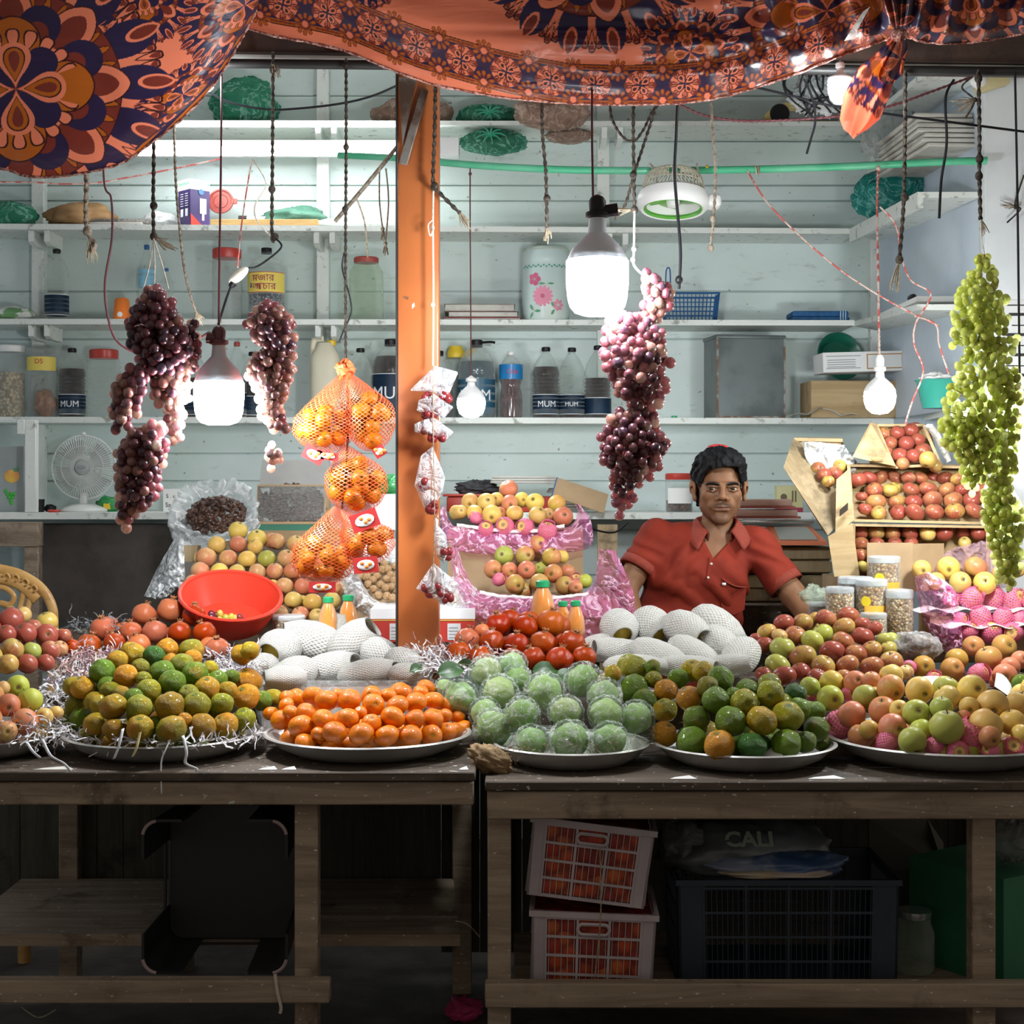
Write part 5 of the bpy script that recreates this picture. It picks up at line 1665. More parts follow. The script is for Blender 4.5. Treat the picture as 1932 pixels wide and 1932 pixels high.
def dome(cx, cy, z0, rx, ry, h):
	"""mound: depth where the sight line first meets it"""
	def f(px, py):
		ax, az = (px - 966) / 2970, -(py - 910) / 2970
		A = (ax / rx) ** 2 + (1 / ry) ** 2 + (az / h) ** 2
		B = -2 * (ax * cx / rx ** 2 + cy / ry ** 2 + az * (z0 - 1.5) / h ** 2)
		Cc = (cx / rx) ** 2 + (cy / ry) ** 2 + ((z0 - 1.5) / h) ** 2 - 1
		D = B * B - 4 * A * Cc
		return (-B - math.sqrt(D)) / (2 * A) if D > 0 else -B / (2 * A)
	return f


def plane(pya, da, pyb, db):
	return lambda px, py: da + (db - da) * (py - pya) / (pyb - pya)


def place(kind, items, depth, where, group, face=.25, hidden=0, pale=False, sqz=None, base=None):
	"""visible fruit from the list, plus a few tucked behind them; every fruit is an object of its own"""
	for it in items:
		it['d'] = depth(it['px'], it['py'])
		it['noun'] = COLS[kind][it['c']][2]
	row_labels(items, where)
	settle(items, 4.3)
	extra = []
	if hidden:
		RR = random.Random(len(items))
		rad = sorted(it['r'] for it in items)[len(items) // 2] * .92
		for it in items * 2:
			if RR.random() < hidden * (.3 if kind == 'apple' else 1):
				e = dict(px=it['px'] + RR.uniform(-1.1, 1.1) * rad, py=it['py'] + RR.uniform(-.4, 1.0) * rad, r=rad, c=it['c'], hid=True)
				for back in (1.0, 1.35, 1.8):
					e['d'] = it['d'] + rad * it['d'] / 2970 * back
					pe = P(e['px'], e['py'], e['d'])
					re_ = rad * e['d'] / 2970
					if pe.z > TZR + re_ + .02 and all((P(q['px'], q['py'], q['d']) - pe).length > (re_ + q['r'] * q['d'] / 2970) * .84 for q in items + extra):
						e['label'] = 'half hidden %s tucked behind others, %s' % (kind, where)
						extra.append(e)
						break
	if base:                                # bottom layer lying in the dish
		bx_, by_, br, bz = base
		rad = sorted(it['r'] for it in items)[len(items) // 2] * .95 * by_ / 2970
		RR = random.Random(5)
		for gy in np.arange(-br, br, rad * 1.9):
			for gx in np.arange(-br, br, rad * 2.0):
				x_, y_ = gx + RR.uniform(-.3, .3) * rad, gy + RR.uniform(-.3, .3) * rad
				if math.hypot(x_, y_) > br - rad * .6:
					continue
				v = Vector((bx_ + x_, by_ + y_, bz + rad + .012 + max(0, math.hypot(x_, y_) - br * .75) * .35))
				if all((P(q['px'], q['py'], q['d']) - v).length > (rad + q['r'] * q['d'] / 2970) * .84 for q in items + extra):
					extra.append(dict(px=966 + v.x * 2970 / v.y, py=910 - (v.z - 1.5) * 2970 / v.y, d=v.y, r=rad * 2970 / v.y, c=RR.choice(items)['c'], hid=True,
									  label='half hidden %s tucked behind others, %s' % (kind, where)))
	for it in items + extra:
		base, al, _n = COLS[kind][it['c']]
		o = None
		R_ = it['r'] * it['d'] / 2970 * 1.02
		if kind == 'apple':
			o = ob('apple', G_PALE if pale else G_APPLE, None, smooth=None)
		elif kind == 'orange':
			o = ob('orange', RND.choice(G_OR), None, smooth=None)
		elif kind == 'mandarin':
			o = ob('mandarin', RND.choice(G_MA), None, smooth=None)
		else:
			o = ob('pomegranate', G_POM, None, smooth=None)
		o.location = P(it['px'], it['py'], it['d'])
		o.scale = (R_ * RND.uniform(.98, 1.04), R_ * RND.uniform(.98, 1.04), R_ * RND.uniform(.97, 1.03))
		if sqz:
			o.scale = (R_ * 1.08, R_ * 1.0, R_ * sqz)
		if RND.random() < face:       # eye end or stem end towards the street
			o.rotation_euler = ((PI / 2 if RND.random() < .35 else -PI / 2) + RND.uniform(-.5, .5) * (-1), 0, RND.uniform(-.45, .45))
			o.rotation_euler = Euler((PI / 2 + RND.uniform(-.45, .35), RND.uniform(-.35, .35), RND.uniform(-.4, .4)))
		else:
			o.rotation_euler = (RND.uniform(-.6, .6), RND.uniform(-.6, .6), RND.uniform(0, 6.28))
		if kind == 'pomegranate':
			o.rotation_euler = (RND.uniform(-.35, .15), RND.uniform(-.35, .35), RND.uniform(0, 6.28))
		v = RND.uniform(.85, 1.15)
		o.color = (min(base[0] * v, 1), base[1] * v * RND.uniform(.92, 1.08), base[2], min(1, max(0, al + RND.uniform(-.14, .14))))
		tag(o, it['label'], kind if kind != 'mandarin' else 'mandarin', group)
		if not it.get('hid'):
			if kind == 'pomegranate':
				ob('crown', G_CROWN, None, o, smooth=None)
			elif kind == 'apple' and it['r'] > 15:
				ob('stem', G_ASTEM, None, o, smooth=None)
			elif kind == 'orange' and it['r'] > 18:
				ob('stem_button', G_BUTTON, None, o, smooth=None)
	return items


# ---------------------------------------------------------------- dishes
ALU = mat('worn aluminium', (.62, .62, .60), .38, col2=(.50, .50, .48), ns=5, metal=.55, bump=.06, bs=30)


def dish(label, px, d, r, z, h=.05):
	t = thing('dish', label, 'dish', (PX(px, d), d, z), group='aluminium fruit dishes')
	ob('bowl', lathe([(1e-5, 0), (r * .60, 0), (r * .70, .004), (r * .86, h * .45), (r * .955, h * .92), (r * .95, h * .95), (r * .84, h * .5), (r * .68, .012), (1e-5, .010)], 56), ALU, t)
	ob('rim', lathe([(r * .95, h * .9), (r * .985, h * .93), (r, h), (r * .985, h * 1.07), (r * .955, h * 1.04), (r * .95, h * .9)], 56, cap=False), ALU, t)
	return t


dish('wide aluminium dish under the green and yellow oranges by shredded paper', 309, 3.99, .252, TZL)
dish('wide aluminium dish full of mandarins', 694, 3.99, .264, TZL)
dish('aluminium dish under the bagged guavas', 1078, 3.97, .20, TZR)
dish('aluminium dish under the dark green oranges', 1404, 3.97, .232, TZR)
dish('widest aluminium dish heaped with apples and pink nets', 1782, 4.02, .300, TZR, .056)
dish('aluminium dish at the table end under the pale apples', -52, 3.99, .24, TZL)

Z3 = .33127
A3 = lambda s_: parse(s_, 0, 1100, Z3)
A4 = lambda s_: parse(s_, 640, 1100, Z3)
A5 = lambda s_: parse(s_, 1280, 1100, .33747)
B1 = lambda s_: parse(s_, 0, 600, Z3)
B2 = lambda s_: parse(s_, 640, 600, Z3)
B3 = lambda s_: parse(s_, 1280, 600, .33747)

place('orange', A3('760,405,65,y 877,418,62,G 953,375,62,o 1090,385,70,m 668,440,60,y 580,503,72,g 717,533,72,o 800,478,50,m 925,510,75,g 1035,462,65,m 1100,425,50,o 970,438,40,o 1110,520,75,g 1200,485,45,y 1242,550,55,g 1320,535,45,g 1412,560,78,o 470,595,68,y 612,585,55,g 537,628,72,g 845,615,72,m 818,545,45,m 980,570,78,g 1180,600,70,y 1300,610,52,y 1402,650,75,o 1490,670,60,g 690,630,50,m 760,650,55,g 565,690,55,y 430,700,60,m 645,705,77,y 795,710,78,m 965,700,83,b 1075,635,60,m 1120,695,80,m 1262,690,68,m 1555,655,55,y 458,770,60,g 545,805,70,y 645,830,60,b 798,825,75,y 880,790,34,g 977,832,82,m 1050,775,40,o 1150,815,77,b 1285,810,72,y 1392,775,65,m 1425,385,55,y'),
	  dome(PX(315, 4.03), 4.06, .845, .225, .27, .195), 'dish by shredded paper', 'oranges in the dish by the shredded paper', hidden=.5, face=.1, base=(PX(309, 3.99), 3.99, .225, TZL))
place('mandarin', parse('1545,745,48,o 1605,780,65,o 1715,815,72,o 1635,655,45,o 1685,655,55,o 1785,645,62,o 1860,670,65,o 1925,640,42,o 1750,745,65,o 1845,780,65,o 1815,862,45,o 1655,735,45,o 1630,695,45,o 1905,850,70,o', 0, 1100, Z3) +
	  A4('60,665,66,o 195,695,65,o 185,640,55,o 330,700,66,o 280,640,45,o 360,625,58,o 435,680,65,o 465,622,45,o 535,670,58,o 615,695,50,o 50,770,62,o 185,800,58,o 305,765,70,o 430,775,60,o 535,770,60,o 600,758,45,o 675,765,42,o 125,860,72,o 270,870,70,o 405,870,68,o 525,870,62,o 615,845,55,o 705,830,55,o 120,738,40,o'),
	  dome(PX(694, 4.02), 4.05, .845, .235, .25, .125), 'full mandarin dish', 'mandarins in the dish', hidden=.5, face=.15, base=(PX(694, 3.99), 3.99, .235, TZL))
place('pomegranate', A4('905,240,74,R 970,205,60,r 1060,250,68,r 1205,230,80,o 730,325,70,p 815,275,45,p 870,340,74,r 1010,350,72,R 1160,345,77,o 1325,345,77,r 680,400,72,r 800,425,66,r 1105,432,70,r 1255,440,80,r 1395,425,70,r 985,420,55,r'),
	  plane(1165, 4.62, 1255, 4.30), 'heap behind bagged guavas', 'pomegranates behind the bagged guavas', hidden=.6)
place('pomegranate', A3('820,180,68,p 968,155,72,p 1105,185,68,r 583,262,70,p 745,280,64,p 880,280,72,p 1022,283,68,o 1165,285,68,r 505,360,72,o 652,345,64,r 790,352,64,p 1237,375,68,p 405,362,48,o'),
	  plane(1150, 4.66, 1230, 4.38), 'heap beside red basin', 'pomegranates beside the red basin', hidden=.6)
place('apple', A3('60,215,75,R 130,185,50,y 145,290,65,R 268,225,60,m 190,250,45,p 35,295,58,R 265,300,65,R 362,300,42,p 68,380,65,m 180,390,55,g 285,385,56,p 340,375,46,p 45,465,60,m 155,462,58,r 260,455,50,R -60,260,65,R -50,420,65,m'),
	  dome(PX(20, 4.3), 4.40, .90, .30, .28, .20), 'dark apple heap by chair', 'apples in the heap below the chair', hidden=.4)
place('apple', A3('100,590,64,g 172,672,72,g 48,695,65,p 15,600,42,p 140,790,76,p 250,765,52,y 320,742,42,y 40,845,58,p -50,640,70,m -60,770,70,p'),
	  dome(PX(-20, 4.0), 4.02, .84, .24, .24, .16), 'dish at table end', 'apples in the dish at the table end', pale=True, hidden=.4, face=.5, base=(PX(-52, 3.99), 3.99, .21, TZL))
place('orange', A4('1680,485,78,m 1785,480,45,g 1560,512,50,y 1680,590,76,g 1790,550,50,m 1740,670,72,g 1860,610,66,o 1855,725,70,m 1930,545,60,g 1850,862,74,o') +
	  A5('140,495,60,y 235,535,76,g 510,568,66,m 165,580,60,m 385,595,64,g 60,645,72,o 210,655,76,g 310,625,45,g 370,670,78,m 515,622,76,m 655,620,64,G 100,760,74,g 290,775,86,g 465,770,84,y 610,745,86,m 675,700,62,g 765,715,56,g 75,882,80,g 230,905,84,o 410,910,78,G 600,897,84,g 775,815,72,g 712,890,60,g 800,890,50,g'),
	  dome(PX(1395, 4.02), 4.06, .82, .215, .26, .205), 'dish with a paper liner', 'green oranges in the dish with a paper liner', hidden=.5, face=.15, base=(PX(1404, 3.97), 3.97, .20, TZR))
place('apple', A5('495,275,52,m 590,225,55,r 695,225,58,m 825,200,58,r 950,190,60,r 760,200,40,m 565,295,42,y 655,295,60,r 805,285,60,g 925,250,60,m 1030,240,50,r 1095,255,45,R 480,350,50,r 580,365,70,g 748,325,64,g 920,330,60,r 1030,300,58,R 1155,320,45,g 430,310,30,R 695,410,70,m 860,385,68,R 1080,375,55,m 1175,370,48,m 990,400,60,r 555,465,70,g 680,500,58,R 810,465,66,m 945,462,64,r 1080,470,64,r 1190,445,68,m 590,525,66,R 775,530,56,R 475,510,45,R 920,525,45,r 1270,500,45,p'),
	  plane(1160, 4.62, 1280, 4.26), 'small apple heap under jars', 'small apples heaped below the nut jars', hidden=.35, face=.06, sqz=.9)
K_items = A5('735,580,55,g 855,555,68,m 990,560,68,r 1080,545,50,p 1185,590,78,m 1190,520,66,y 1345,600,78,y 1495,595,74,g 1640,600,84,y 1045,640,70,g 848,645,74,g 970,740,78,r 1145,715,80,r 1330,730,78,g 1235,710,55,y 1470,700,66,g 1505,650,78,y 1625,690,55,y 1755,680,86,y 1065,820,55,m 1195,810,80,p 1020,860,72,r 1360,830,68,g 1500,810,96,g 1595,755,45,r 1715,800,96,y 1865,780,74,y 1310,885,80,g 1740,860,60,r 1900,670,68,y 1920,850,60,y 1990,600,80,y 2010,740,80,m')
place('apple', K_items, dome(PX(1780, 4.05), 4.08, .82, .285, .30, .175), 'widest dish', 'apples in the widest dish', hidden=.4, face=.4, pale=True, base=(PX(1782, 4.02), 4.02, .26, TZR))
place('apple', A5('1650,355,60,b 1820,360,70,b 1735,425,72,b 1555,430,64,b 1530,485,66,b 1370,470,64,b 1855,470,55,R 1825,520,68,R 1910,430,52,r'),
	  plane(1215, 4.62, 1275, 4.34), 'tray before pink nets', 'brownish apples before the pink netted trays', hidden=.4, face=.6, pale=True)
place('orange', A5('1915,560,52,g 1905,655,56,y 1990,560,60,g'), plane(1285, 4.3, 1325, 4.25), 'table end behind widest dish', 'green oranges at the table end')
place('apple', B1('1355,1215,55,y 1235,1295,52,y 1355,1290,50,p 1465,1260,54,y 1455,1305,45,y 1575,1275,50,p 1685,1290,52,p 1175,1365,58,p 1300,1370,50,p 1408,1378,52,y 1520,1375,52,g 1630,1370,50,p 1725,1362,45,y 1140,1445,56,p 1250,1445,50,y 1350,1450,48,y 1465,1450,50,p 1565,1445,48,p 1665,1445,50,r 1100,1512,50,p 1210,1515,45,y 1305,1515,45,y 1385,1520,45,y 1480,1535,56,y 1620,1530,50,p 1552,1530,40,y 1725,1530,50,p 1560,1610,55,p 1670,1610,52,y 1780,1622,54,m 1890,1612,50,y 1600,1692,45,p 1710,1692,50,p 1805,1700,45,y 1900,1540,45,p 1830,1420,45,p'),
	  plane(1000, 5.28, 1165, 4.83), 'sloping pale apple display', 'pale apples on the sloping display', hidden=.5, face=.05, pale=True)
place('apple', B2('965,975,52,p 745,1045,48,y 838,1050,52,y 970,1055,48,p 1115,1050,52,y 1240,1058,52,m 895,1035,42,y 1040,1035,42,y 690,1105,40,y 770,1110,45,y 870,1120,55,y 915,1115,38,p 1000,1115,48,y 1130,1125,50,y 1275,1130,55,r 1190,1120,38,p'),
	  plane(910, 5.42, 985, 5.16), 'upper pink bag', 'apples in the upper pink bag', hidden=.5, face=.6, pale=True)
place('apple', B2('1132,1292,55,m 940,1352,54,g 1058,1352,54,m 1210,1362,54,m 1265,1360,40,y 875,1430,52,r 970,1435,45,r 1068,1435,52,r 1220,1455,52,r 1140,1430,35,g 1300,1445,45,r 1000,1515,55,m 1140,1510,54,y 1285,1525,54,m 1395,1500,45,g 1345,1532,40,p'),
	  plane(1020, 5.14, 1115, 4.90), 'lower pink bag', 'apples in the lower pink bag', hidden=.5, face=.75, pale=True)
place('apple', B3('1005,905,48,R 1065,895,44,r 1130,895,44,r 1210,892,44,r 1285,895,40,p 1350,895,42,r 1420,893,42,r 1490,895,42,r 1560,900,42,m 1640,895,42,r 1095,965,50,r 1185,965,46,m 1300,960,46,r 1395,957,48,r 1500,962,50,r 1590,960,44,r 1680,960,44,r 1025,1000,32,r 1105,1030,54,r 1220,1030,46,m 1315,1030,48,R 1420,1020,58,r 1535,1020,54,r 1640,1020,50,R 1710,1000,40,p 1043,1070,40,r 1120,1090,44,m 1230,1088,46,R 1320,1090,54,r 1430,1085,52,r 1545,1082,54,m 1650,1080,48,r'),
	  plane(898, 5.20, 970, 5.04), 'widest wooden crate', 'apples in rows in the wide wooden crate', hidden=.3, face=.08, sqz=.86)
place('apple', B3('1015,1197,44,r 1105,1200,44,m 1195,1205,46,r 1290,1203,46,r 1392,1205,46,y 1485,1203,50,R 1592,1198,44,R 1680,1203,46,R 1020,1262,40,r 1112,1262,40,r 1210,1262,40,r 1300,1262,40,r 1020,1325,38,r 1032,1392,36,m 1600,1258,36,y'),
	  plane(1000, 5.02, 1070, 4.98), 'crate behind brown cardboard', 'apples in the crate behind the brown cardboard', hidden=.3, face=.05, sqz=.95)
place('apple', B3('1150,650,40,r 1225,642,40,r 1300,632,44,R 1185,702,42,r 1275,702,44,R 1340,682,40,R 1365,742,44,r 1240,772,46,r 1316,772,40,R 1395,792,48,m 1175,755,32,r 1255,815,36,r'),
	  plane(800, 5.26, 880, 5.16), 'crate tipped under red wire', 'apples in the tipped pine crate', hidden=.4, face=.1)
place('apple', B3('780,845,42,m 815,878,42,r 900,832,42,m 875,872,42,r 838,915,36,m'), plane(880, 5.20, 912, 5.10), 'leaning crate with newspaper', 'apples in the leaning crate', hidden=0, face=.1)
place('apple', B3('1360,1405,52,y 1440,1470,50,y 1510,1397,62,y 1575,1478,60,y 1660,1397,62,m 1712,1482,62,y 1795,1425,42,p 1890,1400,50,y'), plane(1050, 4.91, 1105, 4.86), 'top of pink netted trays', 'yellow apples above the pink netted trays', hidden=.4, face=.45, pale=True)

# ---------------------------------------------------------------- apples in pink foam nets
PINKNET = netmat('pink foam net', (.85, .16, .36), 16, 9, .20, .6, sss=.1)
WHITENET = netmat('white foam net', (.86, .86, .82), 26, 12, .34, .6)
G_SLEEVE = mk(lathe([(.62, -1.02), (.80, -.80), (1.02, -.40), (1.06, 0), (1.02, .45), (.82, .82), (.60, 1.08), (.66, 1.16)], 30, cap=False, f=lambda th, k: 1 + .03 * np.cos(7 * th) * (abs(k - .5) > .3)), 'pink_net', True)
G_SLEEVE.materials.append(PINKNET)


def netted(items, depth, where, group):
	for it in items:
		it['d'] = depth(it['px'], it['py'])
		it['noun'] = 'pink netted apple'
	row_labels(items, where)
	settle(items, 4)
	for it in items:
		R_ = it['r'] * it['d'] / 2970 * .94
		o = ob('netted_apple', G_PALE, None, smooth=None, loc=P(it['px'], it['py'], it['d']), scale=R_)
		o.rotation_euler = (RND.uniform(.2, 1.5), RND.uniform(-.5, .5), RND.uniform(-1.2, 1.2))
		o.color = (.72, .50, .18, .4)
		tag(o, it['label'], 'netted apple', group)
		ob('foam_net', G_SLEEVE, None, o, smooth=None)


netted(A5('945,622,42,n 750,622,42,n 905,792,84,n 1640,862,106,n 1170,892,64,n 1430,917,56,n 1560,942,64,n 1870,932,68,n 1742,942,56,n 1960,940,60,n'), dome(PX(1780, 4.05), 4.08, .81, .292, .31, .165), 'widest dish of apples', 'pink netted apples in the widest dish')
netted(A5('1680,512,60,n 1430,545,50,n 1290,472,42,n'), plane(1215, 4.55, 1285, 4.30), 'before brownish apples', 'pink netted apples before the brownish apples')
netted(B3('1540,1560,60,n 1640,1568,62,n 1765,1570,64,n 1882,1578,66,n 1690,1677,62,n 1812,1682,58,n 1905,1682,50,n 1578,1680,36,n 1625,1750,52,n 1748,1757,60,n 1872,1757,58,n 1985,1580,62,n 1990,1700,60,n'), plane(1120, 4.87, 1195, 4.72), 'stacked trays of pink nets', 'apples in pink nets on the stacked trays')
for k, (pa, pb, d, lb) in enumerate([((1730, 1148), (1990, 1156), 4.80, 'upper white tray liner between the pink netted apples'), ((1810, 1178), (1990, 1186), 4.72, 'lower white tray liner between the pink netted apples')]):
	t = thing('tray', lb, 'tray', P(1860, 1150 + 30 * k, d))
	n = 40
	u = np.linspace(-.24 + .1 * k, .22, n)
	X, Y = np.meshgrid(u, np.linspace(-.02, .10, 6))
	ob('liner', grid(X, Y, .006 * np.sin(X * 70) + 0 * Y), PAPERW, t, smooth=True).modifiers.new('thick', 'SOLIDIFY').thickness = .004

# ---------------------------------------------------------------- pears in white foam sleeves
G_PEAR = mk(ball(.86, 18, 12, 1, 1, 1.05), 'pear', True)
G_PEAR.materials.append(M_PEAR)


def sleeve(seed):
	V, Fc, U = lathe([(.10, -1.30), (.30, -1.24), (.66, -1.05), (.92, -.68), (1.03, -.2), (1.03, .25), (.96, .62), (.80, .98), (.66, 1.22), (.60, 1.36), (.54, 1.38), (.52, 1.30), (.58, 1.15)], 40, cap=False,
					 f=lambda th, k: 1 + .05 * np.cos(3 * th + seed) * np.clip(k - .3, 0, 1) + .16 * np.cos(2 * th + seed) * np.clip(k - .55, 0, 1))
	V = V.copy()
	V[:, 2] += .10 * np.sin(2.3 * V[:, 0] + seed) * (V[:, 2] > .3)
	me = mk((V, Fc, U), 'foam_sleeve', True)
	return me


m, nt, out = _tree('white foam sleeve')
b = NB(nt)
uv = b.n('SeparateXYZ')
b.put(uv.inputs[0], b.coord('UV'))
u = b.math('MULTIPLY', uv.outputs[0], 34.0)
v = b.math('MULTIPLY', uv.outputs[1], 20.0)
l1 = b.math('ABSOLUTE', b.math('SUBTRACT', b.math('FRACT', b.math('ADD', u, v)), .5))
l2 = b.math('ABSOLUTE', b.math('SUBTRACT', b.math('FRACT', b.math('SUBTRACT', u, v)), .5))
ln = b.math('MAXIMUM', l1, l2)
gap = b.math('LESS_THAN', ln, .10)
s = b.bsdf((.84, .83, .78), .6, normal=b.bump(b.ramp(ln, .18, .42), 1.0, .02), sss=.15, ssr=(.02, .02, .02), sss_s=1.0)
tr = b.n('BsdfTransparent')
mx = b.n('MixShader')
b.put(mx.inputs[0], gap)
nt.links.new(s.outputs[0], mx.inputs[1])
nt.links.new(tr.outputs[0], mx.inputs[2])
nt.links.new(mx.outputs[0], out.inputs[0])
SLEEVE = m
G_SL = [sleeve(q) for q in (0.3, 1.9, 3.6)]
for me in G_SL:
	me.materials.append(SLEEVE)


def foam_pears(lst, depth, where, group):
	"""(px, py, half width, half height, heading: angle of the open end in the picture plane, towards the street)"""
	its = []
	for px, py, rw, rh, ang, tw in lst:
		its.append(dict(px=px, py=py, r=(rw + rh) / 2 * .9, rw=rw, rh=rh, ang=ang, tw=tw, d=depth(px, py), noun='pear in white foam'))
	row_labels(its, where)
	settle(its, 4)
	for it in its:
		k = it['d'] / 2970
		t = thing('foam_wrapped_pear', it['label'], 'wrapped pear', P(it['px'], it['py'], it['d']), group=group)
		a = math.radians(it['ang'])
		dirv = Vector((math.cos(a), -it['tw'], math.sin(a))).normalized()
		t.rotation_euler = dirv.to_track_quat('Z', 'Y').to_euler()
		L, W = max(it['rw'], it['rh']) * k / 1.28, min(it['rw'], it['rh']) * k / 1.02
		o = ob('foam_sleeve', RND.choice(G_SL), None, t, smooth=None, scale=(W * 1.08, W, L))
		f = ob('pear', G_PEAR, None, t, smooth=None, scale=(W, W, min(L * 1.05, W * 1.2)))
		f.color = (.66, .48, .12, .3)


foam_pears([(527, 1225, 40, 38, 200, 2.6), (592, 1213, 56, 40, 165, .2), (664, 1216, 50, 38, 40, .3), (560, 1268, 40, 30, 190, .4), (618, 1262, 56, 30, 15, .3), (722, 1240, 50, 32, -35, .5), (690, 1270, 56, 26, 10, .2), (764, 1252, 42, 28, -25, .5), (495, 1262, 34, 30, 180, .5), (770, 1272, 40, 22, 0, .2), (632, 1196, 36, 26, 75, .0), (540, 1278, 40, 22, 180, .2)],
		   plane(1200, 4.62, 1280, 4.34), 'low white tray by the post', 'foam wrapped pears in the low white tray')
foam_pears([(1168, 1184, 40, 34, -75, 2.6), (1229, 1182, 46, 36, -50, 1.8), (1292, 1187, 46, 34, -25, .9), (1348, 1184, 54, 38, -35, .5), (1180, 1232, 56, 26, 170, .2), (1240, 1236, 58, 28, -20, .6), (1308, 1236, 58, 30, -30, .7), (1362, 1218, 50, 30, -45, .8), (1398, 1238, 56, 32, 215, 1.6), (1132, 1222, 36, 26, 190, .3), (1196, 1256, 58, 22, 0, .2), (1290, 1258, 56, 22, 0, .2), (1360, 1258, 50, 22, 10, .2)],
		   plane(1175, 4.62, 1265, 4.32), 'heap before the seller', 'foam wrapped pears heaped before the seller')
# trays under the two pear heaps
FILMW = film('clear cling film', (.95, .96, .96), (.85, .87, .87), .22, .35, .12, 22, .9)
t = thing('foam_tray', 'low white tray wrapped in clear film under foam pears', 'tray', (PX(645, 4.33), 4.30, TZL))
w = 162 * 4.33 / 2970
ob('tray', lathe([(1e-5, 0), (.92, 0), (1.0, 1.0), (1.02, 1.02), (.98, 1.0), (.9, .1), (1e-5, .1)], 4, ang0=PI / 4), mat('white tray', (.78, .79, .78), .5), t, scale=(w * 1.414 * .98, .095, .125), smooth=False, loc=(0, .07, 0))
V, Fc, U = lathe([(.94, -.02), (1.0, .4), (1.03, .8), (1.03, 1.05), (.97, 1.12)], 64, cap=False)
V2 = []
for q in V:
	e = Vector(q)
	a = math.atan2(e.y, e.x)
	sq = 1 / max(abs(math.cos(a)), abs(math.sin(a))) ** .82
	nz = 1 + .03 * mnoise.noise(e * 4)
	V2.append((e.x * sq * nz * w * 1.03, e.y * sq * nz * .075, e.z * .125))
ob('cling_film', (np.array(V2), Fc, U), FILMW, t, smooth=True, loc=(0, .07, .002))
t = thing('foam_tray', 'white tray under the foam pears before the seller', 'tray', (PX(1285, 4.33), 4.27, TZR))
ob('tray', box(-.24, 0, .105, .23, .20, .125, .006), mat('white tray', (0, 0, 0)), t)
ob('base', box(-.20, .04, 0, .20, .19, .105, .004), DARKW, t)
for x0, x1, y0, z1, lb in ((PX(1150, 4.3) - .28, PX(1120, 4.3), 4.30, .905, 'dark box under the pomegranates behind the guavas'), (PX(1425, 4.3), PX(1705, 4.4), 4.40, .93, 'dark box under the small apple heap'), (PX(1715, 4.3), PX(2000, 4.4), 4.36, .93, 'dark box under the brownish apples')):
	tag(ob('riser_box', box(x0, y0, TZR + .001, x1, 4.74, z1, .003), DARKW), lb, 'box')
tag(ob('white_plate', lathe([(1e-5, 0), (.09, 0), (.135, .016), (.137, .019), (.088, .005), (1e-5, .004)], 40), WHITEPL, loc=(PX(1560, 4.3), 4.33, .93 - .09)), 'white plate edge under the small apple heap', 'plate')
for k, (c4, lb) in enumerate([(((1735, 1278, 4.3), (1805, 1292, 4.26), (1800, 1305, 4.22), (1742, 1298, 4.22)), 'white folded paper under the brownish apples'), (((1880, 1270, 4.3), (1912, 1300, 4.28), (1905, 1315, 4.2), (1876, 1295, 4.24)), 'white paper corner at the table end'), (((1425, 1424, 3.86), (1468, 1408, 3.84), (1478, 1428, 3.78), (1440, 1432, 3.78)), 'white paper liner poking from the green orange dish')]):
	q = [P(*c) for c in c4]
	n = 8
	u, v = np.meshgrid(np.linspace(0, 1, n), np.linspace(0, 1, n))
	pts = [sum((w_ * np.array(p)[:, None, None] for w_, p in zip(((1 - u) * (1 - v), u * (1 - v), u * v, (1 - u) * v), q)), 0)]
	X, Y, Z = pts[0]
	o = tag(ob('paper_liner', grid(X, Y, Z + .012 * np.sin(u * PI) * (1 - v)), PAPERW, smooth=True), lb, 'paper')
	o.modifiers.new('thick', 'SOLIDIFY').thickness = .001

# ---------------------------------------------------------------- guavas in clear bags
BAGF = film('thin clear bag', (.93, .97, .93), (.86, .93, .88), .05, .12, .07, 5, 1.0, ridge=.36, rs=.6, glint_col=(.95, .97, .95))
G_GUAVA = orange_mesh(8, .10, .96, 'guava', M_GUAVA)


def gbag(seed):
	V, Fc, U = ball(1.07, 56, 36)
	o_ = []
	for v in V:
		p = Vector(v)
		k = 1 + .09 * (1 - 2 * abs(mnoise.noise(p * 2.2 + Vector((seed, 0, 0))))) ** 3 + .06 * (1 - 2 * abs(mnoise.noise(p * 5 + Vector((0, seed, 0)))))
		tail = math.exp(-((p.x - .75) ** 2 + (p.z + .55) ** 2) / .07)
		q = p * k * (1 + .75 * tail)
		o_.append((q.x, q.y * (1 - .5 * min(1, tail)), q.z))
	me = mk((np.array(o_), Fc, U), 'plastic_bag', True)
	me.materials.append(BAGF)
	return me


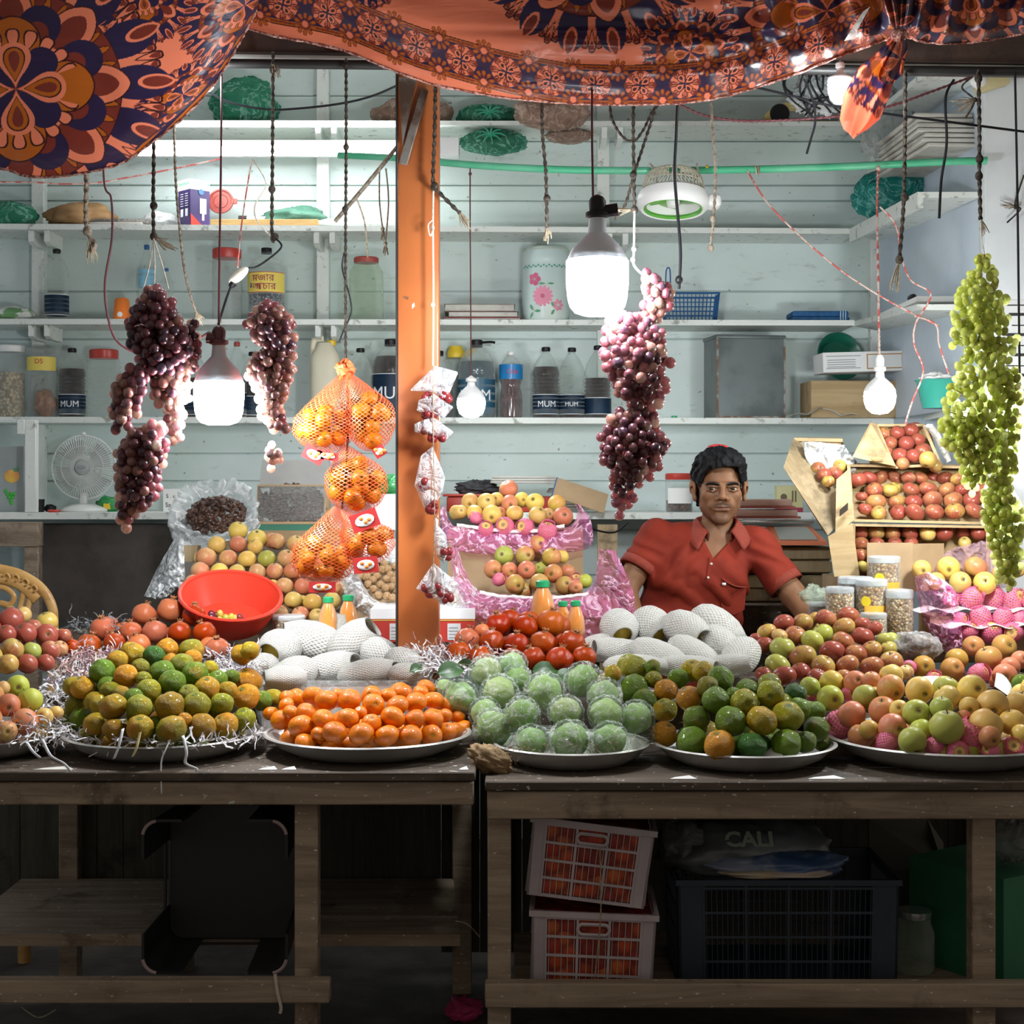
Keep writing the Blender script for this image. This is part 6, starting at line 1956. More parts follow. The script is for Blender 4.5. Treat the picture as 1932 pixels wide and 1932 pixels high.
G_GB = [gbag(q) for q in (1, 4, 7, 9)]
its = A4('690,650,98,g 840,510,98,g 985,470,84,g 1015,550,80,g 910,625,102,g 1170,620,110,g 1390,555,102,g 1510,640,96,g 830,740,88,g 1040,750,100,g 1290,740,98,g 880,830,112,g 1095,910,98,g 1315,900,116,g 1520,745,100,g 1540,900,106,g 1690,770,100,g 600,600,60,g')
for it in its:
	it['noun'] = 'guava in clear bag'
	it['d'] = dome(PX(1085, 4.05), 4.1, .80, .26, .28, .165)(it['px'], it['py'])
row_labels(its, 'dish before the post')
settle(its, 4)
for it in its:
	R_ = it['r'] * it['d'] / 2970 * .93
	t = thing('wrapped_guava', it['label'], 'wrapped guava', P(it['px'], it['py'], it['d']), group='guavas in clear bags')
	t.rotation_euler = (RND.uniform(-.5, .5), RND.uniform(-1.2, 1.2), RND.uniform(-.6, .6))
	f = ob('guava', G_GUAVA, None, t, smooth=None, scale=R_ * .97)
	f.color = (.38 * RND.uniform(.85, 1.15), .50 * RND.uniform(.9, 1.1), .235, RND.uniform(.2, .7))
	ob('plastic_bag', RND.choice(G_GB), None, t, smooth=None, scale=R_ * 1.02)
LEAF = mat('dark green leaf', (.025, .075, .02), .4, col2=(.05, .12, .03), ns=20)


def leaf_geo(L, W):
	u, v = np.meshgrid(np.linspace(0, 1, 14), np.linspace(-1, 1, 7))
	w_ = W * np.sin(PI * u ** .8) ** .9
	return grid(L * u, w_ * v, .12 * L * np.sin(PI * u) + .12 * W * np.abs(v) * 1.5)


for k, (px, py, d, L, a, lb) in enumerate([(850, 1268, 4.12, .085, .6, 'large dark leaf beside the bagged guavas and mandarins'), (880, 1258, 4.2, .07, 2.4, 'small dark leaf behind the bagged guavas by the post'), (1030, 1266, 4.3, .08, .2, 'dark leaf below the pomegranates'), (1068, 1278, 4.25, .07, -.5, 'dark leaf between guavas and the green oranges'), (785, 1262, 4.28, .05, .8, 'dark leaf resting on the foam pear tray')]):
	t = thing('leaf', lb, 'leaf', P(px, py, d), rot=(.9, RND.uniform(-.3, .3), a))
	ob('blade', mv(leaf_geo(L, L * .3), -L / 2), LEAF, t, smooth=True)
	ob('midrib', tube([Vector((-L / 2, 0, 0)), Vector((0, 0, L * .125)), Vector((L / 2, 0, 0))], .0012, 5), mat('leaf rib', (.14, .2, .06), .5), t)
tag(ob('brown_wrapper', mv(lump(.052, .03, .03, .3, 2, 9, cr=.3)), mat('brown paper', (.30, .20, .10), .8, col2=(.22, .14, .07), ns=12, bump=.3), loc=P(925, 1434, 3.82), rot=(0, .5, 0), smooth=True), 'brown paper hanging over the table gap by guavas', 'paper')

# ---------------------------------------------------------------- shredded paper
SHRED = mat('white paper shreds', (.74, .73, .74), .75, col2=(.50, .44, .52), ns=22, nr=(.5, .62))
SHREDC = mat('printed paper shreds', (.66, .48, .42), .75, col2=(.30, .16, .20), ns=30, nr=(.45, .6))


def strip(p, L, w, rg):
	a = rg.uniform(0, 6.28)
	pts = [Vector(p)]
	dirv = Vector((math.cos(a), math.sin(a) * .8, rg.uniform(-.2, .5)))
	for k in range(5):
		dirv = (dirv + Vector((rg.uniform(-1, 1), rg.uniform(-.8, .8), rg.uniform(-.9, .8))) * .9).normalized()
		pts.append(pts[-1] + dirv * L / 5)
	sp = smoothpath(pts, 3)
	up = Vector((rg.uniform(-1, 1), rg.uniform(-1, 1), rg.uniform(-1, 1))).normalized()
	V, Fc = [], []
	for i, q in enumerate(sp):
		V += [tuple(q - up * w / 2), tuple(q + up * w / 2)]
		if i:
			Fc.append((2 * i - 2, 2 * i - 1, 2 * i + 1, 2 * i))
	return np.array(V), Fc, None


def shreds(name, label, n, area, m_, L=.05, w=.004, seed=3):
	rg = random.Random(seed)
	gs = []
	for k in range(n):
		px, py, d = area(rg)
		gs.append(strip(P(px, py, d), L * rg.uniform(.6, 1.3), w * rg.uniform(.6, 1.3), rg))
	return tag(ob(name, join(*gs), m_), label, 'shredded paper', kind='stuff')


def zone(poly):
	"""[(px0, px1, py, d)] bands"""
	def f(rg):
		i = rg.randrange(len(poly) - 1)
		t = rg.random()
		a, c_ = poly[i], poly[i + 1]
		x0, x1, y, d = (a[q] + (c_[q] - a[q]) * t for q in range(4))
		return rg.uniform(x0, x1), y + rg.uniform(-4, 4), d
	return f


shreds('paper_shreds', 'white shredded paper between the apple heaps and the orange dish', 520, zone([(115, 235, 1222, 4.42), (100, 200, 1262, 4.32), (70, 160, 1300, 4.18), (60, 150, 1345, 4.08), (60, 150, 1375, 3.98)]), SHRED, seed=1)
shreds('paper_shreds', 'pinkish printed shreds below the pomegranates by the basin', 260, zone([(120, 240, 1224, 4.40), (110, 200, 1250, 4.34), (100, 170, 1280, 4.25)]), SHREDC, seed=2)
shreds('paper_shreds', 'white shredded paper right of the dish of green and yellow oranges', 300, zone([(385, 470, 1228, 4.42), (390, 485, 1250, 4.34), (420, 490, 1270, 4.26)]), SHRED, seed=3)
shreds('paper_shreds', 'shredded paper ruff along the rim of the orange dish', 150, lambda rg: (lambda a: (309 + 186 * math.cos(a), 1386 + 22 * math.sin(a) - 6, 3.99 - .235 * math.sin(a)))(rg.uniform(.15, PI - .15)), SHRED, L=.045, seed=4)
shreds('paper_shreds', 'shredded paper along the rim of the pale apple dish', 160, lambda rg: (rg.uniform(-10, 120), rg.uniform(1366, 1396), rg.uniform(3.78, 3.9)), SHRED, seed=5)
shreds('paper_shreds', 'shredded paper behind the guavas at the foot of the post', 320, zone([(770, 870, 1222, 4.44), (800, 900, 1245, 4.36), (820, 880, 1268, 4.24)]), SHRED, seed=6)
shreds('paper_shreds', 'pinkish shreds under the pomegranates behind the guavas', 160, zone([(830, 960, 1222, 4.42), (840, 960, 1245, 4.34)]), SHREDC, seed=7)
shreds('paper_shreds', 'dark grey shreds behind the dark apple heap', 120, zone([(140, 230, 1168, 4.60), (130, 240, 1195, 4.52)]), mat('grey shreds', (.18, .19, .20), .8), seed=8)
shreds('straw_bits', 'straw and leaf bits in the guava dish', 120, lambda rg: (rg.uniform(960, 1180), rg.uniform(1402, 1424), rg.uniform(3.80, 3.86)), mat('straw', (.30, .22, .12), .8), L=.03, w=.002, seed=9)
STRIPM = mat('curled paper strip', (.76, .78, .82), .6)
for k, (pts, lb) in enumerate([([(345, 1388), (352, 1420), (350, 1440), (372, 1452), (352, 1468)], 'crooked white paper strip hanging from the orange dish'), ([(322, 1394), (312, 1415), (304, 1440), (305, 1498)], 'longest thin paper strip hanging from the orange dish'), ([(232, 1375), (225, 1405), (215, 1432)], 'white paper strip over the side of the orange dish'),
							   ([(265, 1378), (258, 1410), (250, 1428)], 'curled yellowish paper strip over the orange dish'), ([(80, 1395), (95, 1425), (120, 1440), (134, 1456)], 'long paper strip trailing onto the table from apple dish'), ([(50, 1400), (62, 1418), (76, 1430)], 'short paper strip below the pale apple dish')]):
	d = 3.72
	sp = [P(px, py, d + (.02 if i == 0 else 0)) for i, (px, py) in enumerate(pts)]
	sp = smoothpath(sp, 4)
	V, Fc = [], []
	wv = Vector((.0035, 0, .001)) if k != 1 else Vector((.002, 0, .0))
	for i, q in enumerate(sp):
		V += [tuple(q - wv), tuple(q + wv)]
		if i:
			Fc.append((2 * i - 2, 2 * i - 1, 2 * i + 1, 2 * i))
	o = tag(ob('paper_strip', (np.array(V), Fc, None), STRIPM if k != 3 else mat('yellow strip', (.7, .6, .3), .6), smooth=True), lb, 'paper strip')
	o.modifiers.new('thick', 'SOLIDIFY').thickness = .0005
# ================================================================ hanging grapes
def grape_mat(name, c1, c2, c3, sss, trans=0.0, rough=.28, bloom=None):
	m, nt, out = _tree(name)
	b = NB(nt)
	rn = b.n('ObjectInfo').outputs['Random']
	co = b.coord('Object', rnd=11.0)
	c = b.mix(b.ramp(rn, .1, .75), c1, c2)
	c = b.mix(b.ramp(b.noise(co, .9, 2), .45, .75), c, c3)
	if bloom:
		c = b.mix(b.ramp(b.noise(co, 1.6, 4, .65), .48, .75, 0, .5), c, bloom)
	s = b.bsdf(c, rough, sss=sss, ssr=(1.0, .35, .25) if not trans else (.7, 1.0, .2), sss_s=.9, spec=.5)
	nt.links.new(s.outputs[0], out.inputs[0])
	return m


M_DARK = grape_mat('dark grape skin', (.030, .010, .020), (.085, .018, .026), (.16, .030, .030), .30, bloom=(.16, .10, .14))
M_ROSE = grape_mat('rosy grape skin', (.13, .030, .034), (.26, .070, .055), (.30, .12, .08), .45, bloom=(.34, .20, .20))
M_GREENG = grape_mat('green grape skin', (.50, .60, .03), (.62, .68, .07), (.42, .56, .02), .5, 1.0, bloom=(.60, .66, .14))
G_DG = mk(ball(1, 14, 10, 1, 1, 1.08), 'grape', True)
G_DG.materials.append(M_DARK)
G_RG = G_DG.copy()
G_RG.materials.clear()
G_RG.materials.append(M_ROSE)
G_GG = mk(ball(1, 14, 10, .95, .95, 1.22), 'grape', True)
G_GG.materials.append(M_GREENG)
TWIG = mat('grape stalk', (.22, .20, .06), .7, col2=(.30, .18, .07), ns=20)


def bunch(label, spine, d, gpx, meshes, seed, rosy=0.0, group='hanging grape bunches', dense=1.0):
	"""spine: (px, py, half width) down the bunch"""
	rg = random.Random(seed)
	sp = np.array(spine, float)
	k = d / 2970
	r = gpx * k / 2
	L = np.concatenate([[0], np.cumsum(np.hypot(np.diff(sp[:, 0]), np.diff(sp[:, 1])))])
	pts, n_try = [], 0
	arr = np.zeros((0, 3))
	while n_try < 3200 and len(pts) < 190:
		n_try += 1
		s_ = rg.uniform(0, L[-1])
		w = float(np.interp(s_, L, sp[:, 2]))
		if rg.random() > (w + 4) / (sp[:, 2].max() + 4):
			continue
		a = rg.uniform(0, 2 * PI)
		q = max(w - gpx * .45, 0) * math.sqrt(rg.random())
		px, py = float(np.interp(s_, L, sp[:, 0])) + q * math.cos(a), float(np.interp(s_, L, sp[:, 1])) + rg.uniform(-.3, .3) * gpx
		dep = q * math.sin(a) * .85
		v = np.array(P(px, py, d + dep * k))
		if len(arr) and (((arr - v) ** 2).sum(1).min() < (2 * r * .76) ** 2):
			continue
		arr = np.vstack([arr, v])
		pts.append((Vector(v), dep))
	pts.sort(key=lambda q: q[1])
	o0 = P(sp[0, 0], sp[0, 1], d)
	t = thing('grape_bunch', label, 'grapes', o0, group=group)
	rest = []
	for i, (v, dep) in enumerate(pts):
		sc = r * rg.uniform(.88, 1.10)
		if i < 100:
			o = ob('grape', meshes[1] if rg.random() < rosy else meshes[0], None, t, v - o0, smooth=None, scale=sc)
			o.rotation_euler = (rg.uniform(-.6, .6), rg.uniform(-.6, .6), rg.uniform(0, 6))
		else:
			rest.append(mv(ball(1, 12, 8), *(v - o0), s=sc))
	if rest:
		stuff(ob('rear_grapes', join(*rest), meshes[0].materials[0], t, smooth=True))
	ax = smoothpath([P(x, y, d) - o0 for x, y, w in spine], 4)
	gs = [tube(ax, .0025, 6)]
	for v, dep in pts[::5]:
		q = v - o0
		c_ = min(ax, key=lambda e: (e - q).length + max(0, q.z - e.z) * -.2)
		gs.append(tube([c_, q], .0012, 4))
	ob('stalk', join(*gs), TWIG, t)
	return t


DK, GN = (G_DG, G_RG), (G_GG, G_GG)
bunch('topmost dark grape bunch on the rope with white strings', [(290, 545, 14), (290, 575, 46), (296, 620, 66), (302, 668, 62), (305, 700, 40)], 4.0, 19, DK, 1, .12)
bunch('dark grape bunch bulging towards the bucket lamp', [(352, 615, 24), (358, 650, 30), (352, 690, 26), (345, 715, 14)], 4.06, 18, DK, 2, .25)
bunch('dark rosy grape bunch hanging outermost over the bottles', [(262, 690, 22), (246, 730, 40), (235, 770, 38), (228, 800, 24), (222, 815, 12)], 3.98, 19, DK, 3, .5)
bunch('middle rosy grape bunch lit by the bucket lamp', [(312, 690, 46), (316, 735, 42), (328, 780, 26), (332, 830, 16)], 4.03, 18, DK, 4, .85)
bunch('lowest dark grape bunch in front of the table fan', [(285, 805, 34), (270, 845, 58), (262, 890, 52), (262, 930, 46), (245, 965, 30), (234, 992, 12)], 3.98, 19, DK, 5, .35)
bunch('few pale grapes touching the bucket lamp', [(352, 700, 10), (352, 730, 14), (356, 755, 9)], 4.02, 16, (G_RG, G_RG), 6, 1)
bunch('upper dark red grape bunch in front of the sweet jar', [(512, 576, 22), (510, 605, 54), (518, 640, 46), (530, 665, 26)], 4.0, 18, DK, 7, .4)
bunch('rosy grape bunch on the far side of the bucket lamp', [(520, 665, 46), (510, 705, 50), (512, 745, 36), (512, 780, 28), (530, 808, 24)], 4.02, 18, DK, 8, .9)
bunch('small dangling rosy grape cluster below the lamp', [(513, 835, 10), (516, 860, 22), (512, 888, 10)], 4.0, 17, (G_RG, G_RG), 9, 1)
bunch('small grape bunch at the string beside the largest lamp', [(1222, 515, 18), (1240, 545, 36), (1240, 580, 34), (1225, 605, 20)], 3.98, 20, DK, 10, .6)
bunch('broad dark grape bunch glowing under the largest lamp', [(1178, 590, 34), (1192, 630, 72), (1200, 680, 74), (1205, 725, 66), (1215, 765, 46), (1212, 790, 22)], 3.96, 20, DK, 11, .3)
bunch('darkest grape bunch lowest beside the seller', [(1192, 778, 44), (1195, 825, 74), (1195, 870, 66), (1182, 915, 38), (1172, 950, 24), (1170, 972, 10)], 3.96, 19, DK, 12, .15)
bunch('topmost green grape bunch on the side rope', [(1858, 480, 16), (1850, 520, 34), (1852, 565, 58), (1850, 610, 64), (1845, 650, 56)], 4.1, 15, GN, 13)
bunch('green grape bunch in the middle of the long string', [(1878, 640, 52), (1855, 690, 58), (1838, 740, 66), (1830, 790, 66)], 4.1, 15, GN, 14)
bunch('green grape bunch pointing at the apple crate', [(1825, 790, 60), (1830, 835, 58), (1842, 875, 38), (1835, 915, 22), (1834, 932, 8)], 4.1, 15, GN, 15)
bunch('overlit green grape bunch beside the white wall end', [(1895, 700, 34), (1902, 760, 34), (1902, 820, 30), (1895, 880, 32), (1888, 915, 20)], 4.14, 15, GN, 16)
bunch('lower green grape bunch over the pink trays', [(1882, 900, 28), (1888, 945, 44), (1895, 990, 44), (1900, 1030, 38), (1903, 1080, 32), (1902, 1118, 8)], 4.1, 15, GN, 17)

# ================================================================ orange net bags of small citrus
ONET = netmat('orange string net', (.85, .14, .03), 24, 26, .10, .5)
G_KQ = orange_mesh(4, .04, .9, 'small_orange', fruit_material('small orange peel', (.52, .15, .006), .28, .1, (.10, .07, .02), bumpy=.2, coat=.4))


def netbag(label, apex, c, rx, rz, seed, tagpos=None):
	d = 4.22
	k = d / 2970
	o0 = P(c[0], c[1], d)
	A = P(apex[0], apex[1], d) - o0
	t = thing('net_bag', label, 'net bag', o0, group='orange net bags of small oranges')
	Rx, Rz = rx * k, rz * k
	rg = random.Random(seed)
	pts = []
	r = 16.5 * k
	for _ in range(1500):
		v = Vector((rg.uniform(-1, 1), rg.uniform(-1, 1), rg.uniform(-1, 1)))
		if v.length > 1 or v.length < .35:
			continue
		v = v.normalized() * (1 if rg.random() < .8 else .4)
		q = Vector((v.x * (Rx - r), v.y * (Rx - r) * .8, v.z * (Rz - r)))
		if all((q - e).length > 2 * r * .84 for e in pts):
			pts.append(q)
	for q in pts:
		o = ob('small_orange', G_KQ, None, t, q, smooth=None, scale=r * rg.uniform(.92, 1.08))
		o.rotation_euler = (rg.uniform(0, 6), rg.uniform(0, 6), rg.uniform(0, 6))
		o.color = (.60 * rg.uniform(.85, 1.05), .215 * rg.uniform(.85, 1.1), .004, rg.uniform(.2, .6))
	# sack: follows the fruit, then gathers to the apex
	nu, nv = 48, 40
	th = np.linspace(0, 2 * PI, nu + 1)[None]
	s_ = np.linspace(0, 1, nv)[:, None]
	low = np.clip(s_ / .62, 0, 1)
	up = np.clip((s_ - .62) / .38, 0, 1)
	ph = -PI / 2 + low * PI * .68
	rad = np.where(s_ < .62, np.cos(ph), np.cos(-PI / 2 + PI * .68) * (1 - up) ** .9 + .06 * up)
	zz = np.where(s_ < .62, np.sin(ph) * Rz * 1.04, np.sin(-PI / 2 + PI * .68) * Rz * 1.04 * (1 - up) + A.z * up)
	cx = up * A.x
	bump_ = 1 + .05 * np.cos(9 * th + 4 * s_ + seed) * np.sin(s_ * 20)
	X = cx + rad * Rx * 1.06 * bump_ * np.cos(th)
	Y = rad * Rx * .88 * bump_ * np.sin(th) + up * A.y
	Z = zz + 0 * th
	ob('net', grid(X, Y, Z), ONET, t, smooth=True)
	if tagpos:
		for tx, ty, w, h, rot in tagpos:
			T = ob('paper_tag', mv(box(-w * k / 2, -.001, -h * k / 2, w * k / 2, .001, h * k / 2, 0), *(P(tx, ty, d - .055) - o0), ry=rot), mat('red paper tag', (.50, .03, .03), .5), t)
			ob('oval', mv(ball(1, 18, 6, w * k * .36, .0015, h * k * .33), *(P(tx, ty, d - .057) - o0), ry=rot), WHITEP, T)
			ob('fruit_picture', join(*[mv(ball(1, 8, 6, .006, .0018, .005), *(P(tx + dx, ty + dy, d - .0585) - o0)) for dx, dy in ((-7, -3), (2, 3), (8, -2))]), mat('orange print', (.80, .25, .05), .5), T)
	return t


netbag('uppermost outer net bag of small oranges beside the jerrycan', (652, 700), (612, 806), 56, 46, 1, [(592, 858, 40, 26, .5), (618, 860, 40, 16, .15)])
netbag('upper net bag of small oranges touching the post', (654, 700), (699, 792), 44, 58, 2, [(716, 852, 22, 20, -.6)])
netbag('middle net bag of small oranges on the dark rope', (650, 838), (672, 912), 56, 54, 3)
netbag('net bag of small oranges with a red oval tag', (644, 962), (694, 1020), 48, 44, 4, [(688, 982, 52, 34, -.35), (690, 1066, 46, 30, -.1)])
netbag('lowest net bag of small oranges over the pale apples', (634, 955), (611, 1052), 58, 50, 5, [(608, 1108, 50, 20, 0)])
tag(ob('rope', tube(smoothpath([P(652, 690, 4.24), P(656, 760, 4.27), P(655, 850, 4.22), P(645, 960, 4.22)]), .003, 6, 2, .016), ROPE['dark']), 'rope running down between the orange net bags', 'rope')
tag(ob('net_knot', lump(.022, .018, .022, .5, 3, 7, cr=.4), mat('orange net knot', (.80, .14, .03), .6), loc=P(652, 697, 4.22), smooth=True), 'bunched orange net knot above the net bags', 'net knot')

# ================================================================ clear pouches of dried berries on the post
POUCH = film('white clear pouch', (.94, .95, .96), (.84, .86, .90), .26, .25, .12, 14, .9, ridge=.4, rs=12, glint_col=(.96, .97, .98))
BERRY = mat('dark red berry', (.16, .012, .018), .3, col2=(.26, .03, .03), ns=20)
G_BERRY = mk(ball(1, 10, 8, 1, 1, 1.1), 'berry', True)
G_BERRY.materials.append(BERRY)
for i, (poly, zones, lb) in enumerate([
	([(820, 690), (865, 702), (842, 756), (818, 740), (773, 737)], [(800, 745, 16, 5), (832, 745, 14, 5)], 'topmost clear berry pouch standing out square from the post'),
	([(818, 742), (856, 768), (838, 790), (786, 775), (790, 755)], [(812, 782, 26, 9)], 'second clear berry pouch down on the post'),
	([(815, 785), (856, 815), (842, 830), (782, 815), (782, 800)], [(812, 820, 28, 10)], 'third clear berry pouch down on the post'),
	([(816, 842), (840, 900), (835, 930), (806, 972), (782, 915), (794, 860)], [(794, 915, 9, 5), (806, 955, 14, 9)], 'long clear berry pouch below the three upper ones'),
	([(822, 985), (842, 1010), (846, 1048), (838, 1064), (824, 1050), (818, 1010)], [(836, 1046, 9, 7)], 'narrow twisted berry pouch beside pink plastic'),
	([(818, 1062), (868, 1104), (838, 1142), (785, 1110)], [(816, 1112, 30, 10), (840, 1128, 9, 5)], 'lowest clear berry pouch like a diamond')]):
	d = 4.395 - .004 * (i % 3)
	k = d / 2970
	cx, cy = sum(p[0] for p in poly) / len(poly), sum(p[1] for p in poly) / len(poly)
	o0 = P(cx, cy, d)
	t = thing('berry_pouch', lb, 'pouch', o0, group='berry pouches on the post')
	n = len(poly)
	# pillow: rings from outline to centre, front and back
	rings = 9
	m_ = 48
	out_ = []
	peri = [Vector((p[0], p[1], 0)) for p in poly]
	loop = []
	for j in range(m_):
		q = j / m_ * n
		a, f = int(q), q - int(q)
		loop.append(peri[a % n].lerp(peri[(a + 1) % n], f))
	fr = []
	for side in (-1, 1):
		for j in range(rings):
			s_ = j / (rings - 1)
			for q in loop:
				x, y = q.x + (cx - q.x) * s_, q.y + (cy - q.y) * s_
				bulge = .016 * (1 - (1 - s_) ** 2) ** .5 * (1 + .5 * mnoise.noise(Vector((x * .08, y * .08, i + side))))
				fr.append(tuple(P(x, y, d) - o0 + Vector((0, side * bulge, 0))))
	Fc = []
	for sd in range(2):
		for j in range(rings - 1):
			for q in range(m_):
				a = sd * rings * m_ + j * m_ + q
				b_ = sd * rings * m_ + j * m_ + (q + 1) % m_
				Fc.append((a, b_, b_ + m_, a + m_))
	ob('film', (np.array(fr), Fc, None), POUCH, t, smooth=True)
	rg = random.Random(i)
	for zx, zy, w, cnt in zones:
		for q in range(cnt):
			o = ob('berry', G_BERRY, None, t, P(zx + 6 + rg.uniform(-w, w) * .7, zy + rg.uniform(-7, 9), d) - o0 + Vector((0, rg.uniform(-.008, .006), 0)), smooth=None, scale=rg.uniform(6, 8.5) * k)
tag(ob('string', tube(smoothpath([P(818, 690, 4.39), P(817, 760, 4.372), P(818, 860, 4.372), P(820, 990, 4.372), P(816, 1100, 4.372)]), .0016, 5), ROPE['jute']), 'string threading the berry pouches along the post', 'string')

# ================================================================ juice bottles, nut jars, red basin
JUICE = mat('orange juice', (.85, .28, .01), .2, col2=(.90, .36, .02), ns=9, sss=.1)
for i, (px, pyt, pyb, w, d, lb) in enumerate([(619, 1126, 1200, 38, 4.66, 'orange juice bottle with green cap by the foam pears, outer one'), (657, 1122, 1198, 40, 4.70, 'orange juice bottle with green cap nearest the post'), (1024, 1095, 1182, 50, 4.80, 'tallest juice bottle with green cap behind the pomegranates'),
											  (1062, 1134, 1200, 34, 4.74, 'shorter juice bottle between tall one and its twin'), (1086, 1133, 1202, 36, 4.70, 'shorter juice bottle nearest the foam pears')]):
	k = d / 2970
	h, r = (pyb - pyt) * k, w * k / 2
	t = thing('juice_bottle', lb, 'bottle', P(px, pyb, d), group='orange juice bottles')
	pr = [(1e-5, 0), (r * .85, .001), (r * .95, h * .04), (r, h * .22), (r * .96, h * .42), (r * .74, h * .66), (r * .50, h * .80), (r * .42, h * .86)]
	ob('body', lathe(pr, 28), PET, t)
	ob('juice', lathe([(q * .95, z) for q, z in pr] + [(1e-5, h * .86)], 24), JUICE, t)
	ob('cap', lathe([(r * .46, h * .85), (r * .52, h * .86), (r * .52, h * .98), (r * .42, h), (1e-5, h)], 22, f=lambda th, q: 1 + .02 * np.cos(22 * th)), GREENC, t)
NUTLID = film('clear jar lid', (.85, .88, .9), (.72, .76, .78), .45, .3, .2, 10, .2)
for i, (px, pyt, pyb, w, d, cm, lb, st) in enumerate([(1668, 1049, 1122, 60, 4.86, NUTMIX, 'nut jar with round yellow sticker standing on cardboard', 1), (1614, 1088, 1160, 66, 4.80, NUTDARK, 'nut jar with wide lid behind the yellow stickered jar', 0), (1643, 1092, 1166, 62, 4.76, NUTMIX, 'reddish nut jar with yellow label among the jars', 1), (1584, 1107, 1170, 54, 4.74, NUTMIX, 'squat nut jar nearest the seller arm', 0),
													   (1697, 1112, 1208, 52, 4.72, NUTMIX, 'tallest nut jar beside the pink plastic', 0), (1544, 1136, 1172, 36, 4.78, NUTDARK, 'little nut jar by the seller hand', 0), (1648, 1156, 1210, 50, 4.68, NUTMIX, 'short nut jar behind the small apple heap', 0), (545, 1160, 1206, 62, 4.70, NUTMIX, 'small clear nut jar beside the red basin', 0), (592, 1172, 1206, 40, 4.66, NUTDARK, 'tiny nut jar between basin and juice bottle', 0)]):
	k = d / 2970
	t = jar(lb, px, pyt, w, 4, d=d, body=PET, lid=NUTLID, cont=cm, fill=.82, pyb=pyb, lidh=.14, name='nut_jar', group='clear nut jars')
	if st:
		h = (pyb - pyt) * k
		ob('label_patch', band(w * k / 2 * 1.02, h * .10, h * .34, -PI / 2 - .6, -PI / 2 + .9), mat('amber label', (.75, .42, .05), .5), t)
		ob('round_sticker', wrap(mv(disc(h * .13), -w * k * .26), w * k / 2 * 1.02, h * .45), mat('yellow sticker', (.80, .62, .02), .5), t)
t = thing('nut_bag', 'clear bag of dark mixed nuts beside the brownish apples', 'bag', P(1728, 1222, 4.48))
ob('nuts', lump(.062, .05, .038, .2, 2, 3), NUTDARK, t, smooth=True)
ob('film', lump(.068, .055, .044, .25, 2, 3, cr=.15), film('clear nut film', (.95, .95, .95), (.85, .85, .85), .14, .4, .08, 30, 1.0), t, smooth=True)
RB_ = mat('red basin plastic', (.62, .045, .022), .35, sss=.05)
t = thing('red_basin', 'red plastic basin tilted behind the pomegranates with leftover grapes', 'basin', P(432, 1178, 4.72), rot=(.42, .14, 0))
k = 4.7 / 2970
R_ = 97 * k
ob('bowl', lathe([(1e-5, 0), (R_ * .62, 0), (R_ * .72, .012), (R_ * .86, .055), (R_ * .96, .095), (R_ * .93, .096), (R_ * .82, .055), (R_ * .68, .016), (1e-5, .008)], 56), RB_, t)
ob('rim', lathe([(R_ * .93, .094), (R_ * 1.0, .094), (R_ * 1.01, .100), (R_ * .99, .105), (R_ * .94, .102), (R_ * .93, .094)], 56, cap=False), RB_, t)
rg = random.Random(4)
Mx = Matrix.Translation(t.location) @ Euler(t.rotation_euler).to_matrix().to_4x4()
fr = []
for i in range(26):
	px, py = 395 + i % 9 * 10 + rg.uniform(-3, 3), 1172 + (i // 9) * 9 + rg.uniform(-3, 3)
	fr.append((px, py, 'dark' if (i % 9 < 2 or i % 9 > 5 or i // 9 == 2) else 'green'))
gits = [dict(px=a, py=b_, r=6, noun=c + ' loose grape') for a, b_, c in fr]
row_labels(gits, 'red basin')
for it in gits:
	u = Vector(((it['px'] - 432) * k * .9, -.045 + (1195 - it['py']) * k * 1.6 - .02, .022 + rg.uniform(0, .012)))
	o = ob('loose_grape', G_DG if 'dark' in it['noun'] else G_GG, None, smooth=None, loc=Mx @ u, scale=.0105)
	tag(o, it['label'], 'grape', 'loose grapes in the red basin')

# ================================================================ boxes and plastic around the rear displays
PINKF = film('pink crinkled film', (.98, .72, .86), (.88, .26, .58), .28, .2, .10, 9, 1.3, ridge=.5, rs=9, glint_col=(.97, .68, .85))


def sheet(inner, outer, d_in, d_out, puff, name, label, m_, seed, nu=150, nv=44, cat='plastic', cr=.012, parent=None):
	"""crumpled film between two pixel lines that run the same way; depth runs from d_in to d_out and puffs towards the street"""
	ti = np.linspace(0, 1, nu)

	def line(pts):
		s_ = [Vector((p[0], p[1], p[2] if len(p) > 2 else 0)) for p in pts]
		q = smoothpath(s_, 10)
		a = np.array([(e.x, e.y) for e in q])
		L = np.concatenate([[0], np.cumsum(np.hypot(*np.diff(a, axis=0).T))])
		return np.interp(ti, L / L[-1], a[:, 0]), np.interp(ti, L / L[-1], a[:, 1])
	(ax, ay), (bx, by) = line(inner), line(outer)
	v = np.linspace(0, 1, nv)[:, None]
	X, Y = ax[None] + (bx - ax)[None] * v, ay[None] + (by - ay)[None] * v
	D = d_in + (d_out - d_in) * v - puff * np.sin(PI * v) ** .8
	N1 = np.array([[mnoise.noise(Vector((x * .022, y * .022, seed))) + .6 * (1 - 2 * abs(mnoise.noise(Vector((x * .05, y * .05, seed + 5))))) + .35 * (1 - 2 * abs(mnoise.noise(Vector((x * .11, y * .11, seed + 9))))) for x, y in zip(r1, r2)] for r1, r2 in zip(X, Y)])
	D = D - cr * 1.6 * N1
	Y = Y + 3 * N1
	o = ob(name, grid((X - 966) * D / 2970, D, 1.5 - (Y - 910) * D / 2970), m_, parent, smooth=True)
	return tag(o, label, cat) if label else o


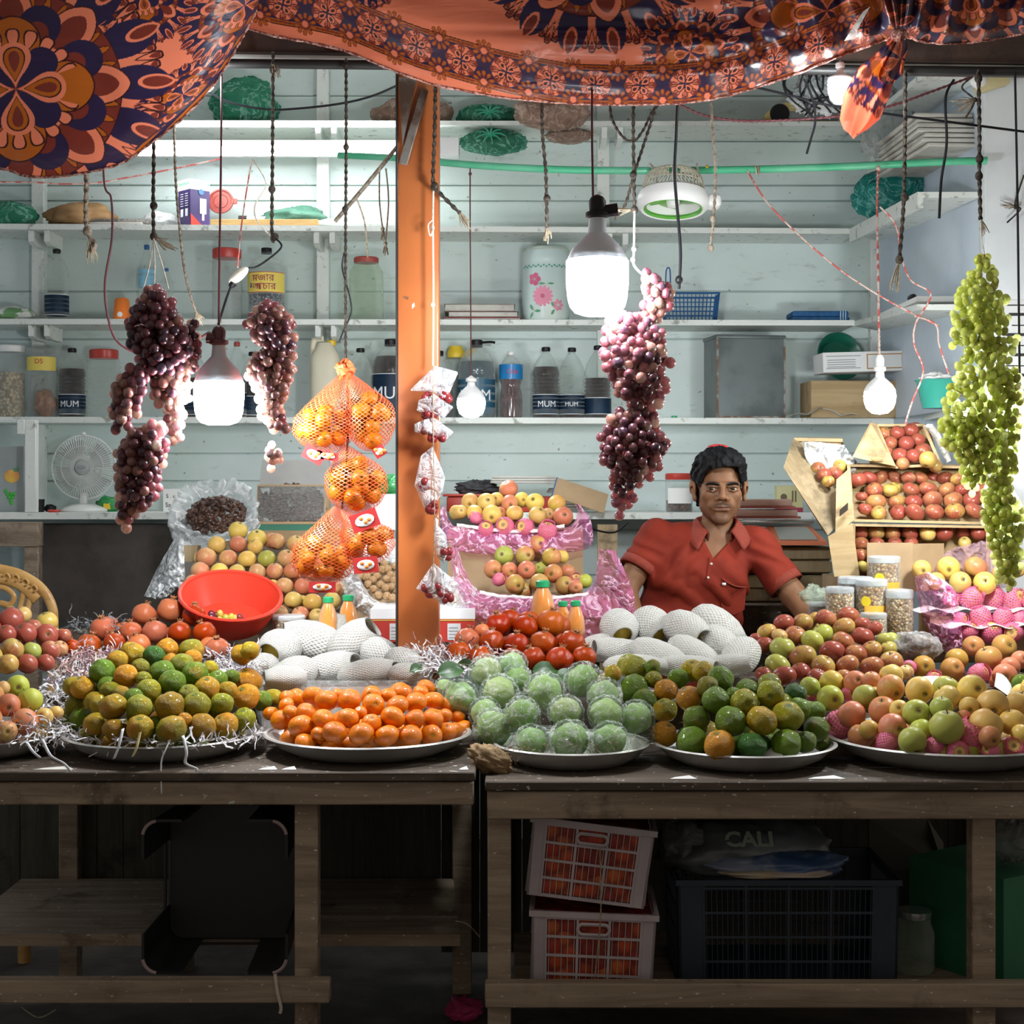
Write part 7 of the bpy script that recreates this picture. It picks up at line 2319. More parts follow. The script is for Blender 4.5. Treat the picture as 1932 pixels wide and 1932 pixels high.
def carton(label, x0, x1, z0, z1, y0, y1, m_, name='carton', opened=True, th=.008):
	t = thing(name, label, 'carton', ((x0 + x1) / 2, y0, z0))
	w, h, dp = (x1 - x0) / 2, z1 - z0, y1 - y0
	ob('front_panel', box(-w, 0, 0, w, th, h), m_, t)
	ob('back_panel', box(-w, dp - th, 0, w, dp, h), m_, t)
	for sx in (-1, 1):
		ob('side_panel', box(sx * w - (th if sx > 0 else 0), th, 0, sx * w + (0 if sx > 0 else th), dp - th, h), m_, t)
	ob('bottom', box(-w + th, th, 0, w - th, dp - th, th), m_, t)
	if not opened:
		ob('top', box(-w, 0, h, w, dp, h + .004), m_, t)
	return t


carton('brown carton inside the lower pink plastic', PX(880, 4.9), PX(1165, 4.9), .982, PZ(1128, 4.86), 4.84, 5.12, CARD)
carton('brown carton inside the upper pink plastic', PX(845, 5.15), PX(1100, 5.15), .982, PZ(1000, 5.15), 5.15, 5.44, CARD)
sheet([(862, 1030), (880, 1080), (905, 1114), (960, 1121), (1040, 1123), (1100, 1117), (1122, 1090), (1130, 1032)], [(846, 1034), (862, 1110), (888, 1162), (950, 1196), (1060, 1206), (1172, 1202), (1198, 1130), (1160, 1036)], 4.86, 4.83, .05, 'pink_plastic', 'pink crinkled plastic round the lower apple carton', PINKF, 1)
sheet([(840, 950), (852, 985), (880, 992), (960, 998), (1030, 1000), (1075, 992), (1090, 965), (1085, 950)], [(826, 960), (842, 1020), (880, 1040), (960, 1046), (1040, 1042), (1110, 1032), (1116, 985), (1092, 948)], 5.17, 5.12, .04, 'pink_plastic', 'pink crinkled plastic round the upper apple carton', PINKF, 2)
sheet([(905, 1112), (960, 1120), (1040, 1122), (1112, 1114)], [(905, 1120), (960, 1128), (1040, 1130), (1112, 1122)], 4.85, 4.84, .008, 'paper_lining', 'white lining edge before the lower pink bag apples', PAPERW, 3, 60, 6, 'paper', .002)
sheet([(862, 985), (930, 994), (1000, 996), (1065, 988)], [(862, 992), (930, 1001), (1000, 1003), (1065, 995)], 5.14, 5.13, .008, 'paper_lining', 'white lining edge before the upper pink bag apples', PAPERW, 4, 60, 6, 'paper', .002)
netted(B2('835,1205,46,n 945,1190,56,n 1060,1192,52,n 1185,1215,56,n 780,1140,36,n'), plane(985, 5.17, 1005, 5.12), 'upper pink bag lining', 'pink netted apples under the upper pink bag apples')
netted(B2('910,1490,38,n 1350,1495,40,n'), plane(1090, 4.96, 1100, 4.94), 'lower pink bag', 'pink netted apples in the lower pink bag')
sheet([(1726, 1085), (1732, 1130), (1748, 1180), (1790, 1240), (1800, 1285)], [(1752, 1078), (1800, 1110), (1812, 1170), (1818, 1230), (1822, 1290)], 4.74, 4.66, .05, 'pink_plastic', 'pink crinkled plastic hanging at the side of the netted trays', PINKF, 5)
sheet([(1760, 1075), (1785, 1042), (1830, 1024), (1900, 1018)], [(1766, 1112), (1800, 1112), (1840, 1110), (1905, 1108)], 4.948, 4.942, .02, 'pink_plastic', 'pale pink film standing behind the yellow apples', film('pale pink film', (.92, .78, .82), (.62, .40, .44), .3, .3, .15, 16, 1.2), 6)
carton('carton under the pink netted trays', PX(1748, 4.85), PX(2000, 4.85), .982, PZ(1158, 4.9), 4.81, 4.945, CARD)
t = thing('cardboard_flap', 'folded brown cardboard standing between crate and nut jars', 'cardboard', P(1722, 1110, 4.95))
k = 4.95 / 2970
ob('panel', box(-86 * k, 0, -.01, 0, .006, 86 * k), CARD, t)
ob('panel', mv(box(0, 0, -.01, 70 * k, .006, 84 * k), rz=.35), CARD, t)

# --- left rear: date bag, date box, pale apple display, plastic
t = carton('white foam box under the bag of dates', PX(340, 5.45), PX(488, 5.45), .982, PZ(1024, 5.45), 5.42, 5.72, WHITEPL, opened=False)
t = carton('brown carton under the open box of dates', PX(492, 5.5), PX(735, 5.5), .982, PZ(1003, 5.5), 5.46, 5.72, CARD, opened=False)
DATE = mat('dark dates', (.045, .020, .012), .35, col2=(.11, .05, .03), ns=30)


def heap(name, label, n, rx, ry, rz, piece, loc, m_, seed, cat, parent=None):
	rg = random.Random(seed)
	gs = []
	for k in range(n):
		a, q = rg.uniform(0, 6.28), math.sqrt(rg.random())
		x, y = q * math.cos(a), q * math.sin(a)
		gs.append(mv(piece, x * rx, y * ry, rz * (1 - q * q) * rg.uniform(.6, 1), rz=rg.uniform(0, 6), rx=rg.uniform(-.6, .6), ry=rg.uniform(-.6, .6)))
	o = ob(name, join(*gs), m_, parent, loc=loc, smooth=True)
	if label:
		tag(o, label, cat)
	return stuff(o)


WBAG = film('white plastic bag', (.94, .96, .96), (.82, .86, .87), .34, .2, .2, 14, 1.0, ridge=.5, rs=7, glint_col=(.95, .97, .98))
t = thing('plastic_bag', 'open white plastic bag of dates below the bucket lamp', 'bag', (PX(408, 5.55), 5.55, PZ(1010, 5.55)))
k = 5.55 / 2970
R_ = 84 * k
ob('skin', lathe([(1e-5, 0), (R_ * .75, .004), (R_ * .98, .04), (R_ * 1.0, .075), (R_ * .92, .10), (R_ * .98, .125), (R_ * .96, .135), (R_ * .78, .118), (R_ * .70, .095)], 90, cap=False,
				 f=lambda th, q: 1 + (.05 * np.cos(5 * th + 1) + .04 * np.cos(11 * th + 6 * q) + .03 * np.cos(23 * th + 3)) * np.clip(q * 1.6, .1, 1)), WBAG, t, smooth=True, rot=(.72, 0, 0), loc=(0, .03, .0))
heap('date_heap', 'dark dates lying in the open white plastic bag', 220, .105, .085, .05, ball(1, 8, 6, .017, .008, .008), (PX(408, 5.5), 5.505, PZ(972, 5.5)), DATE, 3, 'dates').rotation_euler = (.72, 0, 0)
t = thing('date_box', 'open carton of dates covered by clear film', 'carton', (PX(548, 5.52), 5.50, PZ(1002, 5.5)), rot=(-.35, 0, 0))
k = 5.5 / 2970
w = 66 * k
GREENEDGE = mat('green carton edge', (.03, .16, .10), .6)
ob('front_panel', box(-w, 0, 0, w, .006, .025), GREENEDGE, t)
ob('edge_strip', join(box(-w, -.002, .025, w, .008, .034), box(-w, -.002, .165, w, .008, .172)), CARD, t)
ob('lid_flap', mv(box(-w * .98, 0, 0, w * .96, .006, .11), 0, .03, .18, rx=-.25), mat('grey carton lid', (.36, .36, .34), .6, col2=(.30, .30, .29), ns=4), t)
ob('side_panel', box(w - .006, 0, 0, w, .14, .17), CARD, t)
ob('side_panel', box(-w, 0, 0, -w + .006, .14, .17), CARD, t)
ob('film', lathe([(1, -.02), (1.0, 0), (.95, .012), (.5, .02), (1e-5, .024)], 4, ang0=PI / 4, cap=False), film('greyed film', (.90, .91, .90), (.46, .46, .44), .40, .3, .2, 12, .8), t, loc=(0, .004, .10), rot=(PI / 2, 0, 0), scale=(w * 1.40, .095, 1), smooth=False)
heap('date_heap', 'dates in rows inside the open carton', 260, .112, .075, .018, ball(1, 8, 6, .019, .009, .008), (PX(548, 5.52), 5.556, PZ(955, 5.52)), DATE, 4, 'dates').rotation_euler = (PI / 2 - .3, 0, 0)
sheet([(332, 1012), (318, 1035), (300, 1065), (272, 1122)], [(346, 1016), (348, 1060), (345, 1095), (305, 1130)], 5.2, 5.1, .04, 'plastic_bag', 'grey crumpled plastic bag hanging beside the pale apples', WBAG, 8, 90, 40, 'bag', .02)
# wedge that carries the sloping apples
A_, B_ = PX(352, 4.9), PX(660, 4.9)
t = thing('display_wedge', 'sloping board with plank front under the pale apples', 'display board', (0, 0, 0))
ob('board', hexa([(A_, 4.86, .982), (B_, 4.86, .982), (B_, 5.40, .982), (A_, 5.40, .982), (A_, 4.88, 1.02), (B_, 4.88, 1.02), (B_, 5.38, 1.30), (A_, 5.38, 1.30)]), RB, t)
tag(ob('plank_end', box(PX(345, 5.2), 5.20, PZ(1060, 5.2), PX(372, 5.2), 5.26, PZ(1030, 5.2)), PINEV), 'grey plank end showing beside the pale apples', 'plank')
# walnuts in an open clear bag, red and white carton below
WAL = mat('walnut shell', (.34, .19, .08), .55, col2=(.52, .34, .17), ns=3, bump=.5, bs=6)
G_WAL = orange_mesh(12, .12, 1.1, 'walnut', WAL)
rg = random.Random(9)
its = []
for _ in range(4000):
	px, py = rg.uniform(676, 752), rg.uniform(1064, 1128)
	if px < 676 + max(0, (py - 1090)) * 1.0:
		continue
	if all(math.hypot(px - q['px'], py - q['py']) > 10.5 for q in its):
		its.append(dict(px=px, py=py, r=7.6, noun='walnut'))
row_labels(its, 'open bag left of post', .9)
for it in its:
	d = 5.12 - (it['py'] - 1062) / 66 * .17 + rg.uniform(-.004, .004)
	o = ob('walnut', G_WAL, None, smooth=None, loc=P(it['px'], it['py'], d), scale=7.8 * d / 2970, rot=(rg.uniform(0, 6), rg.uniform(0, 6), 0))
	tag(o, it['label'], 'walnut', 'walnuts in the open bag')
t = carton('small brown carton under the walnuts', PX(672, 5.0), PX(815, 5.0), .982, PZ(1120, 5.0), 5.03, 5.22, CARD, opened=False)
sheet([(672, 1060), (680, 1090), (705, 1128), (738, 1136), (755, 1130)], [(640, 1085), (660, 1140), (700, 1165), (740, 1172), (762, 1165)], 4.96, 4.93, .03, 'plastic_bag', 'clear plastic turned back below the walnuts', WBAG, 9, 80, 30, 'bag')
sheet([(700, 1010), (725, 1022), (760, 1032)], [(690, 1050), (720, 1060), (760, 1066)], 5.2, 5.16, .03, 'plastic_bag', 'clear crumpled plastic above the walnuts beside the post', WBAG, 10, 60, 26, 'bag')
sheet([(838, 1085), (870, 1090), (900, 1108)], [(832, 1128), (860, 1146), (892, 1144)], 4.86, 4.80, .03, 'plastic_bag', 'clear crumpled plastic on the red carton right of post', WBAG, 11, 60, 26, 'bag')
t = thing('fruit_carton', 'red and white printed carton behind the post foot', 'carton', (PX(798, 4.78), 4.765, 1.015))
w = 98 * 4.77 / 2970
h = PZ(1150, 4.77) - 1.015
ob('box', box(-w, 0, 0, w, .2, h, .002, 1), mat('red carton print', (.46, .035, .025), .5), t)
ob('white_top', box(-w - .001, -.0015, h * .72, w + .001, .2, h + .002), WHITEP, t)
ob('gold_line', box(-w, -.0018, h * .66, w, 0, h * .70), mat('gold print', (.6, .36, .08), .5), t)
f = ob('label_panel', join(box(.075, -.002, h * .08, .115, -.001, h * .58), box(-.10, -.002, h * .08, -.055, -.001, h * .58)), mat('grey label', (.55, .56, .56), .5), t)
ob('lettering', join(*[box(x + .005, -.003, h * (.14 + .1 * q), x + .032, -.002, h * (.17 + .1 * q)) for x in (.075, -.10) for q in range(4)]), mat('grey print', (0, 0, 0)), f)
t = thing('foam_box', 'white foam box edge beside the post behind the net bags', 'box', (PX(712, 5.35), 5.33, PZ(1060, 5.35)))
ob('box', box(-.06, 0, 0, .10, .1, .075, .008), WHITEPL, t)
carton('white box under the green packet by the post', PX(702, 5.55), PX(762, 5.55), PZ(1003, 5.5) + .006, PZ(934, 5.55), 5.50, 5.62, WHITEPL, opened=False)
tag(ob('green_packet', lump(.045, .03, .035, .3, 2, 5, cr=.2), mat('green packet', (0, 0, 0)), loc=P(735, 915, 5.55), smooth=True), 'green packet beside the post above the nuts', 'packet')
# --- shelf behind the seller: red tray, newspapers, cardboard
t = thing('red_tray', 'flat red plastic tray behind the upper pink bag', 'tray', (PX(938, 6.22), 6.22, SH[6](938)))
ob('tray', box(-.20, 0, 0, .22, .14, .062, .008), mat('red tray plastic', (.42, .04, .025), .4), t)
ob('rim', box(-.215, -.012, .062, .0, .16, .072, .003), mat('red tray plastic', (0, 0, 0)), t)
ob('black_rag', lump(.075, .04, .028, .4, 2.5, 5, cr=.4), mat('black rag', (.035, .037, .04), .6), t, loc=(-.08, .08, .095), smooth=True)
for k_, (x0, x1, py, th, rz, m_, lb) in enumerate([(925, 1055, 912, .030, .02, PAPER, 'thick folded newspaper bundle on the red tray'), (1040, 1142, 962, .034, -.05, PAPER, 'lowest newspaper bundle beside the dark grapes'), (1052, 1122, 944, .030, .12, PAPER, 'middle newspaper bundle beside the dark grapes'), (1046, 1100, 930, .02, .2, PAPER, 'small newspaper fold on top beside dark grapes')]):
	d = 6.18
	t = thing('newspaper_bundle', lb, 'newspapers', (PX((x0 + x1) / 2, d), d, PZ(py, d)), rz=rz, group='newspapers behind the upper pink bag')
	w = (x1 - x0) / 2 * d / 2970
	for q in range(3):
		ob('fold', box(-w + .004 * q, .002 * q, th * q / 3, w - .006 * q, .15, th * (q + 1) / 3 - .001, th * .15), m_, t)
t = thing('cardboard_sheet', 'tan cardboard sheet leaning on the newspaper bundles', 'cardboard', P(1090, 945, 6.08), rot=(-.9, .32, 0))
ob('sheet', box(-.10, 0, -.02, .11, .004, .10), CARD, t)
ob('blue_edge', box(-.104, -.001, -.02, -.10, .005, .10), BLUEC, t)
tag(ob('cable', tube(smoothpath([P(1105, 985, 5.7), P(1125, 1000, 5.7), P(1160, 1004, 5.7), P(1185, 985, 5.7)]), .004, 6), ROPE['black']), 'black cable drooping beside the grapes and the seller', 'cable')
tag(ob('wooden_plank', box(PX(1128, 5.8), 5.8, 0, PX(1165, 5.8), 5.84, PZ(990, 5.8)), PINEV), 'upright grey slat beside the pink plastic', 'slat')

# ================================================================ wooden crates at the right
def boards(t, name, quad, n, th, m_, gap=.006):
	"""n planks across a quad given by corners a, b (one end) and d, c (other end): planks run a->b"""
	a, b_, c, d = (Vector(q) for q in quad)
	nrm = (b_ - a).cross(d - a).normalized() * th
	for i in range(n):
		u0, u1 = i / n, (i + 1) / n - gap
		p = [a.lerp(d, u0), b_.lerp(c, u0), b_.lerp(c, u1), a.lerp(d, u1)]
		ob(name, hexa([*p, *[q + nrm for q in p]]), m_, t, smooth=False)


def open_crate(label, front, back, m_, nb=1):
	"""front and back: four corners each (bottom-left, bottom-right, top-right, top-left) of the open face and of the bottom board"""
	t = thing('wooden_crate', label, 'crate', (0, 0, 0), group='wooden apple crates')
	f, b_ = [Vector(q) for q in front], [Vector(q) for q in back]
	boards(t, 'base_board', b_, 2, .008, m_)
	boards(t, 'side_board', (f[0], f[1], b_[1], b_[0]), nb, .008, m_)
	boards(t, 'side_board', (f[3], f[2], b_[2], b_[3]), nb, -.008, m_)
	boards(t, 'end_board', (f[0], f[3], b_[3], b_[0]), nb, -.010, m_)
	boards(t, 'end_board', (f[1], f[2], b_[2], b_[1]), nb, .010, m_)
	return t


def lin(px, py, d, off):
	return P(px, py, d) + Vector(off)


open_crate('wide wooden crate of apple rows tilted to the street', [P(1606, 984, 4.99), P(1868, 990, 4.99), P(1862, 880, 5.17), P(1598, 876, 5.17)],
		   [P(1600, 984, 5.10), P(1858, 990, 5.10), P(1855, 880, 5.27), P(1600, 876, 5.27)], PINE)
t = thing('crate_end', 'pale pine end board with a slot beside the leaning crate', 'board', (0, 0, 0))
ob('board', hexa([P(1576, 1010, 4.98), P(1612, 980, 4.985), P(1612, 980, 5.0), P(1576, 1010, 5.0), P(1578, 905, 5.06), P(1600, 886, 5.07), P(1600, 886, 5.085), P(1578, 905, 5.075)]), PINE, t, smooth=False)
ob('slot', hexa([P(1584, 975, 4.975), P(1600, 962, 4.975), P(1600, 962, 4.985), P(1584, 975, 4.985), P(1584, 962, 4.98), P(1600, 948, 4.98), P(1600, 948, 4.99), P(1584, 962, 4.99)]), mat('dark slot', (.03, .02, .012), .9), t, smooth=False)
open_crate('lower wooden crate of apples behind the brown cardboard', [P(1606, 1092, 4.955), P(1868, 1092, 4.955), P(1866, 992, 4.965), P(1608, 988, 4.965)],
		   [P(1606, 1092, 5.10), P(1868, 1092, 5.10), P(1866, 992, 5.09), P(1608, 988, 5.09)], PINE)
t = thing('crate_end', 'upright pine plank beside the nut jars', 'plank', (0, 0, 0))
ob('board', hexa([P(1574, 1088, 4.93), P(1622, 1086, 4.93), P(1622, 1086, 4.945), P(1574, 1088, 4.945), P(1562, 1012, 4.93), P(1608, 986, 4.94), P(1608, 986, 4.95), P(1562, 1012, 4.945)]), PINE, t, smooth=False)
t = open_crate('tipped pine crate of red apples under the winding red wire', [P(1690, 884, 5.14), P(1778, 878, 5.14), P(1745, 800, 5.26), P(1642, 800, 5.26)],
			   [P(1640, 878, 5.24), P(1772, 876, 5.24), P(1752, 806, 5.30), P(1650, 806, 5.30)], PINE)
t = thing('crate_end', 'square pine side of the tipped crate with a knot mark', 'board', (0, 0, 0))
ob('board', hexa([P(1608, 862, 5.12), P(1690, 880, 5.125), P(1690, 880, 5.135), P(1608, 862, 5.13), P(1642, 797, 5.20), P(1656, 800, 5.24), P(1656, 800, 5.25), P(1642, 797, 5.21)]), PINE, t, smooth=False)
ob('knot_mark', mv(ball(1, 14, 6, .02, .002, .008), *P(1655, 866, 5.117)), mat('knot print', (.32, .2, .08), .7), t)
sheet([(1742, 800), (1765, 830), (1785, 872)], [(1760, 798), (1778, 825), (1795, 868)], 5.22, 5.2, .015, 'paper_lining', 'crumpled newspaper beside the tipped crate apples', PAPER, 12, 40, 14, 'paper', .012)
# leaning crate with newspaper
t = thing('wooden_crate', 'leaning weathered crate holding newspaper and a few apples', 'crate', (0, 0, 0), group='wooden apple crates')
ob('side_board', hexa([P(1562, 1010, 4.99), P(1606, 966, 5.06), P(1602, 962, 5.08), P(1556, 1006, 5.01), P(1478, 882, 5.12), P(1497, 827, 5.27), P(1503, 828, 5.28), P(1483, 884, 5.14)]), PINEV, t, smooth=False)
ob('end_board', hexa([P(1497, 832, 5.27), P(1590, 834, 5.28), P(1592, 838, 5.30), P(1500, 836, 5.29), P(1499, 826, 5.27), P(1590, 828, 5.28), P(1588, 826, 5.30), P(1500, 825, 5.29)]), PINE, t, smooth=False)
ob('end_panel', hexa([P(1503, 862, 5.29), P(1584, 862, 5.30), P(1586, 862, 5.31), P(1505, 862, 5.30), P(1500, 826, 5.28), P(1588, 828, 5.29), P(1588, 828, 5.30), P(1500, 826, 5.29)]), PINE, t, smooth=False)
ob('base_board', hexa([P(1570, 985, 5.10), P(1625, 965, 5.14), P(1625, 965, 5.16), P(1570, 985, 5.12), P(1500, 832, 5.31), P(1590, 832, 5.32), P(1590, 832, 5.335), P(1500, 832, 5.33)]), PINEV, t, smooth=False)
NEWS = mat('printed newspaper', (.62, .62, .58), .85, col2=(.22, .23, .24), ns=30, nr=(.52, .62), bump=.2)
sheet([(1512, 832), (1524, 870), (1545, 905), (1562, 945)], [(1592, 836), (1605, 856), (1618, 876), (1600, 905)], 5.22, 5.24, .02, 'newspaper_sheet', 'crumpled newspaper lining the leaning crate', NEWS, 13, 50, 40, 'newspaper', .016)
t = carton('brown box carrying the apple crates', PX(1585, 5.0), PX(1722, 5.0), .982, PZ(1096, 4.97), 4.985, 5.29, CARD, opened=False)

# --- scale, files, tin and slatted crates beside the seller
rear_bench(PX(1395, 5.45), PX(1548, 5.45), 5.36, 5.80, 1.085, 'narrow bench behind the seller arm under slatted crates')
for q in range(2):
	z0 = 1.087 + q * .098
	t = thing('slatted_crate', ['lower slatted crate under the weighing scale', 'upper slatted crate under the weighing scale'][q], 'crate', (PX(1490, 5.45), 5.42, z0), group='slatted crates under the scale')
	for j in range(2):
		ob('slat', box(-.19, 0, .004 + j * .046, .14, .012, .042 + j * .046, .002, 1), PINEV, t)
	ob('body', box(-.185, .014, .0, .135, .30, .092), PINEV, t)
t = thing('weighing_scale', 'orange and cream weighing scale with steel pan behind seller', 'scale', (PX(1470, 5.4), 5.40, 1.285))
ob('body', hexa([(-.16, -.02, 0), (.16, -.02, 0), (.15, .16, .0), (-.16, .16, 0), (-.16, -.02, .012), (.16, -.02, .012), (.13, .12, .062), (-.15, .12, .062)]), mat('orange scale', (.80, .24, .12), .45), t)
ob('keypad', hexa([(-.13, -.012, .0165), (-.02, -.012, .0165), (-.03, .10, .056), (-.13, .10, .056), (-.13, -.014, .019), (-.02, -.014, .019), (-.03, .10, .060), (-.13, .10, .060)]), mat('cream scale', (.72, .70, .60), .5), t)
ob('display', join(*[hexa([(-.075, y, z), (-.03, y, z), (-.03, y + .03, z + .011), (-.075, y + .03, z + .011), (-.075, y - .001, z + .002), (-.03, y - .001, z + .002), (-.03, y + .03, z + .013), (-.075, y + .03, z + .013)]) for y, z in ((.015, .029), (.058, .0445))]), mat('grey display', (.14, .15, .14), .3), t)
ob('cover_plate', hexa([(.0, -.010, .0170), (.13, -.010, .0170), (.115, .10, .056), (.0, .10, .056), (.0, -.012, .020), (.13, -.012, .020), (.115, .10, .060), (.0, .10, .060)]), mat('grey cover', (.40, .42, .38), .4), t)
ob('pan', box(-.17, .10, .07, .14, .26, .082, .004), mat('steel pan', (.62, .66, .66), .25, metal=.8), t)
for q in range(2):
	t = thing('file_folder', ['lower pinkish file folder on the scale pan', 'upper pinkish file folder on the scale pan'][q], 'folder', (PX(1455, 5.5), 5.53, 1.372 + .036 * q), rz=.03 - .08 * q, group='folders on the scale pan')
	ob('cover', box(-.13 + .01 * q, 0, 0, .11 - .02 * q, .12, .008), mat('red folder', (.45, .13, .10), .6), t)
	ob('pages', box(-.12 + .01 * q, .004, .008, .10 - .02 * q, .115, .032, .004), mat('pinkish paper', (.62, .38, .31), .8, col2=(.70, .50, .40), ns=30, aniso=(1, 1, 30)), t)
t = thing('yellow_tin', 'small yellow tin with a print on the shelf behind the folders', 'tin', (PX(1490, 6.2), 6.22, SH[6](1490)))
ob('box', box(-.047, 0, 0, .055, .06, .105, .003), mat('pale yellow tin', (.58, .55, .28), .5, col2=(.5, .47, .22), ns=4), t)
ob('print', join(mv(disc(.013), -.02, -.001, .06), box(.012, -.001, .04, .018, 0, .085), box(.024, -.001, .04, .03, 0, .085)), mat('dark print', (.14, .10, .05), .6), t)
ob('base_band', box(-.048, -.001, 0, .056, .061, .018), MARN, t)
tag(ob('white_sheet', box(PX(1492, 5.3), 5.30, 1.088, PX(1560, 5.3), 5.355, 1.094), PAPERW), 'white sheet with a knife beside the seller arm', 'paper')
tag(ob('knife', join(tube([P(1470, 1118, 5.30), P(1505, 1116, 5.30)], .005, 8), hexa([P(1505, 1119, 5.30), P(1545, 1117, 5.30), P(1545, 1117, 5.302), P(1505, 1119, 5.302), P(1505, 1113, 5.30), P(1540, 1114, 5.30), P(1540, 1114, 5.302), P(1505, 1113, 5.302)])), BLACKP), 'black handled knife lying on the white sheet', 'knife')
tag(ob('green_bag', lump(.055, .05, .05, .3, 2, 33, cr=.25), film('pale green film', (.85, .92, .82), (.62, .72, .58), .4, .3, .2, 14, 1.0), loc=P(1535, 1138, 5.0), smooth=True), 'pale green plastic bag behind the nut jars and the arm', 'bag')
tag(ob('dark_crate', box(PX(1398, 5.3), 5.30, .55, PX(1475, 5.3), 5.345, 1.085), DARKW), 'dark boards below the slatted crates beside the seller', 'boards')

# ================================================================ carved plastic chair
WOODP = mat('wood look plastic', (.62, .36, .12), .35, col2=(.50, .26, .075), ns=3, aniso=(1, 1, 8))
t = thing('armchair', 'yellow wood look plastic chair with carved back', 'chair', (PX(0, 5.3), 5.3, 0))
d = 5.3


def C_(px, py, dy=0):
	return P(px, py, d + dy) - Vector(t.location)


arch = [C_(-110, 1240), C_(-106, 1160), C_(-80, 1100), C_(-30, 1072), C_(0, 1074), C_(40, 1085), C_(78, 1110), C_(98, 1145), C_(101, 1185), C_(100, 1240), C_(96, 1330)]
ob('back_frame', tube(smoothpath(arch, 8), [.017] * 81, 12, flat=.6), WOODP, t, smooth=True)
ob('crest', tube(smoothpath([C_(-95, 1150), C_(-60, 1105), C_(-10, 1090), C_(35, 1102), C_(70, 1132)], 6), [.02] * 25, 10, flat=.5), WOODP, t, smooth=True)
ob('carving', join(*[tube(smoothpath([C_(x, y, -.014), C_(x + 8, y - 6, -.018), C_(x + 14, y + 2, -.018), C_(x + 8, y + 7, -.016)], 4), .0035, 6) for x, y in ((5, 1088), (22, 1090), (40, 1098), (56, 1110), (-20, 1086))]), WOODP, t, smooth=True)
for px0, px1 in ((20, 46), (36, 60), (-60, -40)):
	ob('slat', tube(smoothpath([C_(px1, 1112), C_((px0 + px1) / 2 + 4, 1150), C_(px0, 1240)], 6), .010, 8, flat=.6), WOODP, t, smooth=True)
for y in (1130, 1160):
	ob('scroll', tube(smoothpath([C_(-30, y), C_(0, y - 22), C_(25, y - 8), C_(20, y + 10), C_(0, y + 8)], 6), .010, 8, flat=.6), WOODP, t, smooth=True)
ob('seat', box(-.24, -.42, .40, .24, .03, .43, .012), WOODP, t)
for sx in (-.2, .2):
	for sy in (-.38, 0):
		ob('leg', tube([Vector((sx, sy, 0)), Vector((sx * .95, sy * .95, .40))], .02, 10), WOODP, t)
# ================================================================ the seller
HY_ = 5.10
HC = P(1357, 917, HY_)                       # middle of the head
K_ = HY_ / 2970


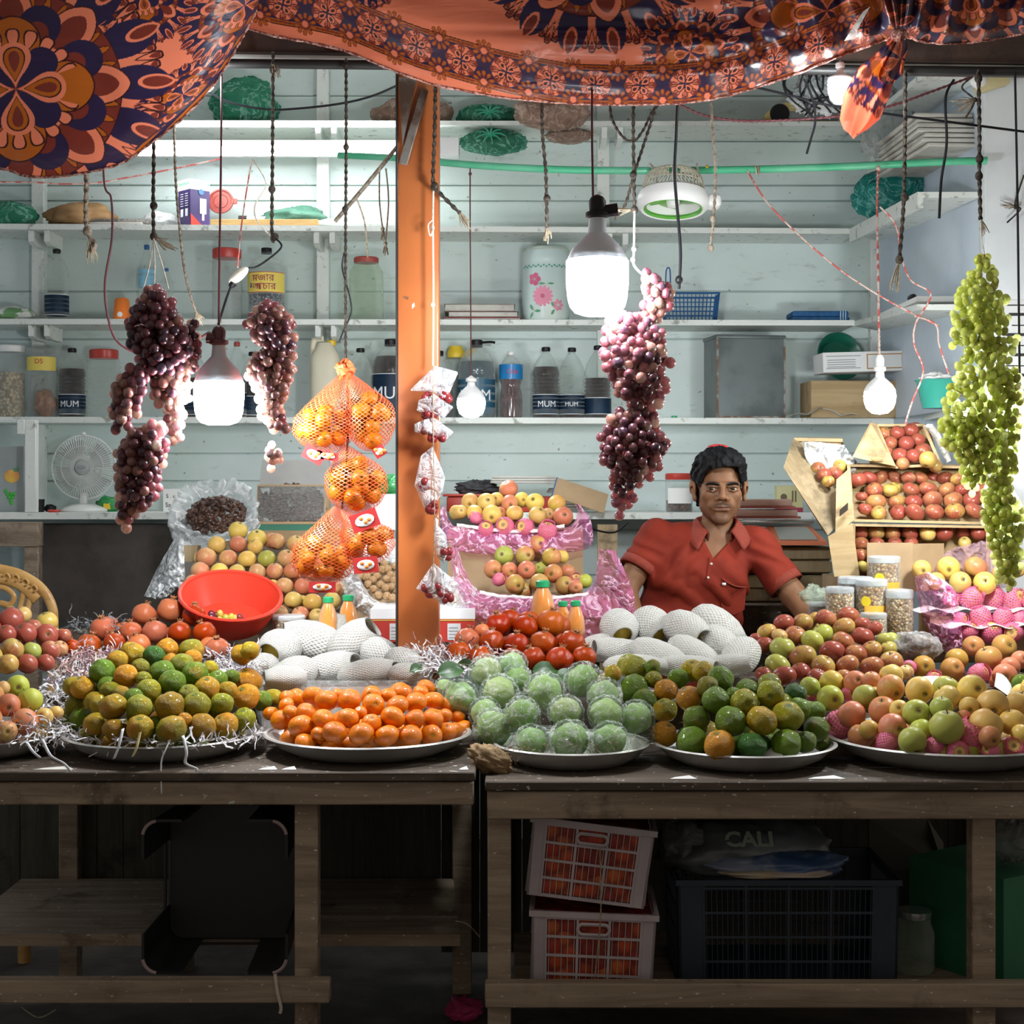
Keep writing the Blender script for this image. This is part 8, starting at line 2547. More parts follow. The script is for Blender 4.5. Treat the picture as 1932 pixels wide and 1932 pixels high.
class Field:
	"""signed distance on an uneven grid, evaluated shape by shape in its own box"""

	def __init__(s, xs, ys, zs):
		s.x, s.y, s.z = xs.astype(np.float32), ys.astype(np.float32), zs.astype(np.float32)
		s.D = np.full((len(xs), len(ys), len(zs)), .12, np.float32)

	def sub(s, lo, hi):
		i = [slice(max(np.searchsorted(a, l) - 1, 0), np.searchsorted(a, h) + 1) for a, l, h in zip((s.x, s.y, s.z), lo, hi)]
		return tuple(i), s.x[i[0]][:, None, None], s.y[i[1]][None, :, None], s.z[i[2]][None, None, :]

	def blend(s, idx, d, k, op):
		D = s.D[idx]
		if op == 'cut':
			h = np.clip(.5 - .5 * (D + d) / k, 0, 1)
			s.D[idx] = D * (1 - h) - d * h + k * h * (1 - h)
		else:
			h = np.clip(.5 + .5 * (D - d) / k, 0, 1)
			s.D[idx] = D * (1 - h) + d * h - k * h * (1 - h)

	def ell(s, c, r, k=.012, op='add'):
		m = .05 + k
		r = (r,) * 3 if not isinstance(r, (tuple, list)) else r
		idx, X, Y, Z = s.sub([a - b_ - m for a, b_ in zip(c, r)], [a + b_ + m for a, b_ in zip(c, r)])
		x, y, z = (X - c[0]) / r[0], (Y - c[1]) / r[1], (Z - c[2]) / r[2]
		n = np.sqrt(x * x + y * y + z * z)
		g = np.sqrt((x / r[0]) ** 2 + (y / r[1]) ** 2 + (z / r[2]) ** 2) + 1e-9
		s.blend(idx, (n * (n - 1) / g).astype(np.float32), k, op)

	def cap(s, a, b_, ra, rb, k=.012, op='add', sy=1.0):
		"""tapered capsule; sy squashes it in depth"""
		m = max(ra, rb) + .05 + k
		idx, X, Y, Z = s.sub([min(p, q) - m for p, q in zip(a, b_)], [max(p, q) + m for p, q in zip(a, b_)])
		ax, ay, az = b_[0] - a[0], (b_[1] - a[1]) / sy, b_[2] - a[2]
		px, py, pz = X - a[0], (Y - a[1]) / sy, Z - a[2]
		t = np.clip((px * ax + py * ay + pz * az) / (ax * ax + ay * ay + az * az + 1e-12), 0, 1)
		d = np.sqrt((px - ax * t) ** 2 + (py - ay * t) ** 2 + (pz - az * t) ** 2) - (ra + (rb - ra) * t)
		s.blend(idx, (d * min(1, sy)).astype(np.float32), k, op)

	def mesh(s):
		"""surface nets"""
		D = s.D
		ins = D < 0
		c = [ins[i:i + D.shape[0] - 1, j:j + D.shape[1] - 1, k:k + D.shape[2] - 1] for i in (0, 1) for j in (0, 1) for k in (0, 1)]
		tot = sum(q.astype(np.int8) for q in c)
		I = np.argwhere((tot > 0) & (tot < 8))
		idm = np.full(tot.shape, -1, np.int32)
		idm[tuple(I.T)] = np.arange(len(I))
		acc, cnt = np.zeros((len(I), 3)), np.zeros(len(I))
		offs = [(i, j, k) for i in (0, 1) for j in (0, 1) for k in (0, 1)]
		val = {o: D[I[:, 0] + o[0], I[:, 1] + o[1], I[:, 2] + o[2]].astype(float) for o in offs}
		pos = lambda o: np.stack([s.x[I[:, 0] + o[0]], s.y[I[:, 1] + o[1]], s.z[I[:, 2] + o[2]]], 1).astype(float)
		for a in offs:
			for ax in range(3):
				if a[ax] == 0:
					e = list(a)
					e[ax] = 1
					e = tuple(e)
					va, vb = val[a], val[e]
					m_ = (va < 0) != (vb < 0)
					t = np.where(m_, va / (va - vb + 1e-20), 0)[:, None]
					acc += np.where(m_[:, None], pos(a) * (1 - t) + pos(e) * t, 0)
					cnt += m_
		V = acc / cnt[:, None]
		F_ = []
		n0, n1, n2 = D.shape
		for ax in range(3):
			A = ins[:-1] if ax == 0 else (ins[:, :-1] if ax == 1 else ins[:, :, :-1])
			B = ins[1:] if ax == 0 else (ins[:, 1:] if ax == 1 else ins[:, :, 1:])
			E = np.argwhere(A != B)
			o1, o2 = [(1, 2), (2, 0), (0, 1)][ax]
			E = E[(E[:, o1] > 0) & (E[:, o2] > 0) & (E[:, o1] < D.shape[o1] - 1) & (E[:, o2] < D.shape[o2] - 1)]
			fl = A[tuple(E.T)]
			q = []
			for d1, d2 in ((1, 1), (0, 1), (0, 0), (1, 0)):
				e = E.copy()
				e[:, o1] -= d1
				e[:, o2] -= d2
				q.append(idm[tuple(e.T)])
			q = np.stack(q, 1)
			q[~fl] = q[~fl][:, ::-1]
			F_.append(q)
		F_ = np.concatenate(F_)
		F_ = F_[(F_ >= 0).all(1)]
		return V, [tuple(map(int, f)) for f in F_], None


def axis(lo, hi, coarse, fine):
	"""coarse grid line with finer stretches [(a, b, step)]"""
	out_, v = [], lo
	while v < hi:
		out_.append(v)
		st = coarse
		for a, b_, q in fine:
			if a <= v < b_:
				st = q
		v += st
	return np.array(out_)


def H(x, y, z):
	return (HC.x + x, HC.y + y, HC.z + z)


def Q(px, py, dy=0.0):
	v = P(px, py, HY_ + dy)
	return (v.x, v.y, v.z)


hx, hy, hz = HC
xs = axis(hx - .40, hx + .42, .009, [(hx - .098, hx + .098, .0022)])
ys = axis(hy - .42, hy + .30, .009, [(hy - .128, hy + .12, .0024)])
zs = axis(0.0, hz + .16, .010, [(hz - .15, hz + .14, .0022), (hz - .62, hz - .15, .006)])
B_ = Field(xs, ys, zs)
NB_ = Q(1352, 1012, .03)                                        # base of the neck
SHL, SHR = Q(1240, 1017, .02), Q(1428, 1032, .02)
ELL, ELR = Q(1178, 1112, -.04), Q(1498, 1124, -.05)
WRL, WRR = Q(1215, 1230, -.24), Q(1546, 1196, -.22)
HIPS = Q(1288, 1330, .10)


def torso(F, g=0.0):
	"""g inflates (clothes)"""
	F.cap(Q(1348, 1045, .03), Q(1318, 1100, .03), .078 + g, .130 + g, .03, sy=.66)
	F.cap(Q(1316, 1092, .02), Q(1297, 1180, .03), .148 + g, .152 + g, .03, sy=.60)
	F.cap(Q(1297, 1180, .04), HIPS, .152 + g, .135 + g, .03, sy=.66)
	F.cap(SHL, Q(1300, 1036, .03), .050 + g, .056 + g, .03, sy=.9)
	F.cap(Q(1395, 1036, .03), SHR, .056 + g, .050 + g, .03, sy=.9)
	F.ell(Q(1283, 1085, -.045), (.070 + g, .035 + g, .055 + g), .04)
	F.ell(Q(1362, 1088, -.045), (.066 + g, .035 + g, .055 + g), .04)
	F.cap(Q(1288, 1008, .04), NB_, .026 + g * .6, .044 + g * .6, .03)
	F.cap(NB_, Q(1402, 1014, .04), .044 + g * .6, .026 + g * .6, .03)


torso(B_)
B_.cap(H(0, .030, -.05), NB_, .047, .053, .012)
B_.cap(SHL, ELL, .050, .040, .02)
B_.cap(ELL, WRL, .040, .027, .015)
B_.cap(SHR, ELR, .050, .041, .02)
B_.cap(ELR, WRR, .041, .028, .015)
for wr, sgn in ((WRL, 1), (WRR, -1)):                            # open hands laid on the table behind the fruit
	pc = (wr[0] + .01 * -sgn, wr[1] - .05, wr[2] - .012)
	B_.cap(wr, pc, .026, .030, .012, sy=1.0)
	for f in range(4):
		b0 = (pc[0] + (f - 1.5) * .018, pc[1] - .030, pc[2])
		L = (.058, .066, .062, .048)[f]
		b1 = (b0[0] + (f - 1.5) * .006, b0[1] - L * .55, b0[2] + .004)
		B_.cap(b0, b1, .0092, .0085, .004)
		B_.cap(b1, (b1[0] + (f - 1.5) * .003, b1[1] - L * .45, b1[2] - .012), .0085, .0075, .003)
	t0 = (pc[0] + sgn * .026, pc[1] + .012, pc[2])
	t1 = (t0[0] + sgn * .022, t0[1] - .024, t0[2] - .002)
	B_.cap(t0, t1, .0115, .010, .006)
	B_.cap(t1, (t1[0] + sgn * .008, t1[1] - .024, t1[2] - .004), .010, .008, .003)
for sgn in (-1, 1):                                             # legs down to the floor behind the table
	hp, kn, an = (HIPS[0] + sgn * .075, HIPS[1], HIPS[2] - .02), (HIPS[0] + sgn * .10, HIPS[1] - .03, .48), (HIPS[0] + sgn * .11, HIPS[1] + .02, .08)
	B_.cap(hp, kn, .085, .056, .03)
	B_.cap(kn, an, .056, .036, .02)
	B_.cap((an[0], an[1] + .03, .035), (an[0] + sgn * .02, an[1] - .15, .025), .036, .024, .02)
# head
B_.ell(H(0, .022, .030), (.073, .092, .082), .02)
B_.ell(H(0, -.022, -.035), (.066, .066, .078), .02)
B_.ell(H(0, -.032, -.078), (.042, .047, .038), .02)
B_.ell(H(-.002, -.066, -.106), (.026, .020, .018), .018)
for sgn in (-1, 1):
	B_.ell(H(sgn * .049, -.008, -.066), (.013, .026, .019), .018)      # jaw corners
	B_.ell(H(sgn * .042, -.060, -.026), (.020, .019, .017), .022)      # cheekbones
	B_.ell(H(sgn * .0345, -.098, -.0085), (.020, .020, .0105), .010, 'cut')   # eye sockets
	B_.cap(H(sgn * .012, -.086, .006), H(sgn * .050, -.075, .006), .0085, .007, .010)   # brow
	# eyelids left open around the eyeball
	B_.cap(H(sgn * .020, -.0855, -.0035), H(sgn * .034, -.0895, -.0012), .0042, .0046, .003)
	B_.cap(H(sgn * .034, -.0895, -.0012), H(sgn * .049, -.080, -.0060), .0046, .0036, .003)
	B_.cap(H(sgn * .020, -.0845, -.0120), H(sgn * .034, -.0875, -.0158), .0036, .0042, .003)
	B_.cap(H(sgn * .034, -.0875, -.0158), H(sgn * .049, -.0795, -.0120), .0042, .0036, .003)
	B_.ell(H(-.004 + sgn * .0145, -.094, -.0395), (.0092, .0110, .0082), .006)          # nostril wings
	B_.cap(H(-.003 + sgn * .020, -.090, -.040), H(sgn * .034, -.078, -.062), .004, .003, .012, 'add')
	# ears
	B_.ell(H(sgn * .0815, .006, -.012), (.0080, .019, .031), .006)
	B_.ell(H(sgn * .0900, .012, -.002), (.0060, .018, .022), .005)
	B_.ell(H(sgn * .0880, .000, -.014), (.0060, .009, .014), .004, 'cut')
	B_.ell(H(sgn * .0800, -.006, -.040), (.0070, .009, .011), .005)
B_.cap(H(-.001, -.084, .004), H(-.004, -.104, -.033), .0075, .0105, .009)            # nose bridge to tip
B_.ell(H(-.004, -.104, -.0355), (.0110, .0105, .0090), .006)
for sgn in (-1, 1):
	B_.ell(H(-.004 + sgn * .0085, -.1015, -.0445), (.0045, .0060, .0040), .002, 'cut')
B_.ell(H(-.003, -.074, -.063), (.036, .018, .019), .018)                              # muzzle
B_.cap(H(-.027, -.0840, -.0690), H(-.004, -.0925, -.0650), .0036, .0048, .004)
B_.cap(H(-.004, -.0925, -.0650), H(.021, -.0840, -.0690), .0048, .0036, .004)
B_.cap(H(-.019, -.0855, -.0755), H(.013, -.0860, -.0755), .0052, .0052, .005)
B_.cap(H(-.031, -.0870, -.0706), H(-.003, -.0945, -.0702), .0022, .0026, .002, 'cut')
B_.cap(H(-.003, -.0945, -.0702), H(.025, -.0875, -.0706), .0026, .0022, .002, 'cut')
B_.ell(H(-.003, -.088, -.0880), (.018, .008, .006), .008, 'cut')
V, Fc, _u = B_.mesh()
Vh = V - np.array(HC[:])
NZ = np.array([mnoise.noise(Vector(v) * 30) for v in V])
A = np.empty((len(V), 4))
A[:] = (.205, .098, .050, 1)
A[:, :3] *= (1 + .12 * NZ)[:, None]


def paint(mask, col, a=1.0):
	w = np.clip(mask, 0, 1)[:, None] * a
	A[:, :3] = A[:, :3] * (1 - w) + np.array(col) * w


x, y, z = Vh.T
front = (y < -.03).astype(float)
sm = lambda v, lo, hi: np.clip((v - lo) / (hi - lo), 0, 1)
lips = np.exp(-((x + .003) / .026) ** 4 - ((z + .0712) / .0085) ** 4) * (y < -.078)
paint(np.exp(-((x + .003) / .027) ** 6 - ((z + .0704) / .0018) ** 2) * (y < -.075), (.03, .014, .010), .9)
paint(lips, (.135, .055, .042), .65)
paint(np.exp(-((x + .003) / .031) ** 4 - ((z + .0560 + np.abs(x + .003) * .22) / .0058) ** 2) * (y < -.066), (.022, .014, .011), .9)      # thin stubbly moustache
paint(np.exp(-((x + .003) / .040) ** 4 - ((z + .104) / .022) ** 4) * (y < -.02) * (1 - lips), (.07, .04, .028), .50)   # stubble
paint(sm(np.abs(x), .030, .052) * np.exp(-((z + .085) / .03) ** 2) * (y < .0), (.09, .05, .033), .45)
for sgn in (-1, 1):
	bz = .0050 + .010 * np.clip(1 - ((sgn * x - .034) / .024) ** 2, -1, 1) * .55
	paint(np.exp(-((z - bz) / .0050) ** 2) * sm(sgn * x, .007, .013) * (1 - sm(sgn * x, .050, .060)) * front, (.014, .010, .008), 1.0)
	paint(np.exp(-((x - sgn * .0345) / .018) ** 2 - ((z + .014) / .010) ** 2) * front, (.10, .045, .025), .45)
	paint(np.exp(-((x - sgn * .0345) / .0165) ** 4 - ((z + .0040) / .0028) ** 2) * front, (.02, .012, .010), .85)   # lash line
SKIN = attrmat('brown skin', rough=.52, sss=.06, ssr=(.5, .22, .12), sss_s=.015, spec=.22)
man = thing('person', 'seller in a rust red polo shirt leaning behind the foam wrapped pears', 'person', (HIPS[0], HIPS[1], 0))
MO = Vector(man.location)


def mobj(name, g, m_, attrs=None, parent=None, smooth=True):
	return ob(name, (np.asarray(g[0]) - np.array(MO[:]), g[1], g[2]), m_, parent or man, smooth=smooth, attrs=attrs)


body = mobj('body', (V, Fc, None), SKIN, A)
sm_ = body.modifiers.new('smooth', 'SMOOTH')
sm_.factor, sm_.iterations = .35, 2
EYEW, IRIS = mat('eye white', (.55, .51, .46), .15), mat('dark iris', (.012, .008, .006), .06)
for sgn in (-1, 1):
	e = mobj('eye', mv(ball(.0114, 20, 14), *H(sgn * .0345, -.0782, -.0080)), EYEW)
	mobj('iris', mv(ball(.0070, 16, 10, 1, .5, 1), *H(sgn * .0345 - .0022, -.0880, -.0086)), IRIS, None, e)
	tb = tube(smoothpath([Vector(H(sgn * u_, v_, w_)) for u_, v_, w_ in ((.010, -.0915, .0030), (.025, -.0930, .0058), (.041, -.0880, .0072), (.055, -.0765, .0040))], 6), [.0012 + .0020 * math.sin(PI * (q + 2) / 21) for q in range(19)], 8)
	mobj('eyebrow', tb, mat('black brow hair', (.006, .005, .005), .9, spec=.05))
# hair: a cap of short waves, open over the face and the ears
hx_ = axis(hx - .12, hx + .12, .0026, [])
F = Field(hx_, axis(hy - .13, hy + .15, .0026, []), axis(hz - .10, hz + .15, .0026, []))
F.ell(H(0, .020, .040), (.088, .106, .082), .01)
F.ell(H(0, -.03, .072), (.072, .070, .048), .03)
F.ell(H(0, .055, -.02), (.076, .066, .080), .03)
X, Y, Z = np.meshgrid(F.x - hx, F.y - hy, F.z - hz, indexing='ij')
wav = .0042 * np.sin(70 * X + 38 * Z + 9 * np.sin(32 * Y)) * np.sin(62 * Z + 30 * Y + 5 * np.sin(40 * X)) + .0032 * np.sin(150 * X - 90 * Y + 4 * np.sin(60 * Z))
F.D = F.D + wav.astype(np.float32)
line = .052 + .010 * np.sin(X * 26 + .9) - np.clip((np.abs(X) - .050) / .016, 0, 1.4) * .045      # hair line over forehead and temples
faceD = np.maximum(np.maximum(Y + .028 + np.clip((np.abs(X) - .058) / .02, 0, 1) * .012, Z - line), -1)
cutm = -faceD
F.D = np.maximum(F.D, cutm.astype(np.float32))
earD = np.maximum(np.sqrt((np.abs(X) - .095) ** 2 * .35 + (Y - .004) ** 2 + (Z + .025) ** 2) - .042, -1)
F.D = np.maximum(F.D, (-earD).astype(np.float32))
F.D = np.maximum(F.D, (-.075 - Z).astype(np.float32))
hm, hnt, hout = _tree('black wavy hair')
b = NB(hnt)
nh = b.noise(b.coord('Object', (60, 60, 25)), 3, 3)
s = b.bsdf(b.mix(nh, (.004, .004, .0045), (.012, .012, .013)), .6, spec=.12, normal=b.bump(nh, .6, .004))
hnt.links.new(s.outputs[0], hout.inputs[0])
mobj('hair', F.mesh(), hm)
band_ = [Vector(H(.105 * math.sin(a) * .82, .03 + .0 * a, .040 + .0925 * math.cos(a))) for a in np.linspace(-.38, .38, 15)]
mobj('hair_band', tube(band_, .0045, 8, flat=1.6), mat('red band', (.45, .03, .03), .5))
# polo shirt
S_ = Field(axis(hx - .40, hx + .42, .0046, []), axis(hy - .20, hy + .26, .006, []), axis(HIPS[2] - .10, hz - .07, .0046, []))
torso(S_, .008)


def along(a, b_, t):
	return tuple(p + (q - p) * t for p, q in zip(a, b_))


SL_L, SL_R = along(SHL, ELL, .62), along(SHR, ELR, .80)
X, Y, Z = np.meshgrid(S_.x, S_.y, S_.z, indexing='ij')
ux, uz = (X - hx), (Z - hz)
fold = .0062 * np.sin(58 * (uz + .35 * ux) + 5 * np.sin(9 * ux)) * np.exp(-((uz + .36) / .13) ** 2) * np.clip((hy + .05 - Y) / .05, 0, 1) \
	+ .0055 * np.sin(70 * (uz - .9 * ux) + 2 * np.sin(20 * ux)) * np.exp(-(((ux + .13) / .09) ** 2 + ((uz + .25) / .10) ** 2)) \
	+ .0050 * np.sin(60 * (ux + .4 * uz)) * np.exp(-((ux - .10) / .08) ** 2 - ((uz + .28) / .12) ** 2)
S_.D = S_.D + (np.minimum(fold, .0015) - .0025).astype(np.float32)
for sh, el, t_, q0, q1 in ((SHL, ELL, .62, SL_L, .060), (SHR, ELR, .80, SL_R, .059)):
	T_ = Field(S_.x, S_.y, S_.z)
	T_.cap(sh, q0, .060, q1, .02)
	dv = np.array(el) - np.array(sh)
	L_ = np.linalg.norm(dv)
	dv = dv / L_
	dist = (X - sh[0]) * dv[0] + (Y - sh[1]) * dv[1] + (Z - sh[2]) * dv[2] - L_ * t_
	T_.D = T_.D + (.0035 * np.sin(75 * (ux * .8 + uz) + 3 * np.sin(30 * uz))).astype(np.float32)
	T_.D = np.maximum(T_.D, dist.astype(np.float32))
	S_.blend((slice(None),) * 3, T_.D, .028, 'add')
# neck opening and the V of the placket
neck = np.sqrt(((X - NB_[0]) / 1.0) ** 2 + ((Y - NB_[1] + .008) / 1.05) ** 2) - (.060 + np.clip(Z - NB_[2], -.1, .1) * .25)
neck = np.where(Z > NB_[2] - .035, neck, .1)
vt, vb = Q(1352, 1016), Q(1341, 1052)
tt = (Z - vb[2]) / (vt[2] - vb[2])
vx = vb[0] + (vt[0] - vb[0]) * tt
vee = np.where((tt > 0) & (Y < hy), np.abs(X - vx) - .046 * np.clip(tt, 0, 1.3), .1)
S_.D = np.maximum(S_.D, -neck.astype(np.float32))
S_.D = np.maximum(S_.D, -vee.astype(np.float32))
SHIRTM = mat('rust red knit', (.205, .023, .011), .8, col2=(.165, .018, .009), ns=12, bump=.12, bs=260, spec=.2)
sv, sf, _ = S_.mesh()
shirt = mobj('polo_shirt', (sv, sf, None), SHIRTM)
q_ = shirt.modifiers.new('smooth', 'SMOOTH')
q_.factor, q_.iterations = .4, 2


def on_chest(px, py, lift=.002):
	"""point of the shirt's front seen at a pixel"""
	best = None
	for d in np.arange(4.85, 5.2, .002):
		v = P(px, py, d)
		i, j, k = (int(np.clip(np.searchsorted(a, c), 0, len(a) - 1)) for a, c in zip((S_.x, S_.y, S_.z), v))
		if S_.D[i, j, k] < 0:
			return P(px, py, d - lift)
	return P(px, py, 5.05)


RIBM = mat('rust ribbed knit', (.235, .031, .014), .8, col2=(.19, .024, .012), ns=200, bump=.3, bs=300)
# collar: one folded strip round the neck from point to point
cin, cout = [], []
for a in np.linspace(-1, 1, 41):
	th = a * 2.72
	r_in = .063
	back = math.cos(th * .5) ** 1.0
	xi, yi = NB_[0] + r_in * math.sin(th), NB_[1] - .008 + r_in * 1.06 * math.cos(th)
	zi = NB_[2] + .036 * back + .030
	if abs(a) > .72:
		f = (abs(a) - .72) / .28
		zi -= .020 * f
		xi += math.copysign(.010 * f, a)
	lean = .034 + .008 * abs(a)
	xo, yo = NB_[0] + (r_in + lean) * math.sin(th) + (math.copysign(.030 * max(0, abs(a) - .6) / .4, a)), NB_[1] - .008 + (r_in + lean * .8) * 1.06 * math.cos(th)
	zo = zi - .038 - .022 * max(0, abs(a) - .5) * 2
	cin.append((xi, yi, zi))
	cout.append((xo, yo, zo))
ci, co_ = np.array(cin), np.array(cout)
rows = []
for t_, hgt in ((-.25, -.030), (0, 0), (.12, .004), (.45, .004), (.75, .0015), (1, 0)):
	if t_ < 0:
		rows.append(ci + np.array([0, 0, hgt]))
	else:
		rows.append(ci + (co_ - ci) * t_ + np.array([0, 0, hgt]))
g = np.stack(rows)
col = mobj('collar', grid(g[..., 0], g[..., 1], g[..., 2]), RIBM)
sl = col.modifiers.new('thick', 'SOLIDIFY')
sl.thickness, sl.offset = .004, 0
for sh, el, t_, rr in ((SHL, ELL, .62, .0618), (SHR, ELR, .80, .0605)):
	a, c_ = Vector(along(sh, el, t_ - .13)), Vector(along(sh, el, t_ + .01))
	cuff = lathe([(rr - .004, 0), (rr + .0015, .001), (rr + .0015, (c_ - a).length), (rr - .004, (c_ - a).length + .001)], 36, cap=False)
	M = Matrix.Translation(a) @ (c_ - a).to_track_quat('Z', 'Y').to_matrix().to_4x4()
	mobj('cuff', tf(cuff, M), RIBM)
pk = [on_chest(px, py, .0025) for px, py in ((1362, 1092), (1408, 1108), (1404, 1150), (1384, 1160), (1360, 1146))]
mobj('pocket', (np.array([v[:] for v in pk]), [tuple(range(5))], None), SHIRTM, smooth=False).modifiers.new('thick', 'SOLIDIFY').thickness = .003
mobj('pocket_hem', tube(smoothpath([on_chest(px, py, .003) for px, py in ((1362, 1091), (1376, 1101), (1392, 1107), (1408, 1108))], 5), .0024, 6), RIBM)
mobj('placket', tube(smoothpath([on_chest(px, py, .0005) for px, py in ((1341, 1053), (1338, 1072), (1335, 1092))], 5), .007, 8, flat=.3), SHIRTM)
BUT = mat('pale button', (.60, .50, .40), .3)
for px, py in ((1342, 1064), (1336, 1090)):
	mobj('button', mv(ball(1, 10, 6, .0045, .002, .0045), *on_chest(px, py, .005)), BUT)
mobj('pocket_tag', mv(box(-.006, -.001, -.004, .006, .001, .004), *on_chest(1366, 1102, .006)), WHITEP)
tr_ = Field(axis(HIPS[0] - .26, HIPS[0] + .26, .012, []), axis(HIPS[1] - .20, HIPS[1] + .2, .012, []), axis(.05, HIPS[2] + .12, .014, []))
tr_.cap((HIPS[0], HIPS[1], HIPS[2] + .06), HIPS, .135, .140, .04, sy=.8)
for sgn in (-1, 1):
	tr_.cap((HIPS[0] + sgn * .075, HIPS[1], HIPS[2] - .02), (HIPS[0] + sgn * .10, HIPS[1] - .03, .48), .10, .075, .03)
	tr_.cap((HIPS[0] + sgn * .10, HIPS[1] - .03, .48), (HIPS[0] + sgn * .11, HIPS[1] + .02, .12), .075, .062, .03)
mobj('trousers', tr_.mesh(), mat('dark trousers', (.03, .035, .05), .8))
# ================================================================ under the tables
WCR = film('milky white crate plastic', (.80, .78, .80), (.66, .60, .62), .30, .25, .35, 5, .05)
WCRS = mat('white crate plastic', (.46, .40, .42), .4, col2=(.38, .33, .35), ns=6)
REDNET = voro('red netted fruit', [(.40, .035, .014), (.50, .07, .014), (.28, .024, .014), (.55, .11, .018)], 30, .5, .6)


def plastic_crate(label, loc, rz, ry, w, dp, h, m_, cell, handle=True, name='plastic_crate', group=None, fill=None, flare=.04, cols=3, rows=4, nver=5):
	t = thing(name, label, 'crate', loc, group=group, rot=(0, ry, rz))
	q = lambda s_: 1 + flare * (s_ - 1)           # narrower at the base

	def post(x, y, px_, py_):
		return hexa([((x + a * px_) * q(0), (y + c_ * py_) * q(0), 0) for a, c_ in ((0, 0), (1, 0), (1, 1), (0, 1))] + [(x + a * px_, y + c_ * py_, h) for a, c_ in ((0, 0), (1, 0), (1, 1), (0, 1))])
	cw = w * .115
	for x, y, sx, sy in ((-w / 2, -dp / 2, 1, 1), (w / 2, -dp / 2, -1, 1), (w / 2, dp / 2, -1, -1), (-w / 2, dp / 2, 1, -1)):
		g = join(post(x, y, sx * cw, sy * .006), post(x, y, sx * .006, sy * cw))
		ob('corner_post', g, m_, t, smooth=False)
	rim = join(box(-w / 2 - .006, -dp / 2 - .006, h - .014, w / 2 + .006, -dp / 2 + .004, h), box(-w / 2 - .006, dp / 2 - .004, h - .014, w / 2 + .006, dp / 2 + .006, h),
			   box(-w / 2 - .006, -dp / 2, h - .014, -w / 2 + .004, dp / 2, h), box(w / 2 - .004, -dp / 2, h - .014, w / 2 + .006, dp / 2, h))
	ob('rim', rim, m_, t)
	ob('base', box(-w / 2 * q(0), -dp / 2 * q(0), 0, w / 2 * q(0), dp / 2 * q(0), .008), m_, t)
	# lattice sides
	for y, nm in ((-dp / 2, 'front_lattice'), (dp / 2, 'back_lattice')):
		gs = []
		x0, x1 = -w / 2 + cw, w / 2 - cw
		sgn = 1 if y < 0 else -1
		for k in range(rows + 1):
			zz = h * (.02 + .90 * k / rows)
			f = q(zz / h)
			gs.append(box(x0 * f - .002, y * f - .0015 * 1, zz - .003, x1 * f + .002, y * f + .003, zz + .003))
		for k in range(cols + 1):
			xx = x0 + (x1 - x0) * k / cols
			gs.append(hexa([((xx - .003) * q(0), y * q(0) - .0015, 0), ((xx + .003) * q(0), y * q(0) - .0015, 0), ((xx + .003) * q(0), y * q(0) + .003, 0), ((xx - .003) * q(0), y * q(0) + .003, 0),
							(xx - .003, y - .0015, h), (xx + .003, y - .0015, h), (xx + .003, y + .003, h), (xx - .003, y + .003, h)]))
		for k in range(cols * nver):
			xx = x0 + (x1 - x0) * (k + .5) / (cols * nver)
			if handle and abs(xx) < w * .14:
				zt = h * .70
			else:
				zt = h * .93
			f1 = q(zt / h)
			gs.append(hexa([((xx - .0008) * q(0), y * q(0), 0), ((xx + .0008) * q(0), y * q(0), 0), ((xx + .0008) * q(0), y * q(0) + .002, 0), ((xx - .0008) * q(0), y * q(0) + .002, 0),
							((xx - .0008) * f1, y * f1, zt), ((xx + .0008) * f1, y * f1, zt), ((xx + .0008) * f1, y * f1 + .002, zt), ((xx - .0008) * f1, y * f1 + .002, zt)]))
		ob(nm, join(*gs), m_, t, smooth=False)
	for x in (-w / 2, w / 2):
		gs = []
		for k in range(rows + 1):
			zz = h * (.02 + .90 * k / rows)
			f = q(zz / h)
			gs.append(box(x * f - .002, (-dp / 2 + cw) * f, zz - .003, x * f + .002, (dp / 2 - cw) * f, zz + .003))
		for k in range(9):
			yy = (-dp / 2 + cw) + (dp - 2 * cw) * k / 8
			gs.append(box(x * q(.5) - .0015, yy * q(.5) - .0015, 0, x * q(.5) + .0015, yy * q(.5) + .0015, h * .95))
		ob('side_lattice', join(*gs), m_, t, smooth=False)
	if handle:
		zz = h * .80
		ring_ = []
		for a in np.linspace(0, 2 * PI, 37):
			cx_ = w * .085 * (1 if math.cos(a) > 0 else -1)
			ring_.append(Vector((cx_ + h * .062 * math.cos(a), -dp / 2 - .003, zz + h * .062 * math.sin(a))))
		ob('handle', tube(ring_, .0045, 6), m_, t)
	if fill:
		o = ob('contents', hexa([(-w / 2 * .90, -dp / 2 * .93, .01), (w / 2 * .90, -dp / 2 * .93, .01), (w / 2 * .90, dp / 2 * .9, .01), (-w / 2 * .90, dp / 2 * .9, .01),
								 (-w / 2 * .95, -dp / 2 * .965, h * .93), (w / 2 * .95, -dp / 2 * .965, h * .93), (w / 2 * .95, dp / 2 * .95, h * .93), (-w / 2 * .95, dp / 2 * .95, h * .93)]), fill, t, smooth=False)
		o['kind'] = 'stuff'
	return t


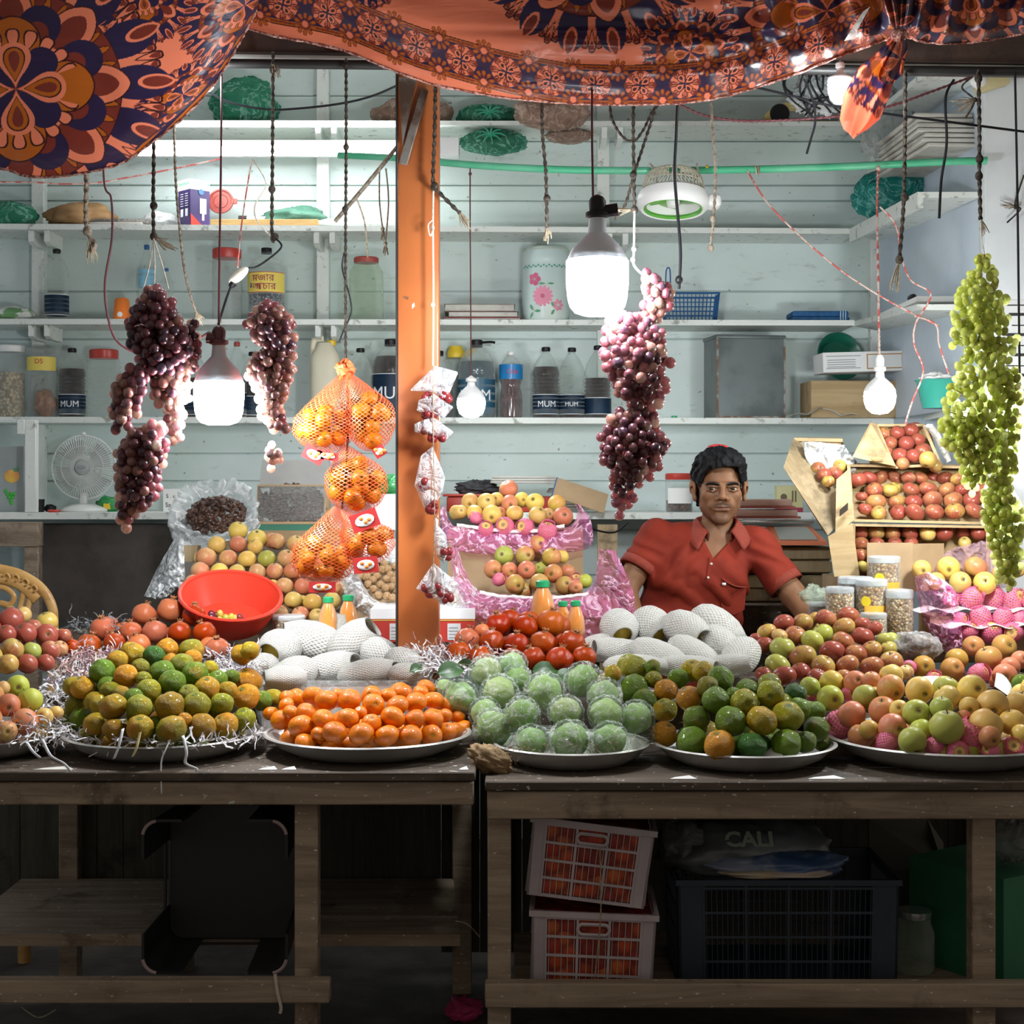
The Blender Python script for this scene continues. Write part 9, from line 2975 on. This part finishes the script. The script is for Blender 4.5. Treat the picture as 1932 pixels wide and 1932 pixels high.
d = 3.80
k = d / 2970
zb = PZ(1880, d)
tag(ob('crate_plank', box(PX(970, 3.9), 3.80, zb - .028, PX(1835, 3.9), 4.35, zb - .002), GREYW), 'low plank under the crates behind the lower rail', 'plank')
c1 = plastic_crate('lower white lattice crate of red netted fruit', (PX(1119, d), d + .15, zb), -.03, .035, 236 * k, .30, 158 * k, WCRS, .02, group='white lattice crates', fill=REDNET)
c2 = plastic_crate('tilted upper white lattice crate of red netted fruit', (PX(1110, d) - .002, d + .15, PZ(1712, d) + .012), -.04, .115, 232 * k, .30, 150 * k, WCRS, .02, group='white lattice crates', fill=REDNET)
tag(ob('cover_sheet', mv(box(-.135, -.14, 0, .14, .14, .004), PX(1122, d), d + .16, PZ(1577, d) + .004, ry=.115), mat('dark reddish sheet', (.10, .04, .04), .6, col2=(.22, .10, .08), ns=14)), 'dark reddish sheet covering the upper white crate', 'sheet')
tag(ob('binding_string', tube(smoothpath([P(1132, 1600, 3.775), P(1134, 1690, 3.77), P(1132, 1745, 3.772), P(1124, 1830, 3.782), P(1118, 1884, 3.79)]), .0018, 6), ROPE['jute']), 'string tied down the front of both white crates', 'string')
NAVYCR = mat('dark navy crate plastic', (.014, .024, .038), .45, col2=(.022, .034, .05), ns=5)
d = 3.86
k = d / 2970
t = plastic_crate('big dark navy crate under the right end of the table', (PX(1488, d), d + .17, zb), 0, 0, 418 * k, .34, 205 * k, NAVYCR, .03, handle=False, flare=.02, cols=4, rows=4, nver=8)
# printed sacks on the crate
SACK = mat('printed plastic sack', (.05, .055, .05), .35, col2=(.13, .15, .17), ns=5, bump=.4, bs=9)
SACKB = mat('blue white printed sack', (.16, .19, .26), .35, col2=(.04, .08, .18), ns=7, nr=(.45, .6), bump=.3, bs=10)
zt = zb + 205 * k
t = thing('sack', 'dark plastic sack with big pale letters on the navy crate', 'sack', (PX(1420, d), d + .19, zt))
g = lump(.215, .15, .085, .14, 2.0, 3, cr=.12, flat=.5)
ob('skin', g, SACK, t, smooth=True, loc=(0, 0, .035))
ob('lettering', mv(text_geo('CALI', .058, .002), -.0, -.135, .085, rx=-.75), mat('pale green lettering', (.26, .30, .26), .5), t)
t = thing('sack', 'blue and white printed sack lying at the crate front', 'sack', (PX(1470, d), d + .09, zt))
ob('skin', lump(.17, .09, .04, .16, 2.2, 6, cr=.15, flat=.7), SACKB, t, smooth=True, loc=(0, 0, .02))
ob('stripe', mv(lump(.14, .05, .014, .2, 2, 4), 0, -.055, .012), mat('cream sack print', (.38, .30, .20), .5, col2=(.42, .36, .34), ns=9), t, smooth=True)
tag(ob('plastic_sack', lump(.06, .09, .07, .3, 2, 8, cr=.3), film('grey clear sack', (.8, .8, .8), (.30, .31, .30), .35, .3, .2, 9, 1.0), loc=(PX(1305, d), d + .17, zt + .05), smooth=True), 'grey clear plastic bunched at the navy crate corner', 'plastic')
t = thing('jar', 'glass jar lying dark beside the navy crate', 'jar', (PX(1735, 3.95), 4.0, zb))
ob('body', lathe([(1e-5, 0), (.045, 0), (.05, .01), (.05, .10), (.04, .125), (.04, .14)], 24), PETG, t)
ob('lid', lathe([(.042, .138), (.043, .142), (.043, .155), (1e-5, .156)], 24), mat('steel pan', (0, 0, 0)), t)
GRNC = mat('green printed carton', (.012, .12, .055), .6, col2=(.02, .16, .075), ns=4)
t = thing('green_carton', 'green carton at the table end beside the last leg', 'carton', (PX(1960, 3.9), 3.93, PZ(1865, 3.9) - .02), rz=.6)
ob('box', box(-.12, -.0, 0, .25, .3, .30), GRNC, t)
ob('tape', box(-.03, -.002, .05, .0, 0, .10), mat('pale tape', (.42, .34, .26), .6), t)
tag(ob('clear_sheet', lump(.06, .04, .05, .3, 2, 18, cr=.3), film('grey clear sack', (0, 0, 0), (0, 0, 0)), loc=P(1915, 1585, 4.0), smooth=True), 'grey plastic lying on the green carton', 'plastic')
# boards behind the right table
bp = []
pxs = [832, 905, 985, 1100, 1260, 1400, 1540, 1640, 1700, 1790, 1880, 1990, 2090]
for a, b_ in zip(pxs, pxs[1:]):
	bp.append(box(PX(a, 4.68) + .001, 4.69, .10, PX(b_, 4.68) - .001, 4.71, .765))
tag(ob('back_boards', join(*bp), BLACKW), 'dark upright boards closing the back behind the crates', 'board wall')
tag(ob('leaning_board', hexa([P(1640, 1640, 4.3), P(1700, 1820, 4.25), P(1770, 1820, 4.25), P(1782, 1640, 4.3), P(1640, 1545, 4.4), P(1640, 1545, 4.42), P(1750, 1545, 4.42), P(1780, 1590, 4.4)]), mat('grey board', (.09, .085, .07), .8), smooth=False), 'grey board leaning behind the last table leg', 'board')
# black plastic stool lying on its side
BLK = mat('black stool plastic', (.012, .012, .013), .4)
TIP = mat('worn pinkish stool edge', (.34, .25, .25), .6)
t = thing('stool', 'black plastic stool lying on its side under the table', 'stool', (PX(405, 3.775), 3.775, PZ(1692, 3.775)))
k = 3.775 / 2970
w, h = 138 * k, 146 * k


def rrect(w_, h_, r, y, n=8):
	out_ = []
	for cx_, cz_, a0 in ((w_ - r, h_ - r, 0), (-w_ + r, h_ - r, PI / 2), (-w_ + r, -h_ + r, PI), (w_ - r, -h_ + r, 1.5 * PI)):
		out_ += [Vector((cx_ + r * math.cos(a0 + q * PI / 2 / n), y, cz_ + r * math.sin(a0 + q * PI / 2 / n))) for q in range(n + 1)]
	return out_


ra, rb = rrect(w * .94, h * .94, .04, .25), rrect(w * .90, h * .90, .035, .235)
n = len(ra)
ob('seat', (np.array([v[:] for v in ra + rb]), [tuple(range(n)), tuple(range(2 * n - 1, n - 1, -1))] + [(i, (i + 1) % n, n + (i + 1) % n, n + i) for i in range(n)], None), BLK, t)
ob('skirt', join(*[tube([a, b_], .004, 5) for a, b_ in zip(rrect(w * .94, h * .94, .04, .21), rrect(w * .94, h * .94, .04, .21)[1:] + [rrect(w * .94, h * .94, .04, .21)[0]])]), BLK, t)
for sx, sz in ((1, 1), (-1, 1), (-1, -1), (1, -1)):
	pts0 = [Vector((sx * (w - .04 + .04 * math.cos(a)) * 1, 0, sz * (h - .04 + .04 * math.sin(a)))) for a in np.linspace(0, PI / 2, 10)]
	pts0 = [Vector((sx * w, 0, sz * (h - .095)))] + pts0 + [Vector((sx * (w - .095), 0, sz * h))]
	V = []
	for y, f in ((0, 1), (.25, .94)):
		for q, e in ((1.0, 0), (.965, 1)):
			V += [(p.x * f * q, y, p.z * f * q) for p in pts0]
	m_ = len(pts0)
	Fc = []
	for i in range(m_ - 1):
		Fc += [(i, i + 1, 2 * m_ + i + 1, 2 * m_ + i), (m_ + i, 3 * m_ + i, 3 * m_ + i + 1, m_ + i + 1), (i, m_ + i, m_ + i + 1, i + 1), (2 * m_ + i, 2 * m_ + i + 1, 3 * m_ + i + 1, 3 * m_ + i)]
	Fc += [(0, 2 * m_, 3 * m_, m_), (m_ - 1, 2 * m_ - 1, 4 * m_ - 1, 3 * m_ - 1)]
	L = ob('leg', (np.array(V), Fc, None), BLK, t)
	ob('leg_edge', tube([p * .985 + Vector((0, -.002, 0)) for p in pts0[2:-2]], .0042, 6), TIP, L)
tag(ob('cord_end', tube(smoothpath([P(519, 1838, 3.715), P(523, 1870, 3.712), P(530, 1900, 3.714), P(528, 1912, 3.716)]), .0042, 6, flat=.5), mat('cream tape cord', (.48, .42, .36), .8)), 'cream tape hanging over the lower rail by the stool', 'cord')
for k_, (pa, pb, lb) in enumerate([((860, 1738), (905, 1768), 'thin wire bent beside the low shelf end'), ((40, 1900), (105, 1905), 'thin yellow wire curl below the lower rail')]):
	tag(ob('wire', tube(smoothpath([P(*pa, 3.95), P((pa[0] + pb[0]) / 2, pa[1] + (6 if k_ == 0 else 20), 3.93), P(*pb, 3.95)]), .0016, 5), ROPE['jute']), lb, 'wire')
tag(ob('pink_net', lump(.045, .05, .03, .3, 2, 3, cr=.3), mat('pink rag', (.45, .03, .14), .7), loc=(PX(872, 4.25), 4.40, .028), smooth=True), 'pink foam net scrap on the floor between the tables', 'net')
for k_, (px, py, w_, lb) in enumerate([(100, 1457, 40, 'splintered pale scrap along the table edge under the first dish'), (505, 1446, 18, 'pale paper scrap on the table edge between two dishes'), (545, 1446, 14, 'tiny pale scrap on the table edge before the mandarins'), (875, 1452, 9, 'small white scrap at the corner of the long table'), (1290, 1470, 26, 'pale torn scrap on the table edge between guavas and green oranges'), (1560, 1468, 36, 'pale pointed paper scrap before the widest dish')]):
	d = 3.735
	z = (TZL if px < 900 else TZR) + .0015
	x = PX(px, d)
	w2 = w_ * d / 2970
	tag(ob('paper_scrap', hexa([(x - w2, d, z - .0012), (x + w2, d + .002, z - .0012), (x + w2 * .5, d + .03, z - .0012), (x - w2 * .6, d + .022, z - .0012), (x - w2, d, z), (x + w2, d + .002, z), (x + w2 * .5, d + .03, z + .003), (x - w2 * .6, d + .022, z)]), PAPERW if k_ else PAPER, smooth=False), lb, 'paper')
